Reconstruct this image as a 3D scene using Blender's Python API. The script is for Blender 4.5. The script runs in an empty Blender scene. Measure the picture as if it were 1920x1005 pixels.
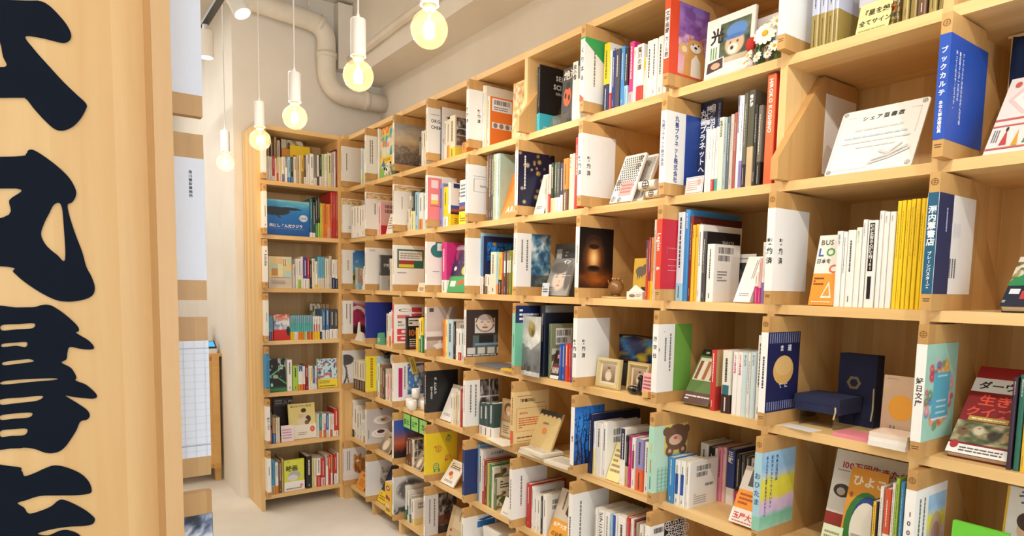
# Book-lined corner of a shared bookshop: a wall of wooden bays with book-shaped divider boards.
import bpy, math, random
import numpy as np
from mathutils import Matrix, Vector
random.seed(7)
S = bpy.context.scene
COL = S.collection

WORLD = 3.6
EXPOSURE = 0.0
FILL_POWER1 = 44
FILL_POWER2 = 24
FILAMENT = 350
SPOT_P = 29

# ------------------------------------------------------------------ camera, world, light, exposure
cam_d = bpy.data.cameras.new('camera'); cam = bpy.data.objects.new('camera', cam_d); COL.objects.link(cam)
_r, _dn, _f = ((0.58005056, 0.81437630, 0.01823689), (0.08399242, -0.03752601, -0.99575955), (-0.81023862, 0.57912264, -0.09016842))
cam.matrix_world = Matrix(((_r[0], -_dn[0], -_f[0], 4.18796), (_r[1], -_dn[1], -_f[1], -1.58937), (_r[2], -_dn[2], -_f[2], 1.37578), (0, 0, 0, 1)))
cam_d.sensor_fit = 'HORIZONTAL'; cam_d.sensor_width = 36; cam_d.lens = 36*1214.07/1920
cam_d.shift_y = (647.74-502.5)/1920
cam_d.clip_start = .02
S.camera = cam
S.view_settings.view_transform = 'Standard'; S.view_settings.look = 'None'
S.view_settings.gamma = 1; S.view_settings.use_curve_mapping = False
S.view_settings.exposure = EXPOSURE
S.cycles.use_denoising = True
S.cycles.max_bounces = 8; S.cycles.diffuse_bounces = 4; S.cycles.glossy_bounces = 3; S.cycles.transparent_max_bounces = 12; S.cycles.transmission_bounces = 4
S.cycles.caustics_reflective = False; S.cycles.caustics_refractive = False
S.cycles.sample_clamp_indirect = 6
W = bpy.data.worlds.new('daylight'); S.world = W; W.use_nodes = True
_bg = W.node_tree.nodes['Background']; _bg.inputs[0].default_value = (.78, .87, 1, 1); _bg.inputs[1].default_value = WORLD

def area(name, loc, rot, sx, sy, power, col=(1, .96, .9)):
    l = bpy.data.lights.new(name, 'AREA'); l.shape = 'RECTANGLE'; l.size = sx; l.size_y = sy; l.energy = power; l.color = col
    o = bpy.data.objects.new(name, l); COL.objects.link(o); o.location = loc; o.rotation_euler = rot
    return o
area('fill_area_light', (-.9, -1.75, 3.2), (0, 0, 0), 3.0, .6, FILL_POWER1)  # added soft fill overhead, no fixture: brightens the side wall and floor
area('fill_area_light', (4.3, -2.6, 3.2), (0, 0, 0), 1.8, .6, FILL_POWER2)  # added fill out of view, no fixture: lifts the sign and shelf fronts

# ------------------------------------------------------------------ constants of the place
P = 0.392727          # bay pitch along the wall
RH = 0.335            # shelf pitch
SF = 0.055            # front of the shelves (wall bays face -Y)
EX, EY = -0.045, -0.50  # front plane and left side of the corner case (faces +X)
BT, BH, BD = 0.0215, 0.3027, 0.38   # divider board thickness, height, depth
FLOOR = -0.10
CEIL = 3.32
def rz(r): return (7-r)*RH

# ------------------------------------------------------------------ colours
PAL = dict(w='#f3f0ea', cr='#e9dfc8', k='#1c1b1d', k2='#26241f', dg='#4b4b4f', gr='#9a9a98', nv='#22305e', nv2='#1b2438', nv3='#2c3f86', nv4='#1f2a52', bl='#2a6fb8',
 bl2='#3f8fd0', bl3='#2b57b0', lb='#9ccbe4', sk='#6cb9d6', sk2='#3f9cc8', tq='#3fa6a4', tq2='#2f6a78', tl='#62c2c2', cy='#45bcd0', gn='#3f8a4a', gn2='#6fcf3a', lg='#a9d24c', lg2='#7cc05a',
 yl='#f5d322', yl2='#f3e6a0', yl3='#efbe34', rd='#c9332f', rd2='#d23630', rd3='#8c2026', dr='#8a2024', pk='#efbcbc', pk2='#e3b6ac', pk3='#e58aa8', mg='#d0307f', pu='#8a7cc0',
 br='#6d4c33', tn='#c9a878', **{'or': '#ef8d2c', 'or2': '#f0a03c', 'or3': '#e87a30', 'or4': '#ee6a3c', 'or5': '#f39a32', 'or6': '#e09a3a'}, gold='#a48f4c', gold2='#8f7a3c')
NAME = dict(w='white', cr='cream', k='black', k2='black', dg='charcoal', gr='grey', nv='navy', nv2='dark navy', nv3='blue', nv4='navy', bl='blue', bl2='bright blue', bl3='blue', lb='pale blue', sk='light blue', sk2='light blue',
 tq='teal', tq2='dark teal', tl='turquoise', cy='cyan', gn='green', gn2='bright green', lg='lime', lg2='green', yl='yellow', yl2='pale yellow', yl3='golden yellow', rd='red', rd2='red', rd3='dark red', dr='dark red', pk='pink',
 pk2='dusty pink', pk3='pink', mg='magenta', pu='lilac', br='brown', tn='tan', gold='gold', gold2='dull gold', **{'or': 'orange', 'or2': 'light orange', 'or3': 'orange', 'or4': 'coral', 'or5': 'orange', 'or6': 'ochre'})
def hx(c):
    c = PAL.get(c, c)
    return tuple(int(c[i:i+2], 16)/255 for i in (1, 3, 5))
def lin(c):
    a = np.asarray(c, float)
    return np.where(a <= .04045, a/12.92, ((a+.055)/1.055)**2.4)
def cname(c):
    if c in NAME: return NAME[c]
    r, g, b = hx(c); mx, mn = max(r, g, b), min(r, g, b)
    if mx-mn < .12: return 'pale grey' if mx > .75 else ('grey' if mx > .45 else 'dark grey')
    if r >= g >= b: return ('beige' if mx > .75 else 'brown') if r-b < .42 else ('tan' if g > .6*r else 'reddish brown')
    if b >= max(r, g): return 'pale blue' if mx > .75 else 'slate blue'
    if g >= max(r, b): return 'pale green' if mx > .75 else 'olive green'
    return 'mauve'

# ------------------------------------------------------------------ materials
def mat(name, base=(.8, .8, .8), rough=.5, **kw):
    m = bpy.data.materials.new(name); m.use_nodes = True
    b = m.node_tree.nodes['Principled BSDF']
    b.inputs['Base Color'].default_value = (*base, 1); b.inputs['Roughness'].default_value = rough
    for k, v in kw.items(): b.inputs[k].default_value = v
    return m, m.node_tree.nodes, m.node_tree.links, b
def noise_col(m, c0, c1, scale, det=3, stretch=(1, 1, 1), coord='Object', rough=None, bump=0):
    m, n, l, b = m
    tc = n.new('ShaderNodeTexCoord'); mp = n.new('ShaderNodeMapping'); mp.inputs['Scale'].default_value = stretch
    nz = n.new('ShaderNodeTexNoise'); nz.inputs['Scale'].default_value = scale; nz.inputs['Detail'].default_value = det
    rp = n.new('ShaderNodeValToRGB'); rp.color_ramp.elements[0].position = .3; rp.color_ramp.elements[1].position = .7
    rp.color_ramp.elements[0].color = (*c0, 1); rp.color_ramp.elements[1].color = (*c1, 1)
    l.new(tc.outputs[coord], mp.inputs[0]); l.new(mp.outputs[0], nz.inputs[0]); l.new(nz.outputs[0], rp.inputs[0]); l.new(rp.outputs[0], b.inputs['Base Color'])
    if bump:
        bp = n.new('ShaderNodeBump'); bp.inputs['Strength'].default_value = bump; bp.inputs['Distance'].default_value = .01
        l.new(nz.outputs[0], bp.inputs['Height']); l.new(bp.outputs[0], b.inputs['Normal'])
    return m
def wood(name, axis, c0, c1, strip=.045, rough=.42):
    """edge-glued boards: long grain along AXIS, staves of slightly different tone across it"""
    m, n, l, b = mat(name, rough=rough)
    tc = n.new('ShaderNodeTexCoord'); oi = n.new('ShaderNodeObjectInfo')
    off = n.new('ShaderNodeVectorMath'); off.operation = 'SCALE'; off.inputs['Scale'].default_value = 9.7
    cb = n.new('ShaderNodeCombineXYZ'); ad = n.new('ShaderNodeVectorMath')
    for i in range(3): l.new(oi.outputs['Random'], cb.inputs[i])
    l.new(cb.outputs[0], off.inputs[0]); l.new(tc.outputs['Object'], ad.inputs[0]); l.new(off.outputs[0], ad.inputs[1])
    mp = n.new('ShaderNodeMapping'); sc = [26, 26, 26]; sc[axis] = 1.4; mp.inputs['Scale'].default_value = sc
    l.new(ad.outputs[0], mp.inputs[0])
    nz = n.new('ShaderNodeTexNoise'); nz.inputs['Scale'].default_value = 1; nz.inputs['Detail'].default_value = 6; nz.inputs['Roughness'].default_value = .62; nz.inputs['Distortion'].default_value = .5
    l.new(mp.outputs[0], nz.inputs[0])
    # staves
    mp2 = n.new('ShaderNodeMapping'); s2 = [1/strip]*3; s2[axis] = .35; mp2.inputs['Scale'].default_value = s2
    sn = n.new('ShaderNodeVectorMath'); sn.operation = 'FLOOR'
    wn = n.new('ShaderNodeTexWhiteNoise'); l.new(ad.outputs[0], mp2.inputs[0]); l.new(mp2.outputs[0], sn.inputs[0]); l.new(sn.outputs[0], wn.inputs[0])
    mx = n.new('ShaderNodeMath'); mx.operation = 'MULTIPLY_ADD'; mx.inputs[1].default_value = .34
    l.new(wn.outputs['Value'], mx.inputs[0])
    m2 = n.new('ShaderNodeMath'); m2.operation = 'MULTIPLY'; m2.inputs[1].default_value = .66; l.new(nz.outputs[0], m2.inputs[0]); l.new(m2.outputs[0], mx.inputs[2])
    rp = n.new('ShaderNodeValToRGB'); e = rp.color_ramp.elements; e[0].position = .22; e[1].position = .75
    e[0].color = (*lin(hx(c0)), 1); e[1].color = (*lin(hx(c1)), 1)
    l.new(mx.outputs[0], rp.inputs[0]); l.new(rp.outputs[0], b.inputs['Base Color'])
    bp = n.new('ShaderNodeBump'); bp.inputs['Strength'].default_value = .05; bp.inputs['Distance'].default_value = .002
    l.new(nz.outputs[0], bp.inputs['Height']); l.new(bp.outputs[0], b.inputs['Normal'])
    return m
WC0, WC1 = '#ddb272', '#f3cf92'
M = {}
M['wood_x'] = wood('beech_shelf', 0, WC0, WC1)
M['wood_z'] = wood('beech_upright', 2, WC0, WC1)
M['wood_y'] = wood('beech_cross', 1, WC0, WC1)
M['board'] = wood('beech_divider', 2, '#b98c53', '#d3a769', strip=.06)
M['sign_wood'] = wood('pale_spruce', 2, '#d6a766', '#e6bf84', strip=.09, rough=.5)
M['post_wood'] = wood('spruce_post', 2, '#c99a62', '#d8ad78', strip=.2, rough=.5)
M['cabinet_wood'] = wood('oak_cabinet', 1, '#c8924a', '#dcac62', strip=.12)
def attr_mat(name, rough, tint=0.0, coat=0.0):
    m, n, l, b = mat(name, rough=rough)
    a = n.new('ShaderNodeAttribute'); a.attribute_name = 'Col'
    nz = n.new('ShaderNodeTexNoise'); nz.inputs['Scale'].default_value = 60; nz.inputs['Detail'].default_value = 2
    tc = n.new('ShaderNodeTexCoord'); l.new(tc.outputs['Object'], nz.inputs[0])
    mr = n.new('ShaderNodeMapRange'); mr.inputs['To Min'].default_value = 1-tint; mr.inputs['To Max'].default_value = 1+tint*.3
    l.new(nz.outputs[0], mr.inputs['Value'])
    mx = n.new('ShaderNodeVectorMath'); mx.operation = 'SCALE'; l.new(a.outputs['Color'], mx.inputs[0]); l.new(mr.outputs[0], mx.inputs['Scale'])
    l.new(mx.outputs[0], b.inputs['Base Color'])
    b.inputs['Coat Weight'].default_value = coat; b.inputs['Coat Roughness'].default_value = .25
    return m
M['cover'] = attr_mat('book_cover', .42, .06, .15)
M['print'] = attr_mat('printed_ink', .45, .03)
M['paint'] = attr_mat('painted_finish', .5, .05)
M['matte'] = attr_mat('matte_fabric', .85, .1)
def pages_mat():
    m, n, l, b = mat('page_block', rough=.8)
    tc = n.new('ShaderNodeTexCoord'); mp = n.new('ShaderNodeMapping'); mp.inputs['Scale'].default_value = (900, 3, 3)
    nz = n.new('ShaderNodeTexNoise'); nz.inputs['Scale'].default_value = 1; nz.inputs['Detail'].default_value = 1
    rp = n.new('ShaderNodeValToRGB'); rp.color_ramp.elements[0].color = (*lin(hx('#cfc4ab')), 1); rp.color_ramp.elements[1].color = (*lin(hx('#efe8d8')), 1)
    l.new(tc.outputs['Object'], mp.inputs[0]); l.new(mp.outputs[0], nz.inputs[0]); l.new(nz.outputs[0], rp.inputs[0]); l.new(rp.outputs[0], b.inputs['Base Color'])
    return m
M['pages'] = pages_mat()
M['wall'] = noise_col(mat('white_paint', rough=.85), lin(hx('#ece5da')), lin(hx('#f3eee5')), 3, bump=.04)
M['ceil'] = noise_col(mat('ceiling_paint', rough=.9), lin(hx('#e8e0d2')), lin(hx('#efe8dc')), 2)
M['floor'] = noise_col(mat('polished_concrete', rough=.5), lin(hx('#d6d1c6')), lin(hx('#ece8e0')), 2.2, det=8, bump=.02)
M['pipe'] = noise_col(mat('painted_pipe', rough=.6), lin(hx('#e4dccd')), lin(hx('#efe8dc')), 6, bump=.05)
M['white_metal'] = mat('white_metal', (.82, .81, .78), .4)[0]
M['dark_metal'] = mat('dark_metal', (.03, .03, .03), .4, Metallic=.6)[0]
M['cord'] = mat('white_cord', (.85, .84, .8), .6)[0]
M['socket'] = mat('warm_socket', (.95, .8, .45), .5)[0]
def glass_mat(name, tint, w, glow=0.0, glowcol=(1, .85, .6)):
    """clear glass: sees through, mirrors a little more at grazing angles, scatters a little"""
    m = bpy.data.materials.new(name); m.use_nodes = True; n = m.node_tree.nodes; l = m.node_tree.links
    n.clear(); out = n.new('ShaderNodeOutputMaterial'); tr = n.new('ShaderNodeBsdfTransparent'); tr.inputs[0].default_value = (*tint, 1)
    gl = n.new('ShaderNodeBsdfGlossy'); gl.inputs['Roughness'].default_value = .04
    lw = n.new('ShaderNodeLayerWeight'); lw.inputs['Blend'].default_value = w
    mx = n.new('ShaderNodeMixShader'); l.new(lw.outputs['Facing'], mx.inputs[0]); l.new(tr.outputs[0], mx.inputs[1]); l.new(gl.outputs[0], mx.inputs[2])
    if glow:
        ts = n.new('ShaderNodeBsdfTranslucent'); ts.inputs[0].default_value = (*glowcol, 1)
        m2 = n.new('ShaderNodeMixShader'); m2.inputs[0].default_value = glow
        l.new(mx.outputs[0], m2.inputs[1]); l.new(ts.outputs[0], m2.inputs[2]); l.new(m2.outputs[0], out.inputs[0])
    else: l.new(mx.outputs[0], out.inputs[0])
    return m
M['bulb'] = glass_mat('bulb_glass', (1, .97, .9), .12, .026)
M['pane'] = glass_mat('window_glass', (.96, .98, .98), .1)
M['acrylic'] = glass_mat('acrylic', (.9, .92, .92), .25)
def emit(name, col, s):
    m = bpy.data.materials.new(name); m.use_nodes = True; n = m.node_tree.nodes; n.clear()
    o = n.new('ShaderNodeOutputMaterial'); e = n.new('ShaderNodeEmission'); e.inputs[0].default_value = (*col, 1); e.inputs[1].default_value = s
    m.node_tree.links.new(e.outputs[0], o.inputs[0]); return m
M['filament'] = emit('filament_glow', (1, .74, .44), FILAMENT)
M['spot_lens'] = emit('spot_lens', (1, .9, .75), 9)
M['screen'] = emit('screen_glow', (.12, .5, .8), 1.2)

M['ink'] = mat('black_ink', tuple(lin(hx('#08111f'))), .75, **{'Specular IOR Level': .15})[0]
M['gloss'] = attr_mat('glazed', .2, .04, .4)
# ------------------------------------------------------------------ geometry helper
class G:
    def __init__(s): s.v = []; s.f = []; s.c = []; s.n = 0
    def add(s, v, f, col):
        v = np.asarray(v, float); c = np.asarray(col, float)
        if c.ndim == 1: c = np.tile(c, (len(v), 1))
        s.v.append(v); s.c.append(c); s.f += [tuple(int(i)+s.n for i in q) for q in f]; s.n += len(v)
    def box(s, a, b, col=(.8, .8, .8)):
        x0, y0, z0 = a; x1, y1, z1 = b
        s.add([(x0, y0, z0), (x1, y0, z0), (x1, y1, z0), (x0, y1, z0), (x0, y0, z1), (x1, y0, z1), (x1, y1, z1), (x0, y1, z1)],
              [(0, 3, 2, 1), (4, 5, 6, 7), (0, 1, 5, 4), (1, 2, 6, 5), (2, 3, 7, 6), (3, 0, 4, 7)], col)
    def prism(s, prof, a, b, axis=0, col=(.8, .8, .8)):
        """closed outline extruded along AXIS from a to b; prof lists the other two coordinates"""
        n = len(prof); v = []
        for t in (a, b):
            for (p0, p1) in prof:
                q = [p0, p1]; q.insert(axis, t); v.append(q)
        s.add(v, [tuple(range(n))[::-1], tuple(range(n, 2*n))] + [(i, (i+1) % n, n+(i+1) % n, n+i) for i in range(n)], col)
    def lathe(s, prof, seg=24, col=(.8, .8, .8), c=(0, 0, 0)):
        v = []; f = []
        for r, z in prof:
            for k in range(seg):
                a = 2*math.pi*k/seg; v.append((c[0]+r*math.cos(a), c[1]+r*math.sin(a), c[2]+z))
        for i in range(len(prof)-1):
            for k in range(seg):
                k2 = (k+1) % seg; f.append((i*seg+k, i*seg+k2, (i+1)*seg+k2, (i+1)*seg+k))
        f.append(tuple(range(seg))[::-1]); f.append(tuple((len(prof)-1)*seg+k for k in range(seg)))
        s.add(v, f, col)
    def tube(s, pts, r, seg=12, col=(.8, .8, .8)):
        pts = [Vector(p) for p in pts]; v = []; f = []; up = Vector((0, 0, 1)); prev = None
        rr = r if hasattr(r, '__len__') else [r]*len(pts)
        for i, p in enumerate(pts):
            d = (pts[min(i+1, len(pts)-1)]-pts[max(i-1, 0)]).normalized()
            if prev is None: a = d.orthogonal().normalized()
            else: a = (prev-d*prev.dot(d)).normalized()
            prev = a; b = d.cross(a)
            for k in range(seg):
                t = 2*math.pi*k/seg; v.append(p+(a*math.cos(t)+b*math.sin(t))*rr[i])
        for i in range(len(pts)-1):
            for k in range(seg):
                k2 = (k+1) % seg; f.append((i*seg+k, i*seg+k2, (i+1)*seg+k2, (i+1)*seg+k))
        f.append(tuple(range(seg))[::-1]); f.append(tuple((len(pts)-1)*seg+k for k in range(seg)))
        s.add([tuple(p) for p in v], f, col)
    def ball(s, c, r, col=(.8, .8, .8), seg=14, rings=8):
        rx, ry, rz_ = r if hasattr(r, '__len__') else (r, r, r)
        prof = [(math.sin(math.pi*i/rings), -math.cos(math.pi*i/rings)) for i in range(1, rings)]
        v = [(c[0], c[1], c[2]-rz_)]; f = []
        for a, z in prof:
            for k in range(seg):
                t = 2*math.pi*k/seg; v.append((c[0]+rx*a*math.cos(t), c[1]+ry*a*math.sin(t), c[2]+rz_*z))
        v.append((c[0], c[1], c[2]+rz_)); L = len(v)-1
        for k in range(seg): f.append((0, 1+(k+1) % seg, 1+k)); f.append((L, L-seg+k, L-seg+(k+1) % seg))
        for i in range(rings-2):
            for k in range(seg):
                k2 = (k+1) % seg; a = 1+i*seg; f.append((a+k, a+k2, a+seg+k2, a+seg+k))
        s.add(v, f, col)
    def move(s, Mx):
        R = np.array(Mx.to_3x3()); t = np.array(Mx.translation)
        s.v = [v @ R.T + t for v in s.v]; return s
    def join(s, o):
        for v, c in zip(o.v, o.c): s.v.append(v); s.c.append(c)
        s.f += [tuple(i+s.n for i in q) for q in o.f]; s.n += o.n
    def mesh(s, name, smooth=False):
        m = bpy.data.meshes.new(name)
        if s.n:
            v = np.vstack(s.v); c = lin(np.clip(np.vstack(s.c), 0, 1))
            m.from_pydata(v.tolist(), [], s.f)
            a = m.color_attributes.new('Col', 'FLOAT_COLOR', 'POINT')
            a.data.foreach_set('color', np.hstack([c, np.ones((len(c), 1))]).astype(np.float32).ravel())
            if smooth: m.polygons.foreach_set('use_smooth', [True]*len(m.polygons))
        m.update(); return m
def obj(name, g, material, parent=None, mx=None, smooth=False):
    me = g.mesh(name, smooth) if isinstance(g, G) else g
    if material is not None and not me.materials: me.materials.append(M[material] if isinstance(material, str) else material)
    o = bpy.data.objects.new(name, me); COL.objects.link(o)
    if parent is not None: o.parent = parent
    if mx is not None: o.matrix_local = mx
    return o
def empty(name, mx):
    o = bpy.data.objects.new(name, None); o.empty_display_size = .05; COL.objects.link(o); o.matrix_world = mx; return o
def tag(o, label, cat, group=None):
    o['label'] = label; o['category'] = cat
    if group: o['group'] = group
    return o
def struct(name, g, material, **k):
    o = obj(name, g, material, **k); o['kind'] = 'structure'; return o
def T(x, y, z): return Matrix.Translation((x, y, z))
def RZ(a): return Matrix.Rotation(a, 4, 'Z')
def RX(a): return Matrix.Rotation(a, 4, 'X')
def bay_mx(r, c):
    """frame of a bay: x to the right along the shelf, y into the shelf, z up from the shelf top"""
    if c == 'E': return T(EX, EY, rz(r)) @ RZ(math.pi/2)
    return T(c*P, SF, rz(r))

# ------------------------------------------------------------------ flat print: ops drawn on a face
GLY = {}
def prep_glyphs(chars):
    objs = []
    for ch in sorted(chars):
        for bold in (0, 1):
            cu = bpy.data.curves.new('glyph', 'FONT'); cu.body = ch; cu.size = 1; cu.resolution_u = 2
            if bold: cu.offset = .028
            o = bpy.data.objects.new('glyph', cu); COL.objects.link(o); objs.append((ch, bold, o))
    dg = bpy.context.evaluated_depsgraph_get()
    for ch, bold, o in objs:
        me = o.evaluated_get(dg).to_mesh()
        v = np.array([(p.co.x, p.co.y) for p in me.vertices]).reshape(-1, 2); f = [tuple(q.vertices) for q in me.polygons]
        GLY[ch, bold] = (v, f, (float(v[:, 0].max())+.06) if len(v) else .35)
        o.evaluated_get(dg).to_mesh_clear()
    for ch, bold, o in objs:
        cu = o.data; bpy.data.objects.remove(o); bpy.data.curves.remove(cu)
def vnoise(x, y, seed=0):
    xi = np.floor(x).astype(int); yi = np.floor(y).astype(int); fx = x-xi; fy = y-yi
    def h(a, b):
        n = (a*374761393+b*668265263+seed*974711) & 0x7fffffff
        n = ((n ^ (n >> 13))*1274126177) & 0x7fffffff
        return ((n ^ (n >> 16)) & 0xffff)/65535.0
    sx = fx*fx*(3-2*fx); sy = fy*fy*(3-2*fy)
    return (h(xi, yi)*(1-sx)+h(xi+1, yi)*sx)*(1-sy)+(h(xi, yi+1)*(1-sx)+h(xi+1, yi+1)*sx)*sy
def fbm(x, y, seed=0, o=4):
    t = 0; a = .5; k = 0
    for i in range(o): t = t+a*vnoise(x, y, seed+i); k += a; a *= .5; x = x*2.03; y = y*2.03
    return t/k
def grad(t, stops):
    t = np.asarray(t); xs = [s[0] for s in stops]; cs = np.array([hx(s[1]) for s in stops])
    return np.stack([np.interp(t, xs, cs[:, i]) for i in range(3)], -1)
def mixc(a, col, m):
    m = np.clip(m, 0, 1)[..., None]; return a*(1-m)+np.array(hx(col) if isinstance(col, str) else col)*m
def blob(U, V, u, v, ru, rv, soft=.25): 
    d = np.sqrt(((U-u)/ru)**2+((V-v)/rv)**2); return np.clip((1-d)/soft+.0, 0, 1)
def glow(U, V, u, v, r, k=1.4): return np.exp(-(((U-u)/r)**2+((V-v)/(r/k))**2))
PIC = {}
def pic(f): PIC[f.__name__] = f; return f
@pic
def desert(U, V):
    c = grad(V+.04*fbm(U*6, V*20, 3), [(0, '#6b5f55'), (.2, '#8a7d6e'), (.42, '#a39482'), (.5, '#c9b08a'), (.62, '#e2cfa6'), (.8, '#c8bfae'), (1, '#a8a6a0')])
    n = fbm(U*16, V*26, 5); return np.where((V < .46)[..., None], c*(.55+.8*n[..., None]), c*(.88+.22*fbm(U*4, V*9, 8)[..., None]))
@pic
def bokeh(U, V):
    c = grad(V, [(0, '#171a33'), (.5, '#1c1d3c'), (1, '#221c30')])
    rs = np.random.RandomState(4)
    for i in range(26):
        u, v = rs.rand(2); r = .03+.05*rs.rand(); c = mixc(c, ['#e0b85a', '#c99a45', '#f0dc9a'][i % 3], .75*blob(U, V, u, .2+v*.75 if i % 2 else v, r, r*.75, .5))
    return c
@pic
def sea(U, V):
    c = grad(V, [(0, '#8a8f4a'), (.12, '#a39a52'), (.3, '#c8b678'), (.34, '#4f93b8'), (.52, '#6fb6d0'), (.54, '#5f9fd8'), (1, '#2f6fc0')])
    n = fbm(U*9, V*14, 2)
    c = mixc(c, '#3c4a22', (V < .34)*np.clip((n-.45)*6, 0, 1)); return mixc(c, '#e8eef2', (V > .6)*np.clip((fbm(U*3, V*6, 9)-.58)*5, 0, 1))
@pic
def storm(U, V):
    n = fbm(U*4+1.5*fbm(U*3, V*5, 1), V*7+1.2*fbm(U*4, V*4, 2), 6, 5)
    c = grad(n, [(.2, '#1d3a54'), (.42, '#3f6c8c'), (.56, '#86a9ba'), (.75, '#dfe6e6')]); return mixc(c, '#4a4438', (V < .22)*.6)
@pic
def lantern(U, V):
    c = grad(V, [(0, '#1a0d06'), (.18, '#5a2c10'), (.26, '#2a150a'), (.4, '#120c0a'), (1, '#0a0a0d')])
    c = mixc(c, '#a85a1c', .8*glow(U, V, .55, .12, .35, 2.6)); n = fbm(U*8, V*30, 3)
    c = c*(.7+.6*n[..., None]*(V < .3)[..., None]+.3*(V >= .3)[..., None])
    c = mixc(c, '#e8782a', glow(U, V, .42, .5, .24, .95)*.9); c = mixc(c, '#ffd890', glow(U, V, .42, .5, .13, .8))
    c = mixc(c, '#1c120c', blob(U, V, .42, .32, .22, .06, .2)); c = mixc(c, '#2a1a10', blob(U, V, .42, .69, .17, .05, .2))
    d = np.abs(np.sqrt(((U-.42)/.3)**2+((V-.52)/.24)**2)-1); c = mixc(c, '#4a3524', (d < .05)*1.0)
    d = np.abs(np.sqrt(((U-.42)/.22)**2+((V-.72)/.15)**2)-1); return mixc(c, '#3a2a1c', (d < .07)*(V > .72))
@pic
def magenta(U, V):
    c = grad(fbm(U*3, V*4, 4), [(.2, '#7a1f45'), (.5, '#a83060'), (.8, '#c45a80')]); d = np.sqrt(((U-.35)/.75)**2+((V-.42)/.42)**2)
    c = mixc(c, '#d8d2d4', (np.abs(d-.9) < .12)*1.0); c = mixc(c, '#cfc6c2', np.clip((V-.88+.1*U)*9, 0, 1)); return mixc(c, '#20151a', np.clip((.22+.15*fbm(U*5, V*5, 2)-V)*8, 0, 1))
@pic
def interior(U, V):
    c = grad(V, [(0, '#b7a596'), (.3, '#cbb9aa'), (.6, '#d6c8be'), (1, '#c5b8b2')]); c = mixc(c, '#9c8a80', ((U+V*.8) > 1.15)*.7); c = mixc(c, '#ece6e0', (np.abs(U-.35-.45*V) < .05)*.8)
    c = mixc(c, '#eae4de', (V < .42)*(V > .3)*(U < .7)*.9); c = mixc(c, '#8a7466', (V < .3)*(V > .2)*(U < .65)*.9); c = mixc(c, '#f2ece4', blob(U, V, .5, .08, .33, .07, .3)); return mixc(c, '#37302c', blob(U, V, .72, .36, .07, .035, .3))
@pic
def man(U, V):
    c = np.ones(U.shape+(3,))*np.array(hx('#3b3230')); c = mixc(c, '#57686a', (V < .45)*(U > .2)*(U < .95)); c = mixc(c, '#dcd8d0', (V > .5)*(V < .82)*(U > .25)*(U < .9))
    c = mixc(c, '#2c2a2a', blob(U, V, .58, .72, .3, .2, .04)); c = mixc(c, '#e6d4c4', blob(U, V, .58, .72, .27, .185, .05)); c = mixc(c, '#b8aca4', blob(U, V, .58, .83, .24, .075, .3))
    for s in (-1, 1): c = mixc(c, '#2a2420', blob(U, V, .58+s*.1, .735, .05, .012, .3)); c = mixc(c, '#e6d4c4', blob(U, V, .58+s*.27, .71, .04, .03, .3))
    c = mixc(c, '#8a4a44', blob(U, V, .58, .625, .11, .02, .3)); c = mixc(c, '#c8a48c', blob(U, V, .58, .68, .03, .03, .4))
    c = mixc(c, '#26282c', (V > .28)*(V < .45)*(U > .4)*(U < .85)); c = mixc(c, '#7ea0b4', (V > .24)*(V < .28)*(U > .25)); c = mixc(c, '#d8d4cc', (V < .2)*(V > .05)*(np.abs((U*3.2) % 1-.5) < .38)); return c
@pic
def trojan(U, V):
    n = fbm(U*5, V*6, 3); c = grad(V, [(0, '#55585a'), (.35, '#8c8f8e'), (.5, '#c9cac6'), (1, '#b8b6b0')])
    m = (V < .35+.3*np.abs(U-.5)+.15*n); c = mixc(c, '#6a6e70', m*.75); c = c*(.75+.5*n[..., None]); c = mixc(c, '#3c3a38', (V < .25)*np.clip((fbm(U*12, V*8, 8)-.48)*8, 0, 1))
    c = mixc(c, '#8d7d45', blob(U, V, .55, .78, .2, .14, .2)); c = mixc(c, '#5a4c28', blob(U, V, .6, .72, .07, .07, .3)); c = mixc(c, '#a8975c', blob(U, V, .5, .86, .14, .07, .3)); return mixc(c, '#e8e8e4', (V < .08)*.7)
@pic
def bluetree(U, V):
    c = grad(V+.2*fbm(U*3, V*3, 1), [(0, '#123a78'), (.4, '#1f6fc8'), (.8, '#2f8ae0'), (1.2, '#2457a8')]); 
    for k in range(7):
        u0 = .1+.14*k; c = mixc(c, '#0c1430', (np.abs(U-u0-.08*(fbm(V*3+k, U*0+k, k)-.5)-.03*np.sin(V*9+k)) < .035*(1.05-V))*1.0)
    return mixc(c, '#0e1838', np.clip((np.abs(fbm(U*9, V*11, 5)-.5) < .035)*1.0, 0, 1)*(V < .85))
@pic
def coffee(U, V):
    c = grad(V*.7+U*.3, [(0, '#cfcac8'), (1, '#b9b3b2')]); c = mixc(c, '#2c2426', ((V+.5*U) > 1.22)*(U < .55)*1.0)
    for (u, v) in ((.58, .66), (.5, .28)):
        c = mixc(c, '#a9a3a4', blob(U, V, u+.02, v-.02, .36, .135, .06)); c = mixc(c, '#efecea', blob(U, V, u, v, .35, .13, .06)); c = mixc(c, '#d9d4d2', blob(U, V, u, v+.01, .24, .09, .08))
    c = mixc(c, '#8a5a3a', blob(U, V, .58, .67, .1, .045, .2)); c = mixc(c, '#d9b070', blob(U, V, .66, .7, .08, .035, .3)); c = mixc(c, '#f4f2f0', blob(U, V, .5, .32, .2, .085, .08)); return mixc(c, '#4a2418', blob(U, V, .5, .335, .15, .055, .12))
@pic
def sunset(U, V):
    c = grad(V, [(0, '#120c12'), (.12, '#3a1a18'), (.26, '#8a3a22'), (.4, '#c0603a'), (.52, '#a05a5a'), (.7, '#4a5aa0'), (1, '#2a4fb4')])
    return mixc(c, '#1c1218', (V < .12+.3*np.clip(fbm(U*14, U*0, 3)-.35, 0, 1)+.1*U)*.9)
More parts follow.
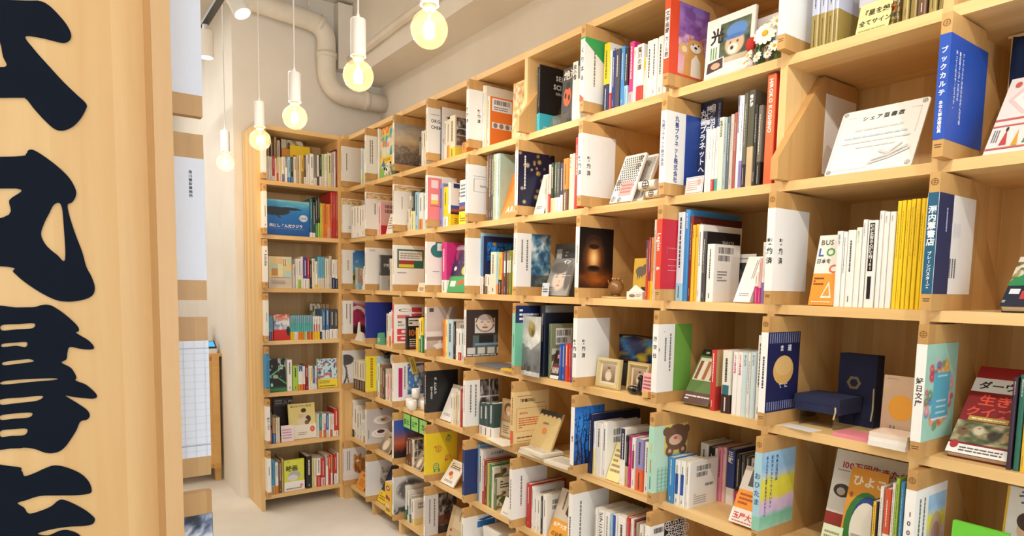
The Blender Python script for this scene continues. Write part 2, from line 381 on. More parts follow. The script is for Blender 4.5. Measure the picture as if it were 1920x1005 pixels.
def cat(U, V, base, c1, c2, u0=.68):
    c = np.ones(U.shape+(3,))*np.array(hx(base)); n = fbm(U*14, V*10, 2)
    body = np.maximum(blob(U, V, u0, .42, .3, .28, .2), blob(U, V, u0-.08, .62, .2, .13, .2))
    for s in (-1, 1): body = np.maximum(body, blob(U, V, u0-.08+s*.12, .73, .06, .07, .3))
    c = mixc(c, c1, body); c = mixc(c, c2, body*np.clip((n-.5)*5, 0, 1)); c = mixc(c, '#f0e6da', blob(U, V, u0-.08, .57, .09, .05, .4)*body)
    for s in (-1, 1): c = mixc(c, '#2c2a1c', blob(U, V, u0-.08+s*.07, .64, .03, .018, .3))
    return c
@pic
def orangecat(U, V): return mixc(cat(U, V, '#e6e2e0', '#c88a4a', '#8a4c20'), '#e4dad6', (V < .16)*.9)
@pic
def greycat(U, V): return cat(U, V, '#e2e2e4', '#c9c2b8', '#8f8072', .75)
@pic
def blossom(U, V):
    n = fbm(U*9, V*9, 4); c = grad(V, [(0, '#9a9a98'), (.4, '#c8c8c6'), (1, '#d8d8d6')]); t = np.maximum(blob(U, V, .55, .62, .5, .33, .3), (np.abs(U-.45) < .06)*(V < .5))
    c = mixc(c, '#5a5654', t*.9); c = mixc(c, '#d2ccc8', t*np.clip((n-.5)*7, 0, 1)*.9); return mixc(c, '#3c3836', (V < .2)*np.clip((n-.4)*4, 0, 1))
@pic
def cafe(U, V):
    n = fbm(U*8, V*8, 7); c = grad(n, [(.25, '#1f1a18'), (.5, '#4c423c'), (.75, '#a89a8c')]); c = mixc(c, '#6e3a26', (V < .45)*(V > .2)*.75)
    for k in range(9): c = mixc(c, '#b8aca0', .7*blob(U, V, .1+.1*k, .62+.05*math.sin(k*2.2), .045, .03, .5))
    return mixc(c, '#2a1f1a', (V < .2)*.7)
@pic
def cafe2(U, V):
    n = fbm(U*10, V*10, 9); c = grad(n, [(.25, '#2a2828'), (.5, '#6a6664'), (.75, '#c4beb8')]); c = mixc(c, '#eeeae4', (np.abs(V-.62) < .015)+(np.abs(V-.35) < .015)+(np.abs(((U*3) % 1)-.5) < .03)); return mixc(c, '#b08a5c', (V < .4)*(V > .1)*.3)
@pic
def pastel(U, V):
    w = V+.1*(fbm(U*5, V*4, 3)-.5); c = grad(w, [(0, '#9fd0b4'), (.16, '#7cc4a0'), (.22, '#d9c0dc'), (.36, '#e6c8dc'), (.42, '#f0e04a'), (.62, '#f2e64a'), (.7, '#c8d8e4'), (.8, '#9cc8e8'), (1, '#a8d0ee')]); return c*(.94+.1*fbm(U*9, V*9, 5)[..., None])
@pic
def floral(U, V):
    c = np.ones(U.shape+(3,))*np.array(hx('#a5d3be'))*(.93+.12*fbm(U*5, V*6, 2)[..., None]); rs = np.random.RandomState(3)
    for i in range(46):
        a = rs.rand()*6.28; u = .46+.36*math.cos(a)+.05*rs.randn(); v = .47+.3*math.sin(a)+.03*rs.randn()
        k = ['#d4474f', '#e88a8a', '#e6a23a', '#3f6fb4', '#e9b4b0', '#5a8a5a', '#c22f3f'][i % 7]; r = .05+.06*rs.rand(); c = mixc(c, k, .9*blob(U, V, u, v, r*1.2, r*.75, .5)); c = mixc(c, '#f2dcd4', .5*blob(U, V, u, v, r*.5, r*.3, .6))
    m = (np.abs(U-.52-.06*(V-.45)) < .27)*(np.abs(V-.46) < .24); c = mixc(c, '#58b0c4', m); c = mixc(c, '#cfe6ea', m*(np.abs(((V*16) % 1)-.5) < .1)*(np.abs(U-.54) < .16)); return mixc(c, '#f2f2ee', (np.abs(U-.52) < .27)*(np.abs(V-.215) < .012))
@pic
def dogsky(U, V):
    c = grad(V+.08*fbm(U*4, V*8, 3), [(0, '#c8a07a'), (.1, '#e2b4b8'), (.3, '#e6a8b8'), (.45, '#b87ab0'), (.65, '#8a5aa0'), (.85, '#a07ac0'), (1.1, '#7a68b8')])
    c = mixc(c, '#6a3a80', .7*np.clip((fbm(U*3, V*7, 6)-.5)*6, 0, 1)*(V > .5)); c = mixc(c, '#f4ccd8', .7*np.clip((fbm(U*3+4, V*9, 2)-.52)*6, 0, 1)*(V > .4)*(V < .7))
    return c
@pic
def doghat(U, V):
    c = grad(fbm(U*5, V*5, 3), [(.2, '#2f3a34'), (.6, '#59684f'), (.9, '#8a8a72')]); c = mixc(c, '#d9b898', blob(U, V, .5, .42, .34, .3, .15)); c = mixc(c, '#f2e6d8', blob(U, V, .45, .3, .2, .16, .3)); c = mixc(c, '#5f8fd0', blob(U, V, .55, .74, .36, .2, .1)); c = mixc(c, '#4a78bc', blob(U, V, .5, .6, .44, .06, .2))
    for s in (-1, 1): c = mixc(c, '#221a14', blob(U, V, .48+s*.12, .46, .035, .03, .3))
    c = mixc(c, '#1c1612', blob(U, V, .42, .33, .07, .055, .3)); return mixc(c, '#e8d0b4', (V < .12)*.8)
@pic
def face(U, V):
    c = grad(V, [(0, '#8d8a84'), (.5, '#77756f'), (1, '#565550')]); c = c*(.85+.3*fbm(U*3, V*4, 3)[..., None]); c = mixc(c, '#c4b2a2', blob(U, V, .5, .42, .33, .33, .25)); c = mixc(c, '#3f3a36', np.maximum(blob(U, V, .4, .74, .42, .18, .25), blob(U, V, .86, .5, .16, .4, .3)))
    for s in (-1, 1): c = mixc(c, '#3a322c', blob(U, V, .5+s*.14, .5, .07, .02, .4)); c = mixc(c, '#5a4e46', blob(U, V, .5+s*.14, .56, .09, .012, .4))
    c = mixc(c, '#a05f58', blob(U, V, .5, .27, .09, .022, .4)); return mixc(c, '#a8937f', blob(U, V, .52, .38, .035, .05, .5))
@pic
def branch(U, V):
    c = np.ones(U.shape+(3,))*np.array(hx('#dedbda')); c = mixc(c, '#4c4a4c', blob(U, V, .12, .72, .34, .17, .12)); c = mixc(c, '#55504e', (np.abs(U-.02-.12*np.sin(V*5)) < .04)*(V < .7)); return mixc(c, '#6a6462', (np.abs(U-.22+.2*V) < .025)*(V < .5))
@pic
def headland(U, V):
    c = grad(V, [(0, '#2f6ab0'), (.5, '#4f8fd0'), (1, '#2a55a8')]); return mixc(c, '#f0f2f4', np.clip((fbm(U*4, V*5, 3)-.53)*7, 0, 1))
@pic
def swirl(U, V):
    c = np.ones(U.shape+(3,))*np.array(hx('#1d2f6a')); n = np.sin(9*U+5*fbm(U*3, V*3, 2)+4*V); c = mixc(c, '#2f86c8', np.clip(n, 0, 1)); c = mixc(c, '#d8c23a', np.clip((fbm(U*4, V*6, 5)-.56)*8, 0, 1)); return mixc(c, '#2a2a2c', np.clip((fbm(U*5, V*5, 8)-.6)*6, 0, 1))
@pic
def darkleaf(U, V):
    n = fbm(U*9+2*fbm(U*5, V*5, 3), V*10, 4, 5); return grad(n, [(.25, '#141a26'), (.45, '#2c3648'), (.58, '#7884a0'), (.75, '#e4e8f0')])
@pic
def sepia(U, V):
    c = grad(V, [(0, '#7a6650'), (1, '#b8a488')]); c = mixc(c, '#e2d4bc', blob(U, V, .5, .35, .28, .35, .3)); c = mixc(c, '#c9b498', blob(U, V, .5, .68, .12, .13, .3)); return mixc(c, '#4a3c2c', blob(U, V, .5, .8, .13, .07, .4))
@pic
def animals(U, V):
    n = fbm(U*6, V*5, 11); c = grad(n, [(.25, '#33402a'), (.45, '#6a6a44'), (.6, '#a89a74'), (.8, '#d8ceb8')])
    for k, (u, v) in enumerate(((.15, .5), (.4, .6), (.65, .45), (.88, .55))): c = mixc(c, ['#7a5a3a', '#d8c8a8', '#3c3028', '#b08a58'][k], blob(U, V, u, v, .11, .25, .3)); c = mixc(c, '#1c1612', blob(U, V, u, v+.1, .03, .05, .3))
    return c
@pic
def purple(U, V):
    c = grad(V, [(0, '#3d9a5a'), (.33, '#46a860'), (.345, '#2a2248'), (.7, '#382a58'), (1, '#5a3a4a')]); c = mixc(c, '#a83a6a', (V > .6)*np.clip((fbm(U*9, V*5, 4)-.5)*6, 0, 1)); c = mixc(c, '#c8cf6a', blob(U, V, .75, .46, .2, .11, .2)); c = mixc(c, '#e8e8e8', blob(U, V, .2, .5, .09, .05, .2)); return mixc(c, '#b8a4b4', (V > .9)*.8)
@pic
def whalesea(U, V):
    c = grad(V+.2*(U-.5)*(V-.5), [(0, '#0f57a8'), (.3, '#1765bb'), (.65, '#1f7bc8'), (.9, '#48a4d4'), (1, '#7cc0d4')]); c = mixc(c, '#a8dce4', .5*np.clip((fbm(U*4, V*9, 3)-.5)*4, 0, 1)*(V > .8))
    b = np.maximum(blob(U, V, .2, .68, .36, .13, .12), blob(U, V, .5, .76, .3, .05, .2)); b = np.maximum(b, blob(U, V, .72, .75, .12, .022, .3)); b = np.maximum(b, (np.abs(V-.5-.9*(.32-U)) < .02)*(U > .2)*(U < .33)*1.0); c = mixc(c, '#23303c', b)
    return mixc(c, '#dfe9f0', blob(U, V, .86, .52, .1, .1, .06))
@pic
def multi(U, V):
    n = vnoise(U*7, V*9, 4); m = vnoise(U*5+9, V*6+3, 8); c = grad(n, [(0, '#2f86b8'), (.35, '#7ac0a8'), (.55, '#f0d24a'), (.75, '#e8853a'), (1, '#c84a4a')]); return mixc(c, '#eee8dc', (m > .55)*.8)
@pic
def splashp(U, V):
    n = vnoise(U*9, V*11, 14); m = vnoise(U*6+9, V*8+3, 21); c = np.ones(U.shape+(3,))*np.array(hx('#cfe6ec')); c = mixc(c, '#3a6a9c', (n > .68)*1.0); c = mixc(c, '#c86a6a', (m > .75)*1.0); return mixc(c, '#5ab0b8', (n < .22)*1.0)
@pic
def goldp(U, V):
    n = vnoise(U*9, V*16, 31); c = grad(n, [(0, '#b07f38'), (.4, '#d8b06a'), (.7, '#ead4a8'), (1, '#f2e6cc')]); return mixc(c, '#c89098', (vnoise(U*6, V*8, 6) > .75)*.5)
@pic
def greenl(U, V):
    c = np.ones(U.shape+(3,))*np.array(hx('#16181a')); c = mixc(c, '#2a8a4a', np.clip((.16-V)*10, 0, 1)); c = mixc(c, '#5fe07a', (np.abs(V-.45-.35*U) < .02)*1.0); c = mixc(c, '#5fe07a', (np.abs(V-.62+.4*U) < .015)*(U > .2)); c = mixc(c, '#b8c0ba', np.clip((vnoise(U*10, V*9, 3)-.7)*9, 0, 1)*(V > .4)); return mixc(c, '#a8f0b0', blob(U, V, .14, .2, .08, .06, .1))
@pic
def redblue(U, V):
    c = grad(V, [(0, '#c8241e'), (.38, '#cf2f28'), (.44, '#b8c4dc'), (.7, '#4a6cb0'), (.82, '#e0a080'), (1, '#c84030')]); n = fbm(U*5, V*6, 3); c = mixc(c, '#e8e6ea', (V > .4)*np.clip((n-.52)*7, 0, 1)); return mixc(c, '#2a2a30', blob(U, V, .9, .35, .12, .2, .1))
@pic
def leafp(U, V):
    c = np.ones(U.shape+(3,))*np.array(hx('#ddd6c4')); n = vnoise(U*6, V*8, 3); c = mixc(c, '#5a4a30', (n > .62)*.9); return mixc(c, '#8a8a4a', (vnoise(U*8, V*7, 12) > .75)*.8)

# art: ops on the unit face. r=rect, e=ellipse, p=polygon, t=text left-to-right, tv=text top-down, tr=text turned, ln=illegible lines, lv=illegible columns, bc=barcode label, pic=picture
BC = lambda u=.45, v=.62, s=.5: [('r', u, v, u+s, v+.3, '#f6f4ef'), ('bc', u+.04*s, v+.16, u+.9*s, v+.27), ('bc', u+.04*s, v+.03, u+.7*s, v+.13)]
ART = dict(
 white_bc=BC(.15, .6, .6), white_bc2=BC(.1, .68, .7)+[('ln', .12, .35, .5, .55, 4, '#8a8a88')], white_bc3=BC(.2, .62, .6)+[('bc', .55, .42, .85, .48), ('ln', .15, .06, .6, .3, 5, '#b8b4ac')],
 grey_bc=BC(.15, .65, .7), cream_bc=BC(.1, .55, .75), olive_bc=BC(.15, .62, .7)+[('pic', 0, 0, 1, .55, 'leafp')], kraft_bc=BC(.3, .7, .5)+[('r', 0, 0, 1, .4, '#c23a34')],
 pink_bc=[('bc', .15, .82, .6, .92), ('bc', .15, .68, .6, .78), ('e', .7, .45, .1, .05, '#d88a8a'), ('r', 0, 0, 1, .3, '#c92f3c'), ('ln', .3, .08, .8, .22, 2, '#f6dede')],
 orange_bc=[('r', .05, .72, .62, .97, '#efece6'), ('bc', .1, .85, .55, .94), ('ln', .1, .74, .5, .82, 2, '#77706a')]+[('r', .05, .38, 1, .5, '#e8e2d8')]+[('e', .15+.17*i, .44, .06, .05, '#8a8078') for i in range(5)]+[('r', .6, 0, 1, .12, '#e6b4a4')],
 brownbook=[('pic', 0, 0, 1, 1, 'leafp')], darkbook=[('r', .05, .78, .95, .97, '#57504c'), ('t', '入門', .5, .82, .12, '#c8c0b8'), ('ln', .1, .82, .45, .95, 2, '#b8b0a8')],
 card_lines=[('ln', .12, .2, .88, .85, 5, '#a08a70')], card_marks=[('ln', .15, .25, .85, .8, 3, '#5a4a20')], card_pink=[('r', 0, 0, 1, 1, '#efe0e6'), ('ln', .1, .15, .85, .8, 4, '#c890b0')],
 white_lines=[('ln', .2, .12, .8, .2, 2, '#9a9690'), ('lv', .6, .5, .8, .92, 2, '#8a8680')],
 whale=[('pic', 0, 0, 1, 1, 'whalesea'), ('ln', .78, .48, .94, .55, 2, '#3a78b8'), ('t', '海にしずんだクジラ', .06, .24, .105, '#f6f6f0'), ('ln', .08, .19, .9, .2, 1, '#a8c8e4')],
 pastelbook=[('r', .02, .03, .98, .36, '#d8cdbc')]+[('r', .02+.19*i, .36+.2*j, .21+.19*i, .56+.2*j, ['#f0d48a', '#e8e6b0', '#c8dcc0', '#f0c89a', '#e6d8a8', '#bcd8d8', '#f2e2b8'][(i*3+j*2) % 7]) for i in range(5) for j in range(3)]+[('r', .12, .4, .38, .62, '#cf9a50'), ('lv', .6, .7, .75, .92, 2, '#8a7a60'), ('ln', .1, .32, .9, .34, 1, '#6a5a4a'), ('ln', .1, .12, .7, .25, 3, '#b0a490')],
 redblue=[('pic', 0, 0, 1, 1, 'redblue')], greenline=[('pic', 0, 0, 1, 1, 'greenl'), ('t', '虚', .55, .68, .16, '#c8d0ca')], splash=[('pic', 0, .3, 1, 1, 'splashp'), ('r', 0, 0, 1, .3, '#f2dc3a'), ('ln', .06, .03, .9, .09, 1, '#4a4420'), ('ln', .06, .14, .6, .26, 3, '#8a7a30')],
 yellowcat=[('t', 'なにたべているの', .06, .9, .075, '#5a4a28'), ('e', .58, .62, .2, .13, '#e8d2a8'), ('e', .45, .64, .1, .07, '#e0c090'), ('e', .56, .8, .1, .06, '#3c2c24'), ('e', .72, .55, .1, .1, '#4a342a'), ('e', .5, .5, .2, .09, '#e6d8bc'), ('e', .66, .45, .08, .07, '#7a5a3c'), ('r', 0, 0, 1, .4, '#efe6d8'), ('e', .86, .26, .09, .085, '#e0603c'), ('ln', .82, .24, .9, .28, 2, '#f6e0d8'), ('ln', .32, .1, .7, .2, 2, '#b0a090')],
 eiga=[('r', 0, 0, 1, .3, '#f4f2ee'), ('t', '映画', .08, .66, .19, '#2a2c20'), ('e', .5, .5, .3, .14, '#b8b8b4'), ('e', .42, .42, .25, .1, '#e0dcda'), ('ln', .1, .04, .85, .1, 1, '#6a6a64'), ('e', .84, .14, .08, .06, '#e89aa0'), ('ln', .15, .92, .85, .95, 1, '#7a7a3a')],
 lab=[('r', .1, .2, .6, .6, '#f0ece4')], collage=[('pic', 0, 0, 1, 1, 'multi'), ('t', 'Thu', .15, .6, .17, '#e8603c'), ('r', 0, .28, 1, .42, '#f2cf30'), ('ln', .2, .32, .8, .38, 2, '#6a5a20'), ('p', [(.08, .24), (.42, .24), (.25, .36)], '#2f6ab0'), ('r', 0, 0, 1, .2, '#8abf5a')],
 zai=[('t', '在', .14, .72, .15, '#2a2a2a'), ('r', .4, .83, .95, .9, '#8a3a30'), ('ln', .42, .84, .93, .89, 1, '#e8d0c8'), ('e', .12, .38, .1, .06, '#f0c8b4')], map=[('pic', .05, .3, 1, .95, 'cafe2'), ('r', 0, 0, 1, .25, '#f0d84a')],
 goldpattern=[('pic', 0, 0, 1, 1, 'goldp')], selfsci=[('t', 'SELF', .42, .82, .1, '#d8d8d4'), ('t', 'SCI', .36, .69, .1, '#d8d8d4'), ('t', '科学の', .42, .61, .045, '#b8b8b4'), ('p', [(.5, .35), (.58, .5), (.6, .44), (.62, .36), (.56, .32)], '#4a3a24'), ('r', 0, 0, 1, .3, '#45bcd0'), ('t', '科学', .35, .17, .1, '#f2f8f8'), ('ln', .1, .04, .9, .12, 3, '#e8f4f4')],
 bug=[('t', '絶滅危', .1, .82, .16, '#d8d4cc'), ('e', .5, .52, .34, .16, '#d8622c'), ('e', .5, .7, .18, .06, '#2a1a14'), ('e', .34, .54, .09, .05, '#2a1a14'), ('e', .66, .5, .09, .05, '#2a1a14'), ('ln', .15, .1, .85, .3, 4, '#55504a')],
 white_t=[('t', 'マスカレ', .1, .9, .05, '#4a4a48')],
 hikari=[('pic', .3, .26, .93, .88, 'doghat'), ('t', '光', .1, .62, .25, '#22201e'), ('lv', .1, .36, .26, .55, 3, '#5a9a5a'), ('p', [(.03, .13), (.42, .18), (.41, .37), (.05, .33)], '#f4f2ee'), ('p', [(.05, .15), (.4, .195), (.39, .355), (.07, .315)], '#4a3c38'), ('e', .24, .25, .1, .05, '#c8a890'), ('r', 0, 0, 1, .1, '#f0dcd8'), ('t', '癒しと希望', .08, .02, .065, '#8a3a44')],
 hikari2=[('pic', .2, .15, .95, .85, 'doghat')], oval=[('r', 0, 0, 1, .42, '#a48f4c'), ('e', .45, .78, .2, .06, '#3a4a86'), ('e', .45, .8, .12, .03, '#5a6aa0'), ('lv', .05, .6, .12, .9, 1, '#6a6a7a')],
 goldface=[('r', 0, .62, 1, 1, '#cfcfd6'), ('ln', .3, .52, .95, .58, 1, '#f0ecd8'), ('e', .82, .42, .12, .1, '#e8802c'), ('t', '60.', .74, .38, .1, '#5a1a10'), ('ln', .1, .1, .9, .4, 3, '#c8b87a')],
 sign60=[('t', '『星を編む』', .08, .62, .2, '#3a342c'), ('t', '全てサイン本!', .06, .32, .18, '#3a342c'), ('ln', .08, .1, .9, .2, 1, '#b0a468')],
 usbook=[('t', 'US', .3, .66, .2, '#c8402c'), ('ln', .3, .5, .9, .62, 2, '#4a4a48'), ('r', .1, .88, .9, .98, '#2c3a6a'), ('pic', 0, .28, 1, .48, 'sunset'), ('r', 0, 0, 1, .27, '#f0cc28'), ('ln', .15, .06, .85, .2, 3, '#7a6414')],
 us2=[('ln', .1, .6, .9, .92, 4, '#6a7a9a'), ('pic', 0, .28, 1, .5, 'sunset'), ('r', 0, 0, 1, .3, '#f4dc3a'), ('ln', .15, .06, .85, .22, 3, '#7a6414')],
 ari=[('e', .8, .85, .5, .3, '#e8602c'), ('t', 'ARI', .3, .12, .17, '#f6ece0')], notebook=[('dots', .06, .25, .94, .95, '#4a463e'), ('r', .3, .12, .92, .42, '#f2a8a4'), ('ln', .36, .17, .86, .38, 3, '#b86a64'), ('ring', .14, .08, .1, '#2c2a28'), ('ring', .85, .9, .1, '#2c2a28'), ('ring', .82, .72, .1, '#2c2a28'), ('ring', .14, .42, .1, '#2c2a28'), ('ring', .45, .05, .09, '#2c2a28')],
 notebook2=[('dots', .06, .05, .94, .95, '#6a665e'), ('ring', .5, .8, .16, '#2c2a28'), ('ring', .5, .25, .16, '#2c2a28')],
 maruzen=[('tv', '自費出版のご相談は', .62, .97, .068, '#e8ecf2'), ('tv', '神保町の', .42, .96, .068, '#e8ecf2'), ('tv', '丸善プラネットへ', .17, .93, .082, '#f4f6fa'), ('lv', .86, .5, .96, .96, 2, '#9aa8c4')],
 notice=[('r', .04, .06, .96, .94, '#c8544a'), ('r', .06, .09, .94, .91, '#f4f0ea'), ('ln', .1, .2, .7, .8, 5, '#c88a84'), ('e', .78, .65, .12, .2, '#e0a49c')],
 redimg=[('pic', .15, .25, .95, .95, 'redblue'), ('r', 0, 0, 1, .06, '#b82a26')], redpattern=[('r', 0, .42, 1, .45, '#c8645a'), ('p', [(.1, .7), (.5, .95), (.9, .7), (.5, .48)], '#e8c8c0'), ('p', [(.2, .7), (.5, .88), (.8, .7), (.5, .54)], '#f2eae2'), ('e', .2, .9, .07, .04, '#c8645a'), ('e', .5, .72, .1, .06, '#d88a80'), ('r', 0, .34, 1, .36, '#c8645a'), ('p', [(.25, .1), (.4, .1), (.325, .3)], '#c04a44'), ('e', .325, .3, .03, .03, '#4a3a34'), ('p', [(.5, .08), (.62, .08), (.56, .28)], '#d8a03a'), ('p', [(.7, .1), (.85, .1), (.775, .3)], '#4a8a5a'), ('lv', .06, .14, .2, .3, 3, '#6a6a68'), ('r', 0, .05, 1, .07, '#c8645a')],
 dark2=[('r', 0, .42, 1, 1, '#4b4b50'), ('r', 0, 0, 1, .42, '#b4b4b4'), ('lv', .3, .6, .45, .9, 1, '#c8c8c8'), ('t', '図解', .1, .68, .09, '#dcdcdc'), ('ln', .3, .1, .7, .3, 4, '#88888a')],
 purplegreen=[('pic', 0, 0, 1, 1, 'purple'), ('r', .1, .12, .4, .24, '#e4ece6'), ('p', [(.5, .14), (.85, .2), (.85, .28), (.5, .22)], '#d85a3a')], nightbook=[('pic', .1, .55, 1, .9, 'bluetree'), ('e', .6, .6, .28, .16, '#2c1e1c'), ('e', .62, .54, .22, .1, '#7a4426'), ('e', .3, .87, .05, .03, '#c8a040')],
 darkmag=[('r', .08, .6, .3, .9, '#a8a8a4'), ('r', .4, .7, .95, .9, '#3c3a38'), ('ln', .45, .74, .9, .86, 2, '#9a968e')], facemag=[('pic', 0, 0, 1, 1, 'face'), ('t', 'イン', .5, .86, .13, '#f4f4f0'), ('ln', .55, .52, .95, .54, 1, '#d8d4cc'), ('ln', .05, .1, .35, .2, 2, '#c8c4bc')],
 tahari=[('r', 0, .86, .75, .97, '#6a2c26'), ('ln', .12, .9, .6, .93, 1, '#d8b0a0'), ('r', .6, .0, 1, .4, '#8a8a86')], blacktext=[('t', 'SHAKER', .45, .83, .07, '#a8a8a4'), ('ln', .4, .74, .75, .8, 2, '#8a8a86')], framedark=[('r', 0, 0, 1, 1, '#cfccc6'), ('r', .02, .08, .6, .82, '#2c2a28'), ('e', .3, .4, .2, .3, '#55524c'), ('ln', .1, .88, .7, .93, 1, '#6a6864')],
 buslo=[('r', 0, .45, 1, 1, '#ebe6dc'), ('t', 'BUS', .1, .86, .1, '#5a5a50'), ('t', 'L', .06, .7, .16, '#2a57a8'), ('t', 'O', .38, .7, .16, '#4a9a48'), ('t', '日本を', .04, .6, .07, '#5a5650'), ('t', 'C', .6, .46, .16, '#d8603a'), ('ln', .08, .28, .5, .4, 3, '#7a3a18'), ('p', [(.45, .1), (.9, .1), (.72, .34)], '#f4e6d4'), ('p', [(.53, .13), (.82, .13), (.71, .29)], '#f39a32'), ('ln', .12, .03, .9, .06, 1, '#f6e6d0')],
 greennavy=[('pic', .0, .5, 1, 1, 'leafp'), ('p', [(0, .5), (.6, .8), (1, .75), (1, .42), (0, .4)], '#2f8a54'), ('r', .1, .24, .35, .34, '#dfe3ea'), ('r', .4, .14, .95, .3, '#c03a44'), ('ln', .02, .06, .1, .12, 2, '#f0f0f0')],
 hundred=[('r', .05, .72, .95, .96, '#e4ddd0'), ('ln', .08, .76, .9, .92, 2, '#2a2624'), ('t', '100', .02, .42, .26, '#c8743c'), ('ln', .1, .08, .9, .34, 4, '#d8d4cc'), ('r', .1, .04, .5, .06, '#c83a30')],
 darknavy=[('r', 0, .9, 1, 1, '#9aa09c'), ('ln', .2, .7, .85, .76, 1, '#6a7280')], redstage=[('r', .0, .0, 1, .12, '#e4e0da'), ('r', .35, .72, .95, .88, '#c83a34'), ('ln', .4, .75, .9, .86, 2, '#f2e4e0'), ('r', .05, .2, .9, .55, '#6a2c24')]+[('e', .15+.16*i, .3, .05, .12, '#d8d0c4') for i in range(5)],
 bookshelfcover=[('p', [(.05, .42), (.95, .42), (.95, .84), (.05, .84)], '#d8d2bc'), ]+[('r', .1+.14*i, .44, .21+.14*i, .78, ['#8a4a30', '#e8e0cc', '#b06a3a', '#e4dac0', '#7a4a34', '#d8cba8'][i]) for i in range(6)]+[('r', 0, .88, 1, 1, '#2c2c26'), ('ln', .15, .9, .9, .97, 1, '#e8e4d8'), ('r', 0, 0, 1, .2, '#5a3a34'), ('ln', .08, .05, .95, .15, 2, '#e8ded4')],
 darwin=[('r', 0, .86, 1, 1, '#a82a2c'), ('r', 0, .7, 1, .86, '#f0ece6'), ('t', 'ダーウィン', .1, .74, .1, '#2a2420'), ('t', '生きもの', .2, .56, .13, '#e8543c'), ('t', 'クイズブック', .06, .43, .115, '#e8543c'), ('r', .15, .37, .8, .42, '#c8a03a'), ('ln', .2, .38, .75, .41, 1, '#f2e8c8'), ('pic', 0, .12, 1, .36, 'animals'), ('r', 0, 0, 1, .1, '#f2eee8'), ('e', .1, .09, .07, .045, '#b02a2e'), ('ln', .2, .02, .9, .08, 2, '#6a5a54')],
 teddy=[('r', .05, .5, .95, .96, '#b8956a'), ('e', .55, .76, .32, .16, '#6a4a34'), ('e', .6, .72, .24, .12, '#c8a078'), ('e', .6, .66, .12, .06, '#e0c4a0'), ('r', .1, .08, .9, .44, '#cdb894'), ('ln', .25, .15, .75, .36, 4, '#7a6244')],
 seal=[('r', 0, .86, 1, 1, '#3c3a36'), ('r', 0, 0, 1, .1, '#3c3a36')]+[('e', .1+.2*i, .87, .08, .035, '#d8c088') for i in range(5)]+[('e', .1+.2*i, .095, .08, .035, '#d8c088') for i in range(5)]+[('e', .46, .52, .1, .075, '#e8803a'), ('ring', .46, .52, .1, '#f0a868'), ('t', '御書印帖', .3, .68, .05, '#8a7a50')],
 orangeface=[('r', 0, .58, 1, 1, '#d8d2ca'), ('r', .3, .66, .9, .95, '#4a4846'), ('r', 0, 0, 1, .26, '#f2ece4'), ('t', '玉屋大賞', .08, .09, .12, '#d83a30'), ('ln', .12, .32, .85, .54, 3, '#b8541c'), ('ln', .1, .02, .9, .06, 1, '#c86a5a')],
 hyakuman=[('t', '100万回生きたねこ', .08, .82, .088, '#b8404c'), ('ln', .05, .78, .2, .8, 1, '#8a8680'), ('e', .14, .58, .1, .07, '#4a4440'), ('e', .13, .57, .05, .04, '#c8b8ac'), ('r', 0, 0, 1, .34, '#9c3a34')],
 hiyoko=[('t', 'ひよこは', .08, .82, .12, '#f4ead8'), ('e', .55, .4, .5, .36, '#3a7a3c'), ('e', .62, .42, .4, .3, '#2a4a8a'), ('e', .58, .38, .36, .27, '#e8e2d4'), ('e', .9, .62, .14, .1, '#2a2a34'), ('e', .12, .7, .05, .03, '#a85a28'), ('r', .3, .05, .9, .3, '#a8a69e')],
 childbook=[('r', 0, 0, .05, 1, '#efbe34'), ('t', 'うち', .2, .88, .12, '#5a6aa8'), ('e', .5, .66, .22, .1, '#e6c4a4'), ('e', .5, .73, .24, .08, '#4a342a'), ('p', [(.3, .35), (.7, .35), (.6, .56), (.4, .56)], '#c86a44'), ('e', .5, .27, .2, .09, '#e6c4a4'), ('e', .5, .33, .22, .06, '#3a2a24'), ('p', [(.3, .02), (.7, .02), (.62, .18), (.38, .18)], '#b84a4a')],
 greenhorse=[('p', [(.25, .45), (.3, .62), (.5, .7), (.62, .74), (.72, .9), (.8, .84), (.74, .68), (.7, .45), (.64, .2), (.6, .45), (.36, .42), (.3, .2)], '#1c1e1a'), ('e', .62, .72, .06, .05, '#e8e4da')],
 prints=[('pic', .04, .04, .96, .96, 'sepia')], greybk=[('pic', 0, 0, 1, 1, 'cafe2')], cards2=[('r', .1, .62, .9, .92, '#e8d8c4'), ('e', .4, .45, .14, .1, '#d8604a'), ('e', .55, .32, .12, .09, '#e8c0a0'), ('ln', .15, .66, .85, .88, 3, '#5a4a44'), ('ln', .2, .1, .8, .2, 2, '#8a7a74')],
 elephant=[('t', '小さな家の', .2, .88, .06, '#2a5aa8'), ('e', .25, .72, .12, .06, '#e0a03a'), ('e', .68, .72, .16, .06, '#c8484a'), ('e', .82, .68, .05, .03, '#c8484a'), ('e', .95, .72, .05, .05, '#3a5a9a')], leafprint=[('pic', 0, .2, 1, 1, 'leafp')], mushroom=[('pic', 0, 0, 1, .6, 'leafp'), ('r', 0, .6, 1, 1, '#e0dccc'), ('ln', .15, .66, .85, .92, 3, '#4a4a3a'), ('e', .3, .3, .15, .12, '#5a6a34')],
 orange30=[('r', 0, .4, 1, 1, '#d9ccb8'), ('lv', .28, .6, .42, .95, 1, '#3a342c'), ('p', [(.55, .55), (.75, .5), (.7, .8), (.6, .9)], '#3a302a'), ('r', 0, 0, 1, .4, '#f0a83a'), ('t', '本屋大賞', .1, .26, .1, '#fdf4e4'), ('t', 'の30年', .12, .08, .11, '#5a3a1a')],
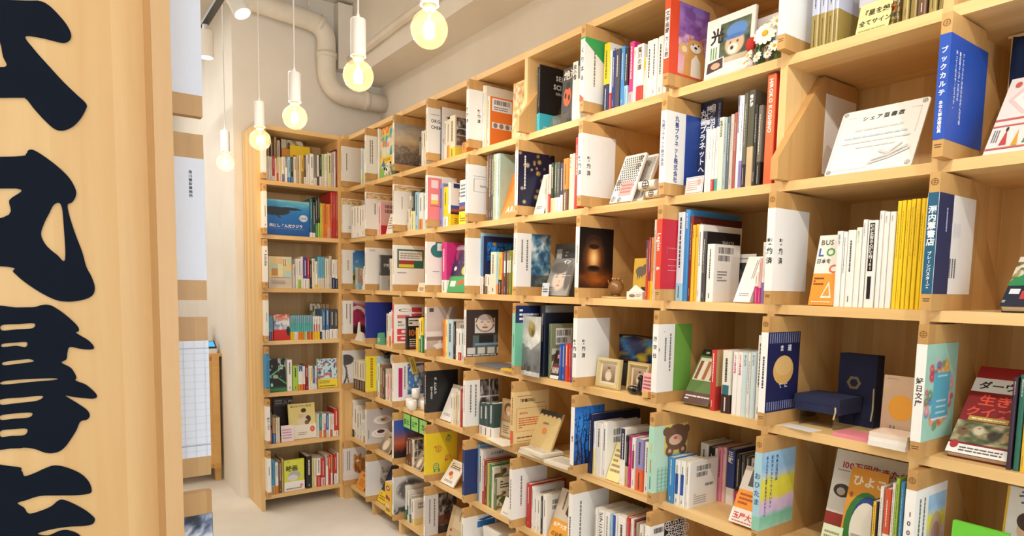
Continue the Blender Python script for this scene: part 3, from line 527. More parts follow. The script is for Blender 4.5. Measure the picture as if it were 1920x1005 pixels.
 orangecard=[('r', .3, .75, .75, .9, '#c8622a'), ('ln', .2, .15, .85, .6, 4, '#c8722a')], navyyellow=[('r', 0, 0, 1, .3, '#f2cf2c'), ('ln', .15, .06, .85, .24, 3, '#6a5a18'), ('p', [(.5, .9), (.95, .98), (.9, .5), (.6, .5)], '#2c3a5c')], redmarks=[('r', .25, .5, .95, .95, '#d8c6a4'), ('lv', .55, .7, .65, .92, 1, '#5a4a3c'), ('ln', .15, .36, .85, .48, 1, '#b03a34'), ('ln', .2, .2, .8, .32, 1, '#b03a34')],
 trojan=[('pic', 0, 0, 1, 1, 'trojan'), ('t', 'ローハ', .2, .03, .07, '#f0f0ec')],
)
# ------------------------------------------------------------------ drawing ops on a face
def draw(g, ops, o, eu, ev, su, sv, lift=.0004, step=.00012):
    """o: lower-left corner, eu/ev: unit vectors (numpy), su/sv: size in metres"""
    o = np.asarray(o, float); eu = np.asarray(eu, float); ev = np.asarray(ev, float); n = np.cross(eu, ev)
    def P3(uv, k): uv = np.asarray(uv, float).reshape(-1, 2); return o+uv[:, :1]*su*eu+uv[:, 1:]*sv*ev+n*(lift+k*step)
    def quad(u0, v0, u1, v1, c, k): g.add(P3([(u0, v0), (u1, v0), (u1, v1), (u0, v1)], k), [(0, 1, 2, 3)], hx(c))
    for k, op in enumerate(ops):
        t = op[0]
        if t == 'r': quad(*op[1:5], op[5], k)
        elif t == 'e':
            _, u, v, ru, rv, c = op; a = np.linspace(0, 2*np.pi, 21)[:-1]
            g.add(P3(np.stack([u+ru*np.cos(a), v+rv*np.sin(a)], 1), k), [tuple(range(20))], hx(c))
        elif t == 'ring':
            _, u, v, r, c = op; a = np.linspace(0, 2*np.pi, 17)[:-1]; asp = su/sv; v_ = []
            for rr in (r, r*.82): v_ += [(u+rr*math.cos(x), v+rr*asp*math.sin(x)) for x in a]
            g.add(P3(v_, k), [(i, (i+1) % 16, 16+(i+1) % 16, 16+i) for i in range(16)], hx(c))
            quad(u-r*.08, v-r*asp*.85, u+r*.08, v+r*asp*.85, c, k); quad(u-r*.85, v+r*asp*.2, u+r*.85, v+r*asp*.34, c, k); quad(u-r*.85, v-r*asp*.34, u+r*.85, v-r*asp*.2, c, k)
        elif t == 'p': g.add(P3(op[1], k), [tuple(range(len(op[1])))], hx(op[2]))
        elif t == 'ln':
            _, u0, v0, u1, v1, m, c = op
            for i in range(m):
                h = (v1-v0)/m; vv = v1-h*(i+1)+h*.25; u = u0; rs = random.Random(i*7+int(u0*100))
                while u < u1-.01:
                    w = min((u1-u0)*rs.uniform(.08, .2), u1-u); quad(u, vv, u+w*.86, vv+h*.5, c, k); u += w
                    if rs.random() < .06: break
        elif t == 'lv':
            _, u0, v0, u1, v1, m, c = op
            for i in range(m):
                w = (u1-u0)/m; uu = u1-w*(i+1)+w*.25; v = v1; rs = random.Random(i*5+int(v0*100))
                while v > v0+.005:
                    h = min((v1-v0)*rs.uniform(.05, .12), v-v0); quad(uu, v-h*.82, uu+w*.5, v, c, k); v -= h
        elif t == 'bc':
            u = op[1]; rs = random.Random(3)
            while u < op[3]:
                w = (op[3]-op[1])*rs.choice((.012, .02, .035)); quad(u, op[2], min(u+w, op[3]), op[4], '#2a2a2a', k); u += w+(op[3]-op[1])*rs.choice((.012, .02, .03))
        elif t == 'dots':
            _, u0, v0, u1, v1, c = op; nu = 9; nv = int(nu*(v1-v0)*sv/((u1-u0)*su)*1.1)
            for i in range(nu):
                for j in range(nv):
                    u = u0+(u1-u0)*(i+.5*(j % 2)+.3)/nu; v = v0+(v1-v0)*(j+.5)/nv; r = (u1-u0)/nu*.36
                    g.add(P3([(u-r, v), (u, v-r*su/sv*1.5), (u+r, v), (u, v+r*su/sv*1.5)], k), [(0, 1, 2, 3)], hx(c))
        elif t == 'pic':
            _, u0, v0, u1, v1, nm = op; wu = (u1-u0)*su; wv = (v1-v0)*sv
            nu = int(np.clip(wu/.0034, 10, 56)); nv = int(np.clip(wv/.0034, 8, 72))
            uu, vv = np.meshgrid(np.linspace(0, 1, nu+1), np.linspace(0, 1, nv+1)); c = np.clip(PIC[nm](uu, vv), 0, 1).reshape(-1, 3)
            pts = P3(np.stack([u0+uu.ravel()*(u1-u0), v0+vv.ravel()*(v1-v0)], 1), k)
            g.add(pts, [(j*(nu+1)+i, j*(nu+1)+i+1, (j+1)*(nu+1)+i+1, (j+1)*(nu+1)+i) for j in range(nv) for i in range(nu)], c)
        elif t in ('t', 'tv', 'tr'):
            _, s, u, v, h, c = op[:6]; hm = h*sv; bold = 1; x = 0.0
            for i, ch in enumerate(s):
                if ch == ' ': x += .35; continue
                gv, gf, adv = GLY[ch, bold]
                if not len(gv): continue
                if t == 't': q = gv+[x, 0]; x += adv if ord(ch) < 256 else 1.0
                elif t == 'tv':
                    q = gv.copy()
                    if ch in 'ー-・': q = np.stack([gv[:, 1]-.36+.5, .5-gv[:, 0]+.36], 1)
                    w = 1.0 if ord(ch) > 255 else adv
                    q = q-[w/2, .86+x]; x += op[6] if len(op) > 6 else 1.02
                else: q = gv+[x, 0]; x += adv if ord(ch) < 256 else 1.0; q = np.stack([q[:, 1]-.36, -q[:, 0]], 1)
                pts = np.stack([u+q[:, 0]*hm/su, v+q[:, 1]*hm/sv], 1); g.add(P3(pts, k), gf, hx(c))

# ------------------------------------------------------------------ books
def u_profile(w, D, t, r, e=0):
    """closed outline (x,y) of a cover wrapped round the spine; e grows it outward"""
    out = [(-e, D), (-e, r), (r*.3-e*.5, r*.3-e*.5), (r, -e), (w-r, -e), (w-r*.3+e*.5, r*.3-e*.5), (w+e, r), (w+e, D)]
    inn = [(w-t, D), (w-t, t), (t, t), (t, D)]
    return out+inn
def u_shell(g, w, D, z0, z1, t, r, e, cols):
    pr = u_profile(w, D, t, r, e); n = len(pr)
    v = [(x, y, z) for z in (z0, z1) for x, y in pr]
    f = [(i, (i+1) % n, n+(i+1) % n, n+i) for i in range(n)]
    cap = [(0, 1, 10, 11), (1, 2, 3, 10), (3, 4, 9, 10), (4, 5, 6, 9), (6, 7, 8, 9)]
    f += [tuple(c[::-1]) for c in cap]+[tuple(n+i for i in c) for c in cap]
    g.add(v, f, cols)
def shade_text_col(c):
    r, g, b = hx(c); return '#3a3836' if .3*r+.6*g+.1*b > .5 else '#e8e4da'
def book_parts(w, D, H, col, o, face_art=None, rs=random, face=False):
    """returns cover, pages, band, print geometry in book space: x thickness, y spine->fore edge, z up"""
    w = max(w, .0025); t = min(.0016, w*.22); r = min(.004, w*.3); cov = G(); pg = G(); band = None; pr = G(); pr2 = G()
    c = np.array(hx(col)); u_shell(cov, w, D, 0, H, t, r, 0, c)
    pg.box((t, t+.001, .0025), (w-t, D-.002, H-.0025), hx('#e6decb'))
    lift = .0004
    if o.get('lo'):
        band = G(); fr, bc = o['lo']; u_shell(band, w, D-.0005, .0002, H*fr, t, r, .00035, hx(bc)); 
    ops = []; sw = w-2*r if w-2*r > .002 else w*.8; u0 = (w-sw)/2
    if o.get('hi'): ops.append(('r', 0, 1-o['hi'][0], 1, .998, o['hi'][1]))
    if o.get('mid'): ops.append(('r', 0, o['mid'][0]+.001, 1, o['mid'][1], o['mid'][2]))
    tx = o.get('t'); bf = o['lo'][0] if o.get('lo') else 0
    if isinstance(tx, (tuple, list)):
        s = tx[0]; tc = tx[1]; av = (1-bf)*.86*H
        if len(tx) > 2 and tx[2] == 'r':
            L = sum(GLY[ch, 1][2] if ch != ' ' else .35 for ch in s); size = min(sw*.8, av/L); ops.append(('tr', s, .5, .96, size/H, tc))
        else:
            if len(tx) > 2: ops.append(('r', .1, .42, .9, .97, '#1f1e20')); av = .53*H
            size = min(sw*.86, av/(len(s)*1.03)); ops.append(('tv', s, .5, .955, size/H, tc))
            if len(tx) > 2: ops.append(('r', .2, .1, .8, .36, '#1f1e20'))
    elif not face:
        base = o['hi'][1] if o.get('hi') else col; gc = o.get('g') or shade_text_col(base)
        if w > .006:
            v1 = rs.uniform(.86, .95); v0 = max(bf+.08, rs.uniform(.35, .55)); wd = rs.uniform(.2, .4); a = rs.uniform(.3, .5)
            ops.append(('lv', .5-wd*.9, v0, .5+wd*.9, v1, 1, gc))
            if rs.random() < .7 and bf < .25: ops.append(('lv', .32, .06, .68, .06+rs.uniform(.06, .12), 1, gc))
            if bf > .15: ops.append(('lv', .3, .03, .7, bf*.85, 1, shade_text_col(o['lo'][1])))
    if o.get('pic'): ops = [('e', .5, .83, .3, .08, '#8a2a2c'), ('e', .5, .83, .16, .04, '#e8d8c0'), ('e', .35, .53, .2, .07, '#8a3a34'), ('e', .68, .5, .16, .06, '#a84a3c'), ('e', .3, .28, .12, .05, '#f0ece0'), ('e', .65, .28, .12, .05, '#f0ece0'), ('ln', .2, .1, .8, .2, 2, '#3a2a1a')]
    draw(pr, ops, (u0, 0, 0), (1, 0, 0), (0, 0, 1), sw, H, lift)
    if o.get('n'):
        nops = [('r', 0, (bf if bf else 0)+.001, 1, 1, o.get('nc', col))]+list(ART[o['n']]); draw(pr2, nops, (w, r, 0), (0, 1, 0), (0, 0, 1), D-r, H, lift)
    if face_art: draw(pr2, ART[face_art], (0, D, 0), (0, -1, 0), (0, 0, 1), D, H, lift)
    return cov, pg, band, pr, pr2
ORD = 'first second third fourth fifth sixth seventh eighth ninth tenth eleventh twelfth thirteenth fourteenth fifteenth sixteenth seventeenth eighteenth nineteenth twentieth twenty-first twenty-second twenty-third twenty-fourth twenty-fifth twenty-sixth twenty-seventh twenty-eighth twenty-ninth thirtieth thirty-first thirty-second thirty-third thirty-fourth thirty-fifth'.split()

# ------------------------------------------------------------------ divider boards: (row, bay) -> cover colour, spine colour, cover ops, spine ops, paper depth, label, short name for neighbours
RES = [('tv', ch, .2, .64-.115*i, .082, '#2a2826') for i, ch in enumerate('契約済')]
RSP = [('tv', ch, .5, .64-.115*i, .082, '#2a2826') for i, ch in enumerate('契約済')]
def tx(u, v0, v1, c='#77746f', m=1, w=.04): return [('lv', u-w*m, v0, u+w*m, v1, m, c)]
SPL = [('lv', .3, .25, .7, .85, 1, '#5a5652')]
def B_(cov, sp, ops, spo, pd, label, short): return (cov, sp, ops, spo, pd, label, short)
BOARDS = {
 (1, 0): B_('w', 'w', tx(.18, .3, .8), SPL, .165, 'white-papered divider board in the top corner bay', 'top corner board'),
 (1, 1): B_('w', 'w', tx(.2, .25, .88, m=2), SPL, .165, 'white divider board on the top row, left of the collage book', 'collage-bay board'),
 (1, 2): B_('#b8a890', 'w', [('pic', 0, 0, 1, 1, 'desert')], SPL, .2, 'divider board with a cloud and rock landscape photo, top row', 'landscape photo board'),
 (1, 3): B_('w', 'w', [('t', 'ORGANIC', .1, .68, .1, '#3a3a3a'), ('t', 'CHEM', .1, .54, .1, '#3a3a3a'), ('ln', .1, .84, .4, .87, 1, '#9a9a98')], SPL, .165, 'white divider board lettered ORG CHEM on the top row', 'ORG CHEM board'),
 (1, 4): B_('w', 'w', [('tv', ch, .45, .62-.1*i, .075, '#2a2826') for i, ch in enumerate('契約済')], RSP, .12, 'white divider board marked 契約済, top row beside the orange book', 'top reserved board'),
 (1, 6): B_('w', 'w', [('p', [(0, 1), (1, 1), (1, .45), (.0, .93)], '#3fa65a')]+tx(.3, .25, .85, m=1), [('tv', 'くりまる', .5, .84, .085, '#2a2826', 1.7), ('p', [(0, .0), (1, .0), (1, .04), (0, .12)], '#e0603c'), ('p', [(0, .97), (1, .97), (1, 1), (0, 1)], '#3fa65a')], .16, 'white divider board with a green corner, spine lettered くりまる', 'green-cornered board'),
 (1, 7): B_('#dc5a34', '#d8502e', [('r', 0, 0, .22, 1, '#dd4a2a'), ('pic', .22, .03, 1, 1, 'dogsky')]+[('p', [(.36, .03), (.93, .03), (.95, .25), (.88, .38), (.82, .46), (.5, .46), (.44, .34), (.38, .24)], '#d8a05c'), ('p', [(.55, .03), (.82, .03), (.8, .26), (.68, .35), (.56, .26)], '#f4ead8'), ('e', .36, .38, .13, .085, '#dfae6c'), ('e', .37, .38, .07, .045, '#f0d8b0'), ('p', [(.46, .47), (.485, .59), (.59, .52)], '#c98a48'), ('p', [(.71, .52), (.815, .59), (.85, .47)], '#c98a48'), ('e', .655, .455, .205, .09, '#dba45e'), ('e', .655, .43, .14, .06, '#f6eee0'), ('e', .585, .475, .022, .01, '#241810'), ('e', .725, .475, .022, .01, '#241810'), ('e', .655, .437, .04, .017, '#201614'), ('p', [(.62, .4), (.655, .392), (.69, .4), (.655, .384)], '#4a302a')], [('r', .06, .2, .94, .86, '#f4efe8'), ('tv', '文学画廊', .5, .84, .075, '#3a3634'), ('tv', 'カール君', .5, .5, .07, '#3a3634')], .185, 'red-edged divider board with a dog under a purple sky', 'dog photo board'),
 (1, 8): B_('w', 'w', [], [], .165, 'blank white divider board at the top edge, left of lavender books', 'blank top board'),
 (2, 0): B_('w', 'w', [('pic', .0, .82, .8, .98, 'goldp'), ('ln', .25, .12, .5, .2, 2, '#6a7aa0')], SPL, .165, 'white divider board with tan drawing in the second-row corner bay', 'second-row corner board'),
 (2, 1): B_('w', 'w', [('pic', .0, .82, .95, .98, 'goldp'), ('p', [(.85, .85), (1, .9), (1, .98), (.9, .95)], '#5a4a3c')]+tx(.3, .4, .7), SPL, .19, 'white divider board with tan drawing, left of the pink book', 'pink-book board'),
 (2, 2): B_('w', 'w', [('pic', .0, .84, .95, .98, 'goldp'), ('p', [(.85, .86), (1, .9), (1, .98), (.9, .96)], '#8a7a5c')]+tx(.25, .4, .7, '#c8b48a')+tx(.5, .2, .5), SPL, .19, 'white divider board with tan drawing, below the landscape photo board', 'tan-drawing board'),
 (2, 3): B_('w', 'w', [('r', 0, 0, .48, .95, '#e9848a'), ('r', .12, .72, .36, .9, '#f6d8da'), ('r', .12, .44, .36, .58, '#f2e8e4'), ('r', .12, .36, .36, .43, '#f0cf4a'), ('ln', .1, .3, .4, .33, 1, '#a03a40')], SPL, .17, 'white divider board with a pink icon panel', 'pink panel board'),
 (2, 4): B_('w', 'w', [('r', .22, .45, .98, .72, '#7a7a84'), ('r', .24, .455, .96, .715, '#f3f0ea'), ('t', 'TAIYO', .45, .55, .055, '#2a3a6a'), ('ln', .2, .76, .95, .78, 1, '#8a8a8a')], SPL, .14, 'white divider board with a boxed TAIYO logo', 'boxed logo board'),
 (2, 5): B_('#1c1d3c', 'w', [('pic', 0, 0, 1, 1, 'bokeh'), ('lv', .14, .3, .22, .92, 1, '#e8e4da')], SPL, .19, 'divider board with golden lights on a dark blue photo', 'golden lights board'),
 (2, 6): B_('w', 'w', RES, RSP, .165, 'white divider board marked 契約済 beside the patterned notebooks', 'notebook-bay board'),
 (2, 7): B_('w', 'w', [('r', .55, 0, 1, 1, '#2a4a9c'), ('tv', '丸善プラネット', .3, .95, .085, '#3a4a86'), ('tv', '株式会社', .3, .36, .085, '#3a4a86')], [('tv', '丸善プラネット株式会社', .5, .88, .058, '#4a5a86')], .165, 'white and blue divider board lettered 丸善プラネット株式会社', 'white-and-blue board'),
 (2, 9): B_('#2452b4', '#2452b4', [('tv', 'ブックカルテはあなたの選んだ数冊', .34, .86, .042, '#e4e9f4'), ('tv', '書店員さんが一万円分の', .25, .86, .042, '#e4e9f4'), ('tv', '送ってくれるサービスです。', .16, .86, .042, '#e4e9f4')], [('tv', 'ブックカルテ', .5, .88, .062, '#f2f4fa', 1.3), ('tv', 'あなた専用書店員', .5, .37, .038, '#f2f4fa')], .2, 'bright blue divider board lettered ブックカルテ', 'bright blue board'),
 (3, 0): B_('w', 'w', [('pic', .42, 0, 1, 1, 'sea'), ('tv', 'ネタのタネ', .22, .7, .06, '#4a4846')], SPL, .165, 'divider board with a beach photo under blue sky', 'beach photo board'),
 (3, 1): B_('w', 'w', [('r', .5, .4, .72, .56, '#a88a84'), ('r', .53, .42, .69, .54, '#f0e8e4'), ('ln', .1, .9, .3, .95, 2, '#8a8a88')], SPL, .19, 'white divider board with a small stamped square', 'stamped board'),
 (3, 2): B_('w', 'w', [('r', .1, .42, .98, .9, '#2f6a5a'), ('r', .15, .62, .93, .86, '#e8e4dc'), ('ln', .2, .65, .85, .82, 3, '#9a968e'), ('r', .15, .53, .65, .61, '#a83440'), ('r', .15, .44, .65, .52, '#e4cf3a'), ('ln', .1, .28, .4, .32, 1, '#9a6a9a')], SPL, .19, 'white divider board with a green-framed card', 'green-framed board'),
 (3, 3): B_('w', 'w', [('r', .3, .78, .95, 1.0, '#2f7a78'), ('e', .4, .8, .28, .16, '#2f7a78'), ('r', .36, .8, .9, .97, '#eceae4'), ('r', .52, .85, .6, .93, '#2a2a2a'), ('r', .64, .85, .72, .93, '#2a2a2a'), ('e', .66, .6, .12, .06, '#f07a6a'), ('e', .68, .42, .1, .05, '#ee6a5a'), ('e', .66, .26, .12, .05, '#f0857a'), ('ln', .2, .3, .45, .34, 1, '#9a9a98')], SPL, .16, 'white divider board with a teal speech-bubble card', 'teal-card board'),
 (3, 4): B_('w', 'w', [], SPL, .09, 'plain white divider board left of the picture-book spines', 'plain white board'),
 (3, 5): B_('w', 'w', [('pic', .42, 0, 1, 1, 'storm')]+tx(.3, .3, .88)+tx(.15, .45, .88), [('lv', .3, .4, .7, .9, 1, '#5a5652')], .18, 'divider board with a stormy blue cloud photo', 'storm photo board'),
 (3, 6): B_('#120c0a', 'w', [('pic', 0, 0, 1, 1, 'lantern')], [('lv', .3, .4, .7, .7, 1, '#6a6662')], .17, 'divider board with a glowing oil lantern photo', 'lantern photo board'),
 (3, 7): B_('#c8283a', '#dc4a30', [('lv', .15, .5, .18, .62, 1, '#d86a70'), ('ln', .2, .58, .7, .6, 2, '#e0909a'), ('ln', .2, .42, .65, .44, 1, '#e0909a'), ('ln', .2, .33, .45, .35, 1, '#e0909a'), ('ln', .2, .26, .6, .28, 1, '#e0909a')], [('tr', 'Legion', .5, .8, .085, '#f6e6de'), ('tr', '&', .5, .32, .08, '#f6e6de')], .16, 'red divider board lettered & Legion', '& Legion board'),
 (3, 8): B_('w', 'w', RES, RSP, .165, 'white divider board marked 契約済, left of orange and yellow books', 'yellow-magazine board'),
 (3, 9): B_('w', '#215f80', [('r', 0, 0, .38, 1, '#1f2f58'), ('lv', .2, .62, .26, .86, 1, '#b8c4d8'), ('r', .42, .58, .62, .72, '#e6e4e2'), ('lv', .36, .16, .56, .36, 3, '#6a6a6c')], [('tv', '源内薫書店', .5, .87, .078, '#f0f4f6'), ('tv', 'ブレーンバスターズ', .5, .42, .04, '#f0f4f6')], .2, 'teal, navy and white divider board lettered 源内薫書店', 'teal-spined board'),
 (4, 0): B_('w', 'w', [('pic', .42, 0, 1, 1, 'magenta')]+tx(.3, .3, .9)+tx(.15, .45, .9), SPL, .165, 'divider board with a magenta photo, fourth row corner', 'magenta photo board'),
 (4, 1): B_('#22318c', '#22318c', [('r', .97, 0, 1, 1, '#1b2878')], [('lv', .3, .3, .7, .6, 1, '#c8d0ea')], .19, 'plain deep blue divider board', 'deep blue board'),
 (4, 2): B_('w', '#d84a58', [('e', .35, .85, .2, .04, '#3a3a38'), ('e', .37, .85, .17, .03, '#f3f0ea'), ('r', .58, .8, .92, .92, '#d6485a'), ('r', .1, .64, .5, .73, '#e07a84'), ('r', .58, .66, .92, .76, '#d6485a'), ('t', '東京', .12, .52, .06, '#3a3836'), ('t', 'おすす', .12, .44, .06, '#3a3836'), ('r', .1, .22, .5, .37, '#d6485a'), ('r', .1, .05, .5, .19, '#d6485a'), ('e', .3, .3, .07, .04, '#f4e4e2'), ('e', .3, .12, .09, .03, '#f4d4cc')], [('lv', .3, .3, .7, .8, 1, '#f4e4e0')], .19, 'white divider board with red stamp boxes', 'red-stamp board'),
 (4, 3): B_('#cbb9aa', 'w', [('pic', 0, 0, 1, 1, 'interior'), ('r', .08, .88, .22, .97, '#4a4644')], SPL, .18, 'divider board with a bright bedroom photo', 'bedroom photo board'),
 (4, 4): B_('#3b3230', 'w', [('pic', 0, 0, 1, 1, 'man'), ('ln', .02, .01, .95, .045, 1, '#e8e4de')], SPL, .18, 'divider board with a cartoon of a smiling man', 'cartoon man board'),
 (4, 5): B_('#6fb596', '#8fcab0', [('r', 0, .82, 1, 1.15, '#22305e'), ('ln', .15, .86, .95, 1.1, 3, '#e8ecf4')], [('lv', .25, .35, .75, .6, 1, '#3f6a5a')], .13, 'mint-edged divider board with a dark blue notice', 'mint-edged board'),
 (4, 6): B_('w', 'w', RES, RSP, .165, 'white divider board marked 契約済 beside the framed photos', 'frame-bay board'),
 (4, 7): B_('w', 'w', [('r', .48, 0, 1, 1, '#74aa48')]+tx(.36, .3, .86, m=1)+tx(.22, .45, .8, m=1)+[('ln', .15, .88, .4, .9, 1, '#9a9a98'), ('lv', .02, .6, .06, .65, 1, '#3a3836')], [('tv', '淡交社', .5, .82, .07, '#2a2826', 1.75)], .165, 'white and green divider board lettered 淡交社', 'white-and-green board'),
 (4, 8): B_('#1f2350', 'w', [('lv', .02, .86, .98, .99, 14, '#8a90b4'), ('lv', .02, .02, .98, .13, 14, '#8a90b4'), ('e', .5, .52, .32, .185, '#e6b468'), ('e', .5, .57, .26, .12, '#ecc27c'), ('tv', '運', .66, .84, .085, '#e8e8ee'), ('tv', 'ま', .42, .84, .085, '#e8e8ee'), ('tv', 'て', .42, .36, .07, '#e8e8ee'), ('tv', 'に', .6, .36, .07, '#e8e8ee')], [('lv', .25, .3, .75, .7, 1, '#4a4a5a')], .155, 'navy divider board with a golden moon', 'golden moon board'),
 (4, 9): B_('#a5d3be', 'w', [('pic', 0, 0, 1, 1, 'floral')], [('tv', '好日文庫', .5, .66, .07, '#3a3a38', 1.1)], .165, 'mint floral divider board lettered 好日文庫', 'floral board'),
 (5, 0): B_('#dedbda', 'w', [('pic', 0, 0, 1, 1, 'branch'), ('r', .48, .1, .6, .17, '#9a9896')], SPL, .165, 'pale divider board with a dark tree silhouette', 'tree silhouette board'),
 (5, 1): B_('#b8d8e4', '#ead83a', [('r', 0, 0, .4, 1, '#ecdc2e'), ('lv', .1, .1, .3, .95, 1, '#b8801c'), ('r', .4, 0, 1, .3, '#6fb4d0'), ('e', .75, .35, .1, .04, '#3a3a3a'), ('r', .6, .42, .9, .96, '#d8e4e4')], SPL, .165, 'yellow and pale blue divider board', 'yellow-and-blue board'),
 (5, 2): B_('w', 'w', [('r', .15, .1, .28, .86, '#b8246c'), ('pic', .45, .15, 1, .96, 'headland'), ('lv', .32, .3, .4, .9, 1, '#8a8886')], SPL, .19, 'white divider board with a magenta stripe and blue picture', 'magenta stripe board'),
 (5, 3): B_('#17191e', '#17191e', [('tv', '元、陰謀屋が', .28, .84, .066, '#e8e8e4'), ('tv', '旅する日々', .16, .62, .06, '#e8e8e4')], [('lv', .3, .2, .7, .9, 1, '#d8d8d4')], .19, 'black divider board with white vertical lettering', 'black text board'),
 (5, 4): B_('w', 'w', [('pic', .42, 0, 1, 1, 'cafe2')]+tx(.3, .2, .9)+tx(.15, .3, .9), [('lv', .3, .3, .7, .9, 1, '#a03a30')], .19, 'white divider board with a cafe photo, fifth row', 'cafe photo board'),
 (5, 5): B_('#e3c78e', '#e3c78e', [('t', '「御書印帖」', .12, .8, .075, '#4a3420'), ('ln', .1, .9, .5, .93, 1, '#a85a30'), ('ln', .55, .75, .9, .77, 1, '#8a6a40'), ('r', .07, .22, .93, .68, '#d88a4a'), ('r', .085, .23, .915, .67, '#e3c78e'), ('t', '御朱印は', .16, .56, .05, '#c8602c'), ('ln', .14, .28, .86, .5, 5, '#c8602c'), ('ln', .1, .08, .9, .13, 1, '#8a4a2c'), ('ln', .1, .02, .5, .05, 1, '#a87a4a')], [('lv', .25, .35, .75, .9, 1, '#8a3a2a'), ('r', 0, 0, 1, .25, '#d8603a')], .19, 'cream divider board with an orange rounded notice box', 'cream notice board'),
 (5, 6): B_('#2457a8', 'w', [('pic', 0, 0, 1, 1, 'bluetree')], [('tv', '皓月', .5, .5, .05, '#6a6a68')], .15, 'divider board with bare trees against deep blue', 'blue tree board'),
 (5, 7): B_('#bfe0c8', '#a9dcc4', [('r', .3, .55, 1, 1, '#f0dd8a')]+[('r', .3+.1*i, .55, .34+.1*i, 1, '#e8cc5a') for i in range(7)]+[('r', .3, .58+.09*i, 1, .615+.09*i, '#ecd468') for i in range(5)]+[('e', .66, .8, .34, .2, '#7a5a48'), ('e', .36, .9, .12, .07, '#7a5a48'), ('e', .95, .9, .1, .07, '#7a5a48'), ('e', .62, .76, .2, .08, '#e8c4a8'), ('e', .62, .79, .06, .025, '#d8604a'), ('e', .45, .6, .12, .08, '#7a5a48'), ('e', .85, .6, .12, .08, '#7a5a48'), ('e', .45, .6, .05, .03, '#e0b8a0'), ('e', .85, .6, .05, .03, '#e0b8a0')]+[('r', .1, .02+.06*i, 1, .03+.06*i, '#8ab8a8') for i in range(6)]+[('r', .12+.11*i, .02, .135+.11*i, .38, '#8ab8a8') for i in range(8)]+[('e', .8, .2, .2, .14, '#8a7668')], [('lv', .3, .6, .7, .75, 1, '#d8c03a'), ('lv', .3, .3, .7, .5, 1, '#c8603a'), ('lv', .3, .05, .7, .25, 1, '#4a7ab8')], .165, 'mint gingham divider board with a brown bear', 'brown bear board'),
 (5, 8): B_('#b8d4e0', '#a8d0dc', [('pic', 0, 0, 1, 1, 'pastel'), ('tv', '絵本は芸術品', .44, .95, .056, '#3a4a7a'), ('tv', '触れないなんてもったいない', .3, .95, .052, '#3a4a7a'), ('tv', 'あふれる彩と言葉をあなたのもとに', .15, .95, .048, '#3a4a7a')], [('tv', 'おひたま', .5, .74, .085, '#4a5a86', 1.3), ('r', 0, 0, 1, .18, '#8fcab0')], .165, 'pastel striped divider board lettered おひたま', 'pastel board'),
 (5, 9): B_('w', 'w', [('pic', .4, .25, .98, .9, 'pastel'), ('e', .68, .5, .2, .2, '#c8b48a'), ('e', .68, .45, .14, .14, '#b08a80')]+tx(.28, .3, .9)+tx(.14, .3, .9), [('tv', '100エ', .5, .78, .07, '#4a4a48', 1.4)], .165, 'white divider board with a faded animal picture, lettered 100', 'numbered board'),
 (6, 1): B_('#cfcac8', 'w', [('pic', 0, 0, 1, 1, 'coffee'), ('lv', .04, .15, .1, .4, 1, '#6a6664')], SPL, .19, 'divider board with a photo of coffee cups', 'coffee cup board'),
 (6, 2): B_('#4a5aa0', 'w', [('pic', 0, 0, 1, 1, 'sunset')], SPL, .19, 'divider board with a red and blue sunset photo', 'sunset photo board'),
 (6, 3): B_('#edd22e', '#edd22e', [('ring', .72, .82, .09, '#3f8a6a'), ('ring', .4, .6, .1, '#d87a3a'), ('ring', .7, .36, .09, '#d85a4a'), ('ring', .32, .18, .1, '#3f9a7a'), ('e', .72, .9, .05, .02, '#3f8a6a'), ('e', .3, .66, .05, .02, '#d87a3a'), ('r', .24, .04, .3, .12, '#3f9a7a'), ('r', .38, .04, .44, .12, '#3f9a7a'), ('r', .6, .28, .66, .34, '#d85a4a')], [('lv', .3, .3, .7, .7, 1, '#b89a1c')], .19, 'yellow divider board with colourful doodles', 'yellow doodle board'),
 (6, 4): B_('#22386e', '#22386e', [], [('lv', .3, .3, .7, .7, 1, '#c8d0e0')], .11, 'plain navy divider board on the sixth row', 'navy board'),
 (6, 5): B_('w', 'w', tx(.25, .25, .85, m=1), [('lv', .25, .2, .75, .8, 1, '#4a4644')], .19, 'white divider board with one text column, right of the navy board', 'text-column board'),
 (6, 6): B_('w', 'w', tx(.22, .2, .86, m=1), [('lv', .2, .1, .8, .6, 1, '#3a3634')], .19, 'white divider board below the blue tree board', 'white sixth-row board'),
 (6, 7): B_('w', 'w', [('r', .4, 0, 1, 1, '#22242a')]+[('ring', .52+.22*i+.11*(j % 2), .94-.1*j, .1, '#f0ede6') for i in range(3) for j in range(6)]+[('bc', .08, .88, .36, .96)], SPL, .165, 'divider board with a black and white hexagon pattern', 'hexagon board'),
 (7, 0): B_('#e6e2e0', 'w', [('pic', 0, 0, 1, 1, 'orangecat')]+tx(.2, .3, .9, m=2), SPL, .165, 'divider board with an orange cat photo', 'orange cat board'),
 (7, 1): B_('#e2e2e4', 'w', [('pic', 0, 0, 1, 1, 'greycat')], SPL, .19, 'divider board with a pale cat photo', 'pale cat board'),
 (7, 2): B_('#c8c8c6', 'w', [('pic', 0, 0, 1, 1, 'blossom')], SPL, .19, 'divider board with a grey blossom tree photo', 'blossom tree board'),
 (7, 3): B_('#4c423c', 'w', [('r', 0, 0, .4, 1, '#d8d2cc'), ('pic', .4, 0, 1, 1, 'cafe')]+tx(.28, .2, .9)+tx(.13, .3, .9), SPL, .19, 'divider board with a dark cafe interior photo, bottom row', 'dark cafe board'),
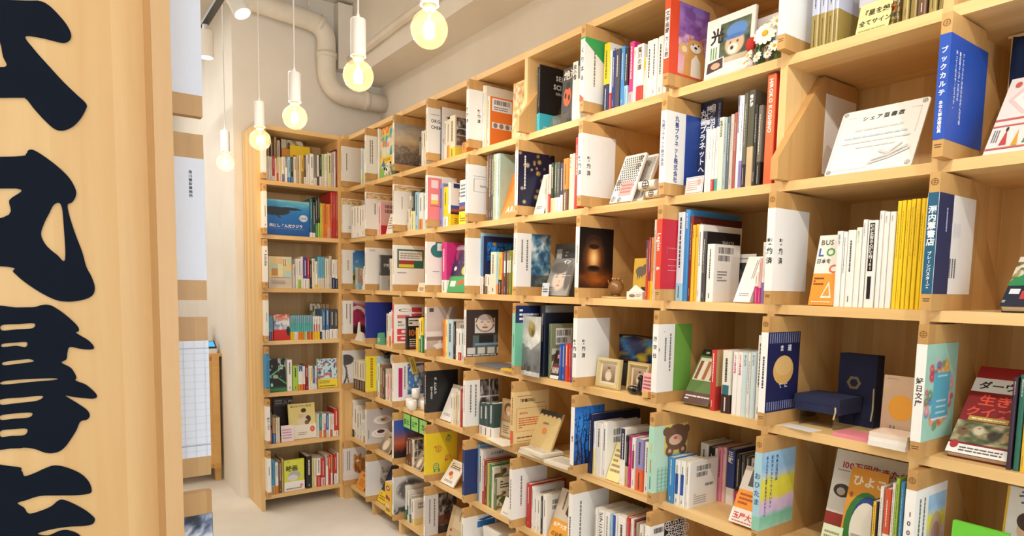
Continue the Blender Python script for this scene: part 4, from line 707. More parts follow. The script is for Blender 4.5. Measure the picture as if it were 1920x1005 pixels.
 (7, 4): B_('w', 'w', [('r', .4, .72, .95, .86, '#2f7ac0'), ('p', [(.6, .86), (.95, .9), (.95, .96), (.4, .9)], '#2f7ac0'), ('e', .4, .3, .28, .2, '#2f6ab8'), ('e', .4, .3, .22, .16, '#f3f0ea'), ('e', .4, .3, .15, .11, '#2f6ab8'), ('e', .4, .3, .09, .065, '#f3f0ea')], SPL, .19, 'white divider board with blue swirl logo', 'blue swirl board'),
 (7, 5): B_('w', 'w', [], [], .165, 'divider board at the bottom edge with only its top showing', 'bottom edge board'),
}
FLIPPED = {(1, 5): 'divider board turned backwards on the top row, slanted edge outward', (2, 8): 'divider board turned backwards beside the white sign card, slanted edge outward'}
SHORT = {k: v[6] for k, v in BOARDS.items()}
SHORT.update({(1, 5): 'turned top board', (2, 8): 'turned board', (6, 0): 'bare corner bay'})
EBOARDS = {1: ('w', [('lv', .3, .6, .7, .9, 1, '#6a6662')], 'white-spined divider board on the top shelf of corner case'),
 2: ('w', [('lv', .3, .3, .7, .6, 1, '#6a6662'), ('lv', .3, .05, .7, .1, 1, '#3a3634')], 'white-spined divider board left of the blue whale book'),
 3: ('w', [('tr', 'kotoba', .5, .78, .1, '#3a3a3c'), ('t', 'c', .3, .84, .1, '#3a3a3c')], 'divider board lettered kotoba on the corner case'),
 4: ('w', [('lv', .3, .4, .7, .65, 1, '#6a6662')], 'white-spined divider board on the fourth shelf of corner case'),
 5: ('#3a8fc4', [('lv', .3, .15, .7, .8, 1, '#2a6a9c'), ('p', [(.3, .98), (.7, .98), (.5, .93)], '#3a3a3c'), ('p', [(.2, .0), (.8, .0), (.5, .05)], '#1f3a54')], 'blue-spined divider board on the fifth shelf of corner case'),
 6: ('w', [('tv', '時のしおり', .5, .68, .075, '#5a5652')], 'white-spined divider board left of the yellow animal book'),
 7: ('w', [('lv', .3, .5, .7, .75, 1, '#4a4644')], 'white-spined divider board on the bottom shelf of corner case')}

# ------------------------------------------------------------------ books on the shelves (millimetres in the frame of their bay)
# spine-out: S, bay, x, depth, thickness, height, cover depth, colour, details, size; facing out: F, bay, x, depth, width, height, lean, thickness, colour, art, kind, details, size
BOOKS = [
['S', '1E', 41.0, 12.0, 10.4, 147.5, 110.0, 'cr', {}, 567],
['S', '1E', 52.5, 12.0, 10.0, 148.5, 110.0, 'w', {}, 546],
['S', '1E', 63.5, 12.0, 14.1, 148.0, 110.0, '#e9dccb', {}, 743],
['S', '1E', 78.5, 12.0, 14.1, 153.0, 110.0, 'rd', {'lo': (0.2, 'w')}, 767],
['S', '1E', 93.5, 12.0, 11.6, 141.5, 110.0, 'cr', {}, 590],
['S', '1E', 106.5, 12.0, 9.1, 148.5, 110.0, '#e6c0a6', {'lo': (0.35, 'rd')}, 496],
['S', '1E', 116.5, 12.0, 10.7, 152.5, 110.0, 'cr', {}, 586],
['S', '1E', 128.5, 12.0, 8.1, 151.5, 110.0, 'yl2', {}, 455],
['S', '1E', 137.5, 12.0, 14.5, 156.0, 112.0, 'w', {'lo': (0.32, 'pu')}, 781],
['S', '1E', 154.0, 12.0, 16.6, 158.0, 114.0, 'w', {'hi': (0.42, 'dg')}, 899],
['S', '1E', 172.0, 12.0, 18.7, 161.0, 116.0, 'lb', {'lo': (0.2, 'bl')}, 1021],
['S', '1E', 192.5, 12.0, 15.2, 160.5, 115.5, 'k', {'lo': (0.25, 'bl')}, 832],
['S', '1E', 209.0, 12.0, 19.5, 166.0, 119.5, 'cr', {}, 1081],
['S', '1E', 229.5, 12.0, 13.7, 177.0, 127.5, 'tn', {}, 827],
['S', '1E', 244.5, 12.0, 13.8, 179.0, 128.5, 'cr', {}, 837],
['S', '1E', 259.5, 12.0, 17.2, 181.0, 130.5, 'yl3', {'lo': (0.45, '#a88838')}, 1029],
['S', '1E', 277.5, 12.0, 11.3, 183.0, 132.0, 'br', {'lo': (0.25, 'w')}, 704],
['S', '1E', 290.0, 12.0, 10.7, 187.5, 135.0, 'w', {}, 690],
['S', '1E', 302.0, 12.0, 11.4, 189.5, 136.5, 'w', {'hi': (0.3, 'bl')}, 728],
['S', '1E', 314.5, 12.0, 25.1, 198.0, 135.0, 'w', {}, 1587],
['S', '1E', 341.5, 12.0, 19.8, 192.5, 135.0, '#8a8478', {'lo': (0.25, 'cr')}, 1224],
['S', '1E', 362.5, 12.0, 13.7, 195.0, 140.5, 'w', {'lo': (0.3, 'k')}, 881],
['S', '1E', 377.5, 12.0, 13.9, 200.0, 144.0, 'k', {'lo': (0.3, 'w')}, 903],
['S', '1E', 392.5, 12.0, 17.3, 205.5, 148.0, '#c8d89a', {'lo': (0.3, 'cr')}, 1132],
['S', '1E', 410.5, 12.0, 18.5, 208.0, 149.5, 'w', {}, 1216],
['S', '1E', 430.5, 12.0, 27.1, 220.0, 158.5, '#e2e0a4', {}, 1838],
['S', '1E', 458.5, 12.0, 15.9, 226.0, 162.5, '#c8b8c4', {}, 1133],
['S', '1E', 475.5, 12.0, 9.7, 233.5, 168.5, 'w', {}, 742],
['S', '1E', 486.5, 12.0, 8.0, 249.5, 179.5, 'dr', {}, 667],
['S', '1E', 80.0, 160.0, 21.2, 279.5, 170.0, 'tn', {}, 1868],
['S', '1E', 105.0, 160.0, 21.4, 283.0, 170.0, 'br', {}, 1892],
['S', '1E', 130.0, 160.0, 17.6, 302.0, 170.0, 'tn', {}, 1666],
['S', '1E', 150.0, 160.0, 18.8, 284.5, 170.0, 'cr', {}, 1666],
['F', '1E', 182.0, 180.0, 143.3, 300.0, 0.0, 20.0, 'dr', 'brownbook', 'book', {}, 36854],
['F', '1E', 181.0, 165.0, 92.6, 238.5, 0.0, 2.0, 'or2', 'card_lines', 'card', {'lab': 'small orange handwritten card standing behind top books of corner case'}, 19132],
['F', '1E', 228.5, 150.0, 132.2, 263.5, 0.0, 2.0, 'yl', 'card_marks', 'card', {'lab': 'yellow handwritten card standing behind top books of corner case'}, 29737],
['F', '2E', 40.5, 30.0, 271.6, 224.5, 0.0, 12.0, 'bl', 'whale', 'book', {'lab': 'large blue picture book with a whale on its cover'}, 54760],
['S', '2E', 313.0, 12.0, 17.4, 246.0, 177.0, 'tq2', {'lo': (0.12, 'w')}, 1468],
['S', '2E', 331.5, 12.0, 15.1, 226.5, 163.0, '#244a5a', {'lo': (0.12, 'w')}, 1182],
['S', '2E', 347.5, 12.0, 14.4, 262.0, 189.0, 'k', {'lo': (0.35, 'gn')}, 1304],
['S', '2E', 363.0, 12.0, 13.7, 268.0, 193.0, 'k', {'lo': (0.35, 'lg')}, 1266],
['S', '2E', 378.0, 12.0, 8.2, 226.5, 163.0, 'lg', {}, 676],
['S', '2E', 387.0, 12.0, 9.9, 223.0, 160.5, 'yl3', {}, 777],
['S', '2E', 398.0, 12.0, 10.7, 224.5, 161.5, 'or', {}, 836],
['S', '2E', 410.0, 12.0, 10.7, 224.0, 161.0, '#e8703a', {}, 835],
['S', '2E', 422.0, 12.0, 10.8, 223.0, 160.5, 'or2', {}, 832],
['S', '2E', 433.5, 12.0, 17.2, 223.0, 160.5, 'or', {'lo': (0.3, '#e2b090')}, 1275],
['S', '2E', 452.0, 12.0, 14.9, 303.0, 210.0, 'rd', {}, 1507],
['S', '2E', 468.0, 12.0, 12.6, 303.0, 210.0, 'rd', {}, 1281],
['S', '2E', 482.0, 12.0, 12.6, 303.0, 210.0, 'rd', {}, 1281],
['F', '3E', 50.5, 30.0, 146.5, 201.0, 1.0, 15.0, 'cr', 'pastelbook', 'book', {'lab': 'pastel patchwork picture book face-out on corner case third shelf'}, 26720],
['S', '3E', 197.5, 12.0, 16.4, 155.5, 112.0, '#cfcac0', {}, 859],
['S', '3E', 216.0, 12.0, 14.9, 190.5, 137.5, 'w', {}, 956],
['S', '3E', 232.0, 12.0, 17.7, 191.5, 138.0, 'w', {'lo': (0.3, 'lg')}, 1120],
['S', '3E', 251.0, 12.0, 13.5, 206.5, 148.5, 'w', {}, 932],
['S', '3E', 265.5, 12.0, 23.9, 201.5, 145.0, '#4a3a9a', {'lo': (0.32, 'w')}, 1551],
['S', '3E', 290.5, 12.0, 15.3, 199.5, 144.0, 'rd', {'lo': (0.32, 'w')}, 1001],
['S', '3E', 307.0, 12.0, 13.8, 183.0, 131.5, 'k', {}, 825],
['S', '3E', 322.0, 12.0, 21.0, 196.5, 141.5, 'cr', {}, 1314],
['S', '3E', 344.0, 12.0, 15.6, 178.5, 128.5, 'w', {'lo': (0.15, 'yl')}, 895],
['S', '3E', 361.0, 12.0, 15.7, 208.5, 150.0, 'sk', {'lo': (0.33, 'cr')}, 1046],
['S', '3E', 377.5, 12.0, 14.0, 209.5, 150.5, 'sk', {'lo': (0.33, 'cr')}, 944],
['S', '3E', 392.5, 12.0, 13.6, 208.5, 150.5, 'sk', {'lo': (0.33, 'cr')}, 907],
['S', '3E', 409.5, 12.0, 14.8, 202.0, 145.5, 'cr', {}, 945],
['S', '3E', 425.5, 12.0, 10.3, 200.5, 144.5, 'w', {}, 671],
['S', '3E', 437.0, 12.0, 17.7, 218.0, 157.0, '#cfc4b0', {}, 1202],
['S', '3E', 457.0, 12.0, 21.8, 195.0, 140.5, 'w', {'lo': (0.38, 'nv')}, 1304],
['S', '3E', 480.0, 12.0, 14.6, 196.0, 141.0, 'w', {'lo': (0.35, 'nv')}, 884],
['S', '4E', 33.5, 12.0, 9.9, 160.5, 115.5, 'sk', {'lo': (0.35, 'bl')}, 562],
['S', '4E', 44.5, 12.0, 10.6, 160.0, 115.5, 'sk', {'lo': (0.35, 'bl')}, 589],
['S', '4E', 56.0, 12.0, 11.0, 161.0, 116.0, 'sk', {'lo': (0.35, 'rd')}, 619],
['F', '4E', 73.5, 20.0, 101.6, 166.0, 1.7, 20.0, 'rd', 'redblue', 'book', {'lab': 'red and blue comic facing out on corner case fourth shelf'}, 14967],
['S', '4E', 178.0, 12.0, 10.4, 160.0, 115.0, 'tl', {'hi': (0.3, '#b9a8d8'), 'lo': (0.33, 'yl')}, 561],
['S', '4E', 190.0, 12.0, 10.5, 159.5, 115.0, 'tl', {'hi': (0.3, '#b9a8d8'), 'lo': (0.33, 'yl')}, 560],
['S', '4E', 202.0, 12.0, 10.5, 159.5, 115.0, 'tl', {'hi': (0.3, '#b9a8d8'), 'lo': (0.33, 'w')}, 560],
['S', '4E', 214.5, 12.0, 10.5, 159.5, 115.0, 'tl', {'hi': (0.3, '#b9a8d8'), 'lo': (0.33, 'w')}, 559],
['S', '4E', 226.5, 12.0, 10.6, 159.5, 114.5, 'tl', {'hi': (0.3, '#b9a8d8'), 'lo': (0.33, 'or')}, 559],
['S', '4E', 238.5, 12.0, 10.7, 159.0, 114.5, 'tl', {'hi': (0.3, '#b9a8d8'), 'lo': (0.33, 'or')}, 558],
['S', '4E', 251.0, 12.0, 10.6, 159.0, 114.5, 'tl', {'hi': (0.3, '#b9a8d8'), 'lo': (0.33, 'or')}, 558],
['S', '4E', 263.5, 12.0, 10.7, 159.0, 114.5, 'tl', {'hi': (0.3, '#b9a8d8'), 'lo': (0.33, 'lg')}, 557],
['S', '4E', 275.5, 12.0, 10.7, 159.0, 114.5, 'tl', {'hi': (0.3, '#b9a8d8'), 'lo': (0.33, 'cr')}, 557],
['S', '4E', 288.0, 12.0, 10.8, 158.5, 114.0, 'tl', {'hi': (0.3, '#b9a8d8'), 'lo': (0.33, 'rd')}, 556],
['S', '4E', 300.5, 12.0, 10.7, 158.5, 114.0, 'tl', {'hi': (0.3, '#b9a8d8'), 'lo': (0.33, 'or')}, 556],
['S', '4E', 313.0, 12.0, 10.8, 158.5, 114.0, 'tl', {'hi': (0.3, '#b9a8d8'), 'lo': (0.33, 'rd')}, 555],
['S', '4E', 326.0, 12.0, 14.4, 152.5, 110.0, 'w', {'lo': (0.33, 'yl'), 'mid': (0.33, 0.65, 'rd')}, 687],
['S', '4E', 341.5, 12.0, 15.0, 152.0, 110.0, 'w', {'lo': (0.33, 'yl'), 'mid': (0.33, 0.65, 'rd')}, 712],
['S', '4E', 357.5, 12.0, 13.9, 152.0, 110.0, 'w', {'lo': (0.33, 'yl'), 'mid': (0.33, 0.65, 'rd')}, 660],
['S', '4E', 374.0, 12.0, 12.9, 151.5, 110.0, 'w', {'lo': (0.33, 'nv')}, 608],
['S', '4E', 387.5, 12.0, 21.0, 198.0, 142.5, '#4a7aa8', {'lo': (0.3, 'w')}, 1257],
['S', '4E', 413.0, 12.0, 22.3, 198.0, 142.5, '#4a7aa8', {'lo': (0.3, 'w')}, 1322],
['S', '4E', 438.0, 12.0, 32.6, 197.5, 142.5, 'dg', {'lo': (0.33, 'w')}, 1884],
['S', '4E', 471.5, 12.0, 22.7, 196.5, 141.5, 'dg', {'lo': (0.33, 'w')}, 1312],
['S', '4E', 430.5, 170.0, 13.6, 228.5, 160.0, 'tn', {}, 1528],
['S', '4E', 446.0, 170.0, 20.1, 228.5, 160.0, 'tn', {}, 2178],
['S', '4E', 468.5, 170.0, 25.9, 227.5, 160.0, 'tn', {}, 2736],
['F', '4E', 353.5, 160.0, 71.0, 232.0, 0.0, 20.0, 'br', 'brownbook', 'book', {}, 13388],
['F', '5E', 46.0, 30.0, 106.6, 211.5, 8.3, 20.0, 'k', 'greenline', 'book', {'lab': 'black book with green slashes face-out on corner case fifth shelf'}, 20668],
['S', '5E', 153.0, 12.0, 32.2, 206.5, 150.0, 'w', {}, 2003],
['S', '5E', 189.5, 12.0, 33.6, 163.5, 118.0, 'lg', {}, 1641],
['S', '5E', 224.0, 12.0, 31.1, 161.5, 116.5, 'w', {'hi': (0.22, 'bl'), 'lo': (0.25, 'or')}, 1486],
['S', '5E', 256.5, 12.0, 13.6, 157.5, 113.5, 'w', {'lo': (0.25, 'rd')}, 658],
['S', '5E', 271.0, 12.0, 19.6, 165.5, 119.0, 'dr', {}, 967],
['S', '5E', 292.0, 12.0, 10.8, 158.5, 114.0, 'w', {}, 530],
['S', '5E', 303.5, 12.0, 16.8, 157.5, 113.5, 'yl2', {'lo': (0.2, 'w')}, 791],
['S', '5E', 321.5, 12.0, 13.3, 157.0, 113.0, 'bl', {'lo': (0.25, 'w')}, 629],
['S', '5E', 336.0, 12.0, 11.6, 156.0, 112.5, 'w', {'mid': (0.2, 0.5, 'mg')}, 547],
['F', '5E', 363.0, 30.0, 132.3, 197.0, 6.3, 20.0, '#d8ecf0', 'splash', 'book', {'lab': 'pale blue splash-pattern book with a yellow band, face-out'}, 21244],
['S', '6E', 25.0, 12.0, 13.1, 230.0, 165.5, 'w', {'t': 1}, 1037],
['S', '6E', 39.0, 12.0, 14.7, 231.5, 166.5, 'k', {'lo': (0.45, 'dr')}, 1160],
['S', '6E', 55.0, 12.0, 19.0, 168.0, 121.0, 'tn', {'lo': (0.4, 'bl')}, 1068],
['S', '6E', 76.5, 12.0, 11.7, 166.5, 119.5, 'cr', {}, 667],
['S', '6E', 89.0, 12.0, 12.8, 168.0, 121.0, 'cr', {}, 729],
['F', '6E', 113.5, 200.0, 131.2, 263.0, 2.1, 20.0, '#3a2620', 'darkbook', 'book', {'lab': 'dark book leaning at the back of corner case sixth shelf'}, 29008],
['F', '6E', 172.5, 40.0, 178.0, 236.0, 8.3, 15.0, '#ead98a', 'yellowcat', 'book', {'lab': 'pale yellow picture book with a calico animal on its cover'}, 39043],
['F', '6E', 112.0, 20.0, 80.8, 107.5, 5.7, 2.0, 'w', 'card_pink', 'card', {'lab': 'pale pink printed card leaning before the yellow picture book'}, 7551],
['S', '6E', 351.0, 12.0, 10.4, 165.5, 119.0, '#d8e4e8', {}, 553],
['S', '6E', 363.0, 12.0, 16.3, 164.0, 118.0, '#2a8a78', {'lo': (0.3, 'or')}, 822],
['S', '6E', 380.0, 12.0, 10.5, 162.5, 117.0, 'w', {}, 543],
['S', '6E', 392.0, 12.0, 16.5, 161.0, 116.0, 'w', {'mid': (0.3, 0.6, 'mg'), 'lo': (0.3, '#c85a30')}, 807],
['S', '6E', 409.5, 12.0, 16.6, 159.0, 114.5, 'bl', {'lo': (0.3, 'cr')}, 798],
['S', '6E', 427.0, 12.0, 10.7, 157.5, 113.5, 'w', {}, 526],
['S', '6E', 439.0, 12.0, 13.6, 156.0, 112.5, 'cr', {'lo': (0.3, 'rd')}, 652],
['S', '6E', 453.5, 12.0, 10.7, 154.5, 111.5, 'w', {}, 517],
['S', '6E', 465.5, 12.0, 28.9, 188.0, 135.0, 'rd', {'lo': (0.2, 'w')}, 1569],
['S', '7E', 24.0, 12.0, 13.2, 255.5, 184.0, 'cr', {}, 1368],
['S', '7E', 38.5, 12.0, 27.8, 223.0, 160.5, 'sk2', {'lo': (0.25, 'tn')}, 1975],
['S', '7E', 67.5, 12.0, 20.9, 207.5, 149.5, 'w', {'lo': (0.25, 'or')}, 1386],
['S', '7E', 89.5, 12.0, 18.3, 210.0, 151.5, 'br', {}, 1229],
['S', '7E', 109.0, 12.0, 11.1, 225.5, 162.5, '#c8b070', {}, 830],
['F', '7E', 126.0, 20.0, 134.1, 207.5, 0.0, 20.0, '#dbe04a', 'eiga', 'book', {'lab': 'yellow-green film book face-out on corner case bottom shelf'}, 23707],
['S', '7E', 271.0, 12.0, 36.8, 218.5, 157.5, 'k', {'n': 'lab'}, 2374],
['S', '7E', 309.0, 12.0, 13.6, 202.5, 145.5, '#d8d080', {}, 846],
['S', '7E', 323.5, 12.0, 16.6, 200.0, 144.0, 'cr', {}, 1003],
['S', '7E', 341.0, 12.0, 27.5, 196.5, 141.5, 'w', {'lo': (0.4, 'rd')}, 1578],
['S', '7E', 371.0, 12.0, 28.8, 192.5, 138.5, 'rd', {'lo': (0.3, 'pk')}, 1607],
['S', '7E', 404.0, 12.0, 17.0, 210.0, 151.5, 'w', {'hi': (0.35, 'dr')}, 1053],
['S', '7E', 422.0, 12.0, 17.1, 207.5, 149.5, 'rd', {}, 1040],
['S', '7E', 440.5, 12.0, 11.1, 205.5, 148.0, 'or', {'lo': (0.4, 'w')}, 686],
['S', '7E', 452.5, 12.0, 8.7, 204.0, 146.5, 'dr', {}, 545],
['S', '7E', 462.5, 12.0, 19.8, 208.0, 149.5, 'rd', {'lo': (0.35, 'w')}, 1181],
['S', '7E', 483.0, 12.0, 11.2, 215.0, 154.5, 'w', {}, 718],
['S', '10', 159.0, 12.0, 23.2, 229.5, 165.0, 'w', {}, 638],
['S', '10', 183.5, 12.0, 20.6, 221.0, 159.0, 'lb', {'lo': (0.3, 'lg')}, 554],
['S', '10', 205.5, 12.0, 18.0, 218.0, 157.0, 'w', {}, 485],
['S', '11', 24.0, 12.0, 7.9, 303.0, 210.0, 'w', {}, 759],
['S', '11', 33.0, 12.0, 18.8, 303.0, 210.0, 'w', {}, 1012],
['F', '11', 52.5, 20.0, 182.4, 302.5, 2.3, 20.0, '#8fc4c8', 'collage', 'book', {'lab': 'colourful collage-cover book on top row beside the toy cow'}, 25266],
['S', '12', 183.5, 12.0, 26.5, 159.0, 114.5, 'k', {}, 709],
['S', '12', 211.0, 12.0, 22.8, 186.0, 134.0, 'w', {}, 724],
['S', '12', 235.0, 12.0, 27.5, 185.0, 133.0, 'cr', {}, 876],
['S', '13', 24.0, 12.0, 7.9, 271.5, 200.0, 'nv2', {'n': 'zai', 'nc': 'w'}, 1215],
['S', '13', 58.5, 14.0, 24.9, 193.0, 139.0, 'w', {}, 922],
['S', '13', 88.0, 12.0, 29.2, 194.5, 140.0, 'cr', {'lo': (0.35, 'or2')}, 1103],
['S', '13', 118.0, 12.0, 50.8, 204.5, 147.0, 'cr', {'lo': (0.25, 'yl'), 'n': 'map', 'nc': '#cfc0a8'}, 2011],
['S', '13', 238.0, 12.0, 39.0, 55.5, 100.0, 'or', {}, 447],
['S', '14', 26.5, 12.0, 15.2, 282.0, 203.0, 'w', {}, 1008],
['S', '14', 42.5, 12.0, 15.0, 278.0, 200.0, 'cr', {}, 995],
['S', '14', 64.0, 12.0, 20.2, 226.5, 200.0, 'cr', {'n': 'orange_bc', 'nc': 'or3'}, 1081],
['F', '14', 213.5, 50.0, 106.2, 255.0, 1.7, 10.0, '#d9b98a', 'goldpattern', 'book', {'lab': 'gold patterned picture book standing right of top reserved board'}, 20528],
['S', '15', 24.0, 30.0, 7.9, 269.5, 194.0, 'k', {'lo': (0.3, 'cy')}, 1124],
['S', '15', 33.0, 30.0, 7.9, 278.0, 200.0, 'k', {'lo': (0.3, 'cy'), 'n': 'selfsci', 'nc': 'k'}, 1326],
['S', '15', 246.0, 30.0, 29.7, 229.5, 165.5, 'w', {'t': ('虫小僧', 'k')}, 2261],
['S', '15', 277.0, 30.0, 19.3, 229.0, 165.0, 'w', {'hi': (0.3, 'k')}, 1502],
['F', '15', 145.0, 60.0, 68.3, 236.0, 2.9, 20.0, 'k2', 'bug', 'book', {'lab': 'black book with an orange beetle on top row'}, 14780],
['S', '16', 48.0, 12.0, 27.9, 239.0, 172.0, 'yl', {'lo': (0.4, 'nv'), 'n': 'white_t', 'nc': 'w'}, 2509],
['S', '16', 77.0, 12.0, 10.4, 207.5, 149.5, 'w', {'lo': (0.3, 'rd')}, 885],
['S', '16', 88.5, 12.0, 16.5, 204.5, 147.5, 'nv3', {'t': 1}, 1343],
['S', '16', 106.0, 12.0, 23.5, 203.5, 146.5, '#4a4658', {}, 1872],
['S', '16', 136.0, 12.0, 17.6, 204.5, 147.0, 'bl2', {'t': 1}, 1477],
['S', '16', 154.5, 12.0, 16.8, 195.0, 140.5, 'k', {'lo': (0.35, 'lb')}, 1346],
['S', '16', 174.0, 12.0, 21.3, 209.5, 151.0, 'mg', {'lo': (0.2, 'pk')}, 1859],
['S', '16', 196.0, 12.0, 13.5, 185.5, 133.5, 'w', {'t': ('人間の終い', 'rd')}, 1097],
['S', '16', 211.0, 12.0, 29.6, 189.0, 136.0, 'w', {'lo': (0.28, 'rd'), 't': ('荒川の道', 'br')}, 2361],
['S', '16', 241.5, 12.0, 14.6, 140.5, 110.0, 'cr', {'hi': (0.3, 'yl3')}, 923],
['S', '16', 257.0, 12.0, 22.3, 188.5, 135.5, 'w', {}, 1856],
['S', '16', 280.5, 12.0, 21.8, 187.5, 135.0, 'w', {}, 1845],
['S', '16', 303.5, 12.0, 24.0, 190.0, 136.5, 'w', {}, 2058],
['S', '16', 330.0, 12.0, 13.9, 168.5, 121.5, 'w', {'hi': (0.4, 'dr')}, 1107],
['F', '17', 82.0, 40.0, 168.9, 191.5, 2.8, 15.0, 'w', 'hikari', 'book', {'lab': 'white book titled 光 with a dog in a blue hat'}, 51323],
['F', '17', 222.5, 100.0, 66.3, 169.5, 0.0, 30.0, 'w', 'hikari2', 'book', {'lab': 'copy of the dog book half hidden behind daisies'}, 19227],
['S', '18', 52.5, 12.0, 20.3, 205.0, 147.5, '#c9cce0', {'lo': (0.42, 'gold'), 'n': None}, 2961],
['S', '18', 74.0, 12.0, 18.0, 205.0, 147.5, '#c9cce0', {'lo': (0.42, 'gold')}, 2692],
['S', '18', 93.0, 12.0, 19.0, 205.0, 147.5, '#c9cce0', {'lo': (0.42, 'gold')}, 2893],
['S', '18', 113.5, 12.0, 9.5, 205.0, 147.5, '#c9cce0', {'lo': (0.42, 'gold'), 'n': 'oval', 'nc': '#c9cce0'}, 1547],
['S', '18', 279.0, 12.0, 13.3, 200.0, 144.0, 'gold', {}, 2429],
['S', '18', 295.5, 12.0, 14.2, 200.0, 144.0, 'gold2', {}, 2626],
['S', '18', 312.0, 12.0, 18.7, 200.0, 144.0, 'br', {}, 3479],
['S', '18', 335.0, 12.0, 17.2, 200.0, 144.0, 'gold', {}, 3282],
['S', '18', 356.5, 12.0, 7.9, 200.0, 144.0, 'gold', {}, 1641],
['F', '18', 157.0, 50.0, 98.2, 133.5, 1.0, 20.0, 'gold', 'goldface', 'book', {'lab': 'gold-covered book with an orange sticker at the top edge'}, 30857],
['F', '18', 165.5, 22.0, 78.1, 85.0, 15.2, 2.0, 'yl2', 'sign60', 'note_card', {'lab': 'cream handwritten note leaning before the gold book'}, 15650],
['S', '20', 52.5, -10.0, 42.5, 202.0, 145.5, 'w', {}, 955],
['S', '20', 98.5, -10.0, 41.7, 200.5, 144.5, 'w', {}, 949],
['S', '20', 144.0, -10.0, 40.9, 199.5, 143.5, 'w', {}, 944],
['S', '20', 188.5, -10.0, 40.3, 198.5, 143.0, 'w', {}, 939],
['S', '20', 232.0, -10.0, 39.5, 197.0, 142.0, 'w', {}, 933],
['F', '20', 23.5, 150.0, -131.5, 303.0, 1.7, 10.0, 'yl', 'card_marks', 'book', {'lab': 'yellow booklet peeking above five white volumes'}, 22008],
['S', '21', 24.0, 12.0, 7.9, 200.5, 144.5, 'w', {}, 1061],
['S', '21', 33.0, 12.0, 7.9, 201.0, 145.0, 'w', {'hi': (0.35, 'tq2')}, 1008],
['S', '21', 42.0, 12.0, 31.4, 200.0, 170.0, 'pk', {'n': 'pink_bc', 'nc': 'pk'}, 948],
['F', '21', 171.5, 5.0, 92.7, 123.0, 14.3, 4.0, 'w', 'card_lines', 'card', {'lab': 'slim white leaflet leaning before the pink book'}, 4630],
['S', '22', 40.5, 12.0, 26.8, 124.0, 110.0, 'cr', {}, 518],
['S', '22', 68.5, 12.0, 28.2, 195.0, 140.5, 'cr', {}, 869],
['S', '22', 98.0, 12.0, 36.8, 216.0, 155.5, 'k', {'lo': (0.5, 'yl2')}, 1262],
['S', '22', 141.0, 12.0, 37.8, 207.0, 149.0, 'lb', {}, 1269],
['S', '22', 183.5, 12.0, 44.0, 198.5, 143.0, 'w', {'lo': (0.3, 'or')}, 1436],
['S', '22', 228.5, 12.0, 39.7, 190.0, 137.0, '#cfe0ea', {}, 1270],
['S', '23', 24.0, 12.0, 34.4, 220.5, 159.0, '#8a8ccc', {}, 1776],
['S', '23', 59.5, 12.0, 44.7, 199.5, 143.5, 'yl', {'lo': (0.25, 'w')}, 1665],
['S', '23', 110.0, 12.0, 21.4, 217.0, 160.0, 'w', {'lo': (0.3, 'yl'), 'n': 'usbook', 'nc': 'w'}, 906],
['F', '23', 210.0, 20.0, 69.0, 216.0, 1.1, 15.0, 'w', 'us2', 'book', {'lab': 'white guidebook with dusk photo and yellow band beside the boxed-logo board'}, 8899],
['S', '24', 67.5, 12.0, 20.2, 296.0, 85.0, 'br', {}, 1412],
['S', '24', 89.0, 12.0, 17.4, 296.5, 85.0, '#5a4a3a', {}, 1237],
['S', '24', 107.5, 12.0, 17.3, 293.5, 85.0, 'dg', {}, 1226],
['S', '24', 126.0, 12.0, 19.6, 294.0, 85.0, '#b4c4a8', {}, 1404],
['S', '24', 146.5, 12.0, 14.3, 293.5, 85.0, 'w', {}, 1050],
['S', '24', 162.0, 12.0, 16.7, 292.5, 85.0, '#a8c8b8', {}, 1221],
['F', '24', 55.0, 100.0, 124.3, 302.5, 1.1, 30.0, 'pk2', None, 'book', {'lab': 'large pink book behind the orange leaning booklet'}, 27790],
['F', '24', 179.0, 15.0, 120.0, 228.0, 19.7, 8.0, 'or', 'ari', 'book', {'lab': 'orange booklet leaning back before the large pink book'}, 22872],
['F', '25', 46.0, 10.0, 63.1, 174.0, 16.5, 6.0, 'w', 'white_lines', 'book', {'lab': 'white booklet leaning beside the golden bokeh board'}, 11529],
['S', '25', 109.5, 20.0, 13.6, 152.5, 110.0, '#d8d0c4', {}, 637],
['S', '25', 126.0, 20.0, 13.3, 195.0, 140.5, 'cr', {'lo': (0.4, 'rd')}, 814],
['S', '25', 140.5, 20.0, 19.2, 199.0, 143.0, 'k', {'lo': (0.3, 'yl2')}, 1186],
['S', '25', 161.0, 20.0, 17.1, 199.0, 143.5, '#2e5a3a', {'lo': (0.3, 'w')}, 1069],
['S', '25', 179.0, 20.0, 18.8, 196.5, 141.5, 'dg', {'lo': (0.3, 'w')}, 1172],
['S', '25', 199.0, 20.0, 18.5, 190.5, 137.0, 'nv', {'lo': (0.35, 'w')}, 1137],
['S', '25', 218.5, 20.0, 30.9, 204.0, 147.0, 'or', {'lo': (0.42, 'br')}, 2009],
['S', '25', 252.5, 20.0, 17.9, 216.5, 156.0, 'cr', {'t': ('KANTA', 'k')}, 1291],
['S', '25', 271.5, 20.0, 13.0, 217.0, 156.0, 'w', {}, 971],
['S', '25', 285.5, 20.0, 20.4, 274.5, 197.5, 'rd', {}, 1882],
['F', '26', 102.5, 10.0, 102.2, 190.5, 23.4, 14.0, 'w', 'notebook', 'notebook', {'lab': 'patterned notebook leaning at left with a pink note on it'}, 22166],
['F', '26', 169.0, 50.0, 52.7, 188.5, 24.9, 20.0, 'w', 'notebook2', 'notebook', {'lab': 'second patterned notebook leaning behind the pink-noted one'}, 11685],
['F', '27', 23.5, 100.0, 81.1, 303.0, 1.1, 4.0, 'nv4', 'maruzen', 'poster', {'lab': 'dark blue publisher poster standing right of white-and-blue board'}, 48320],
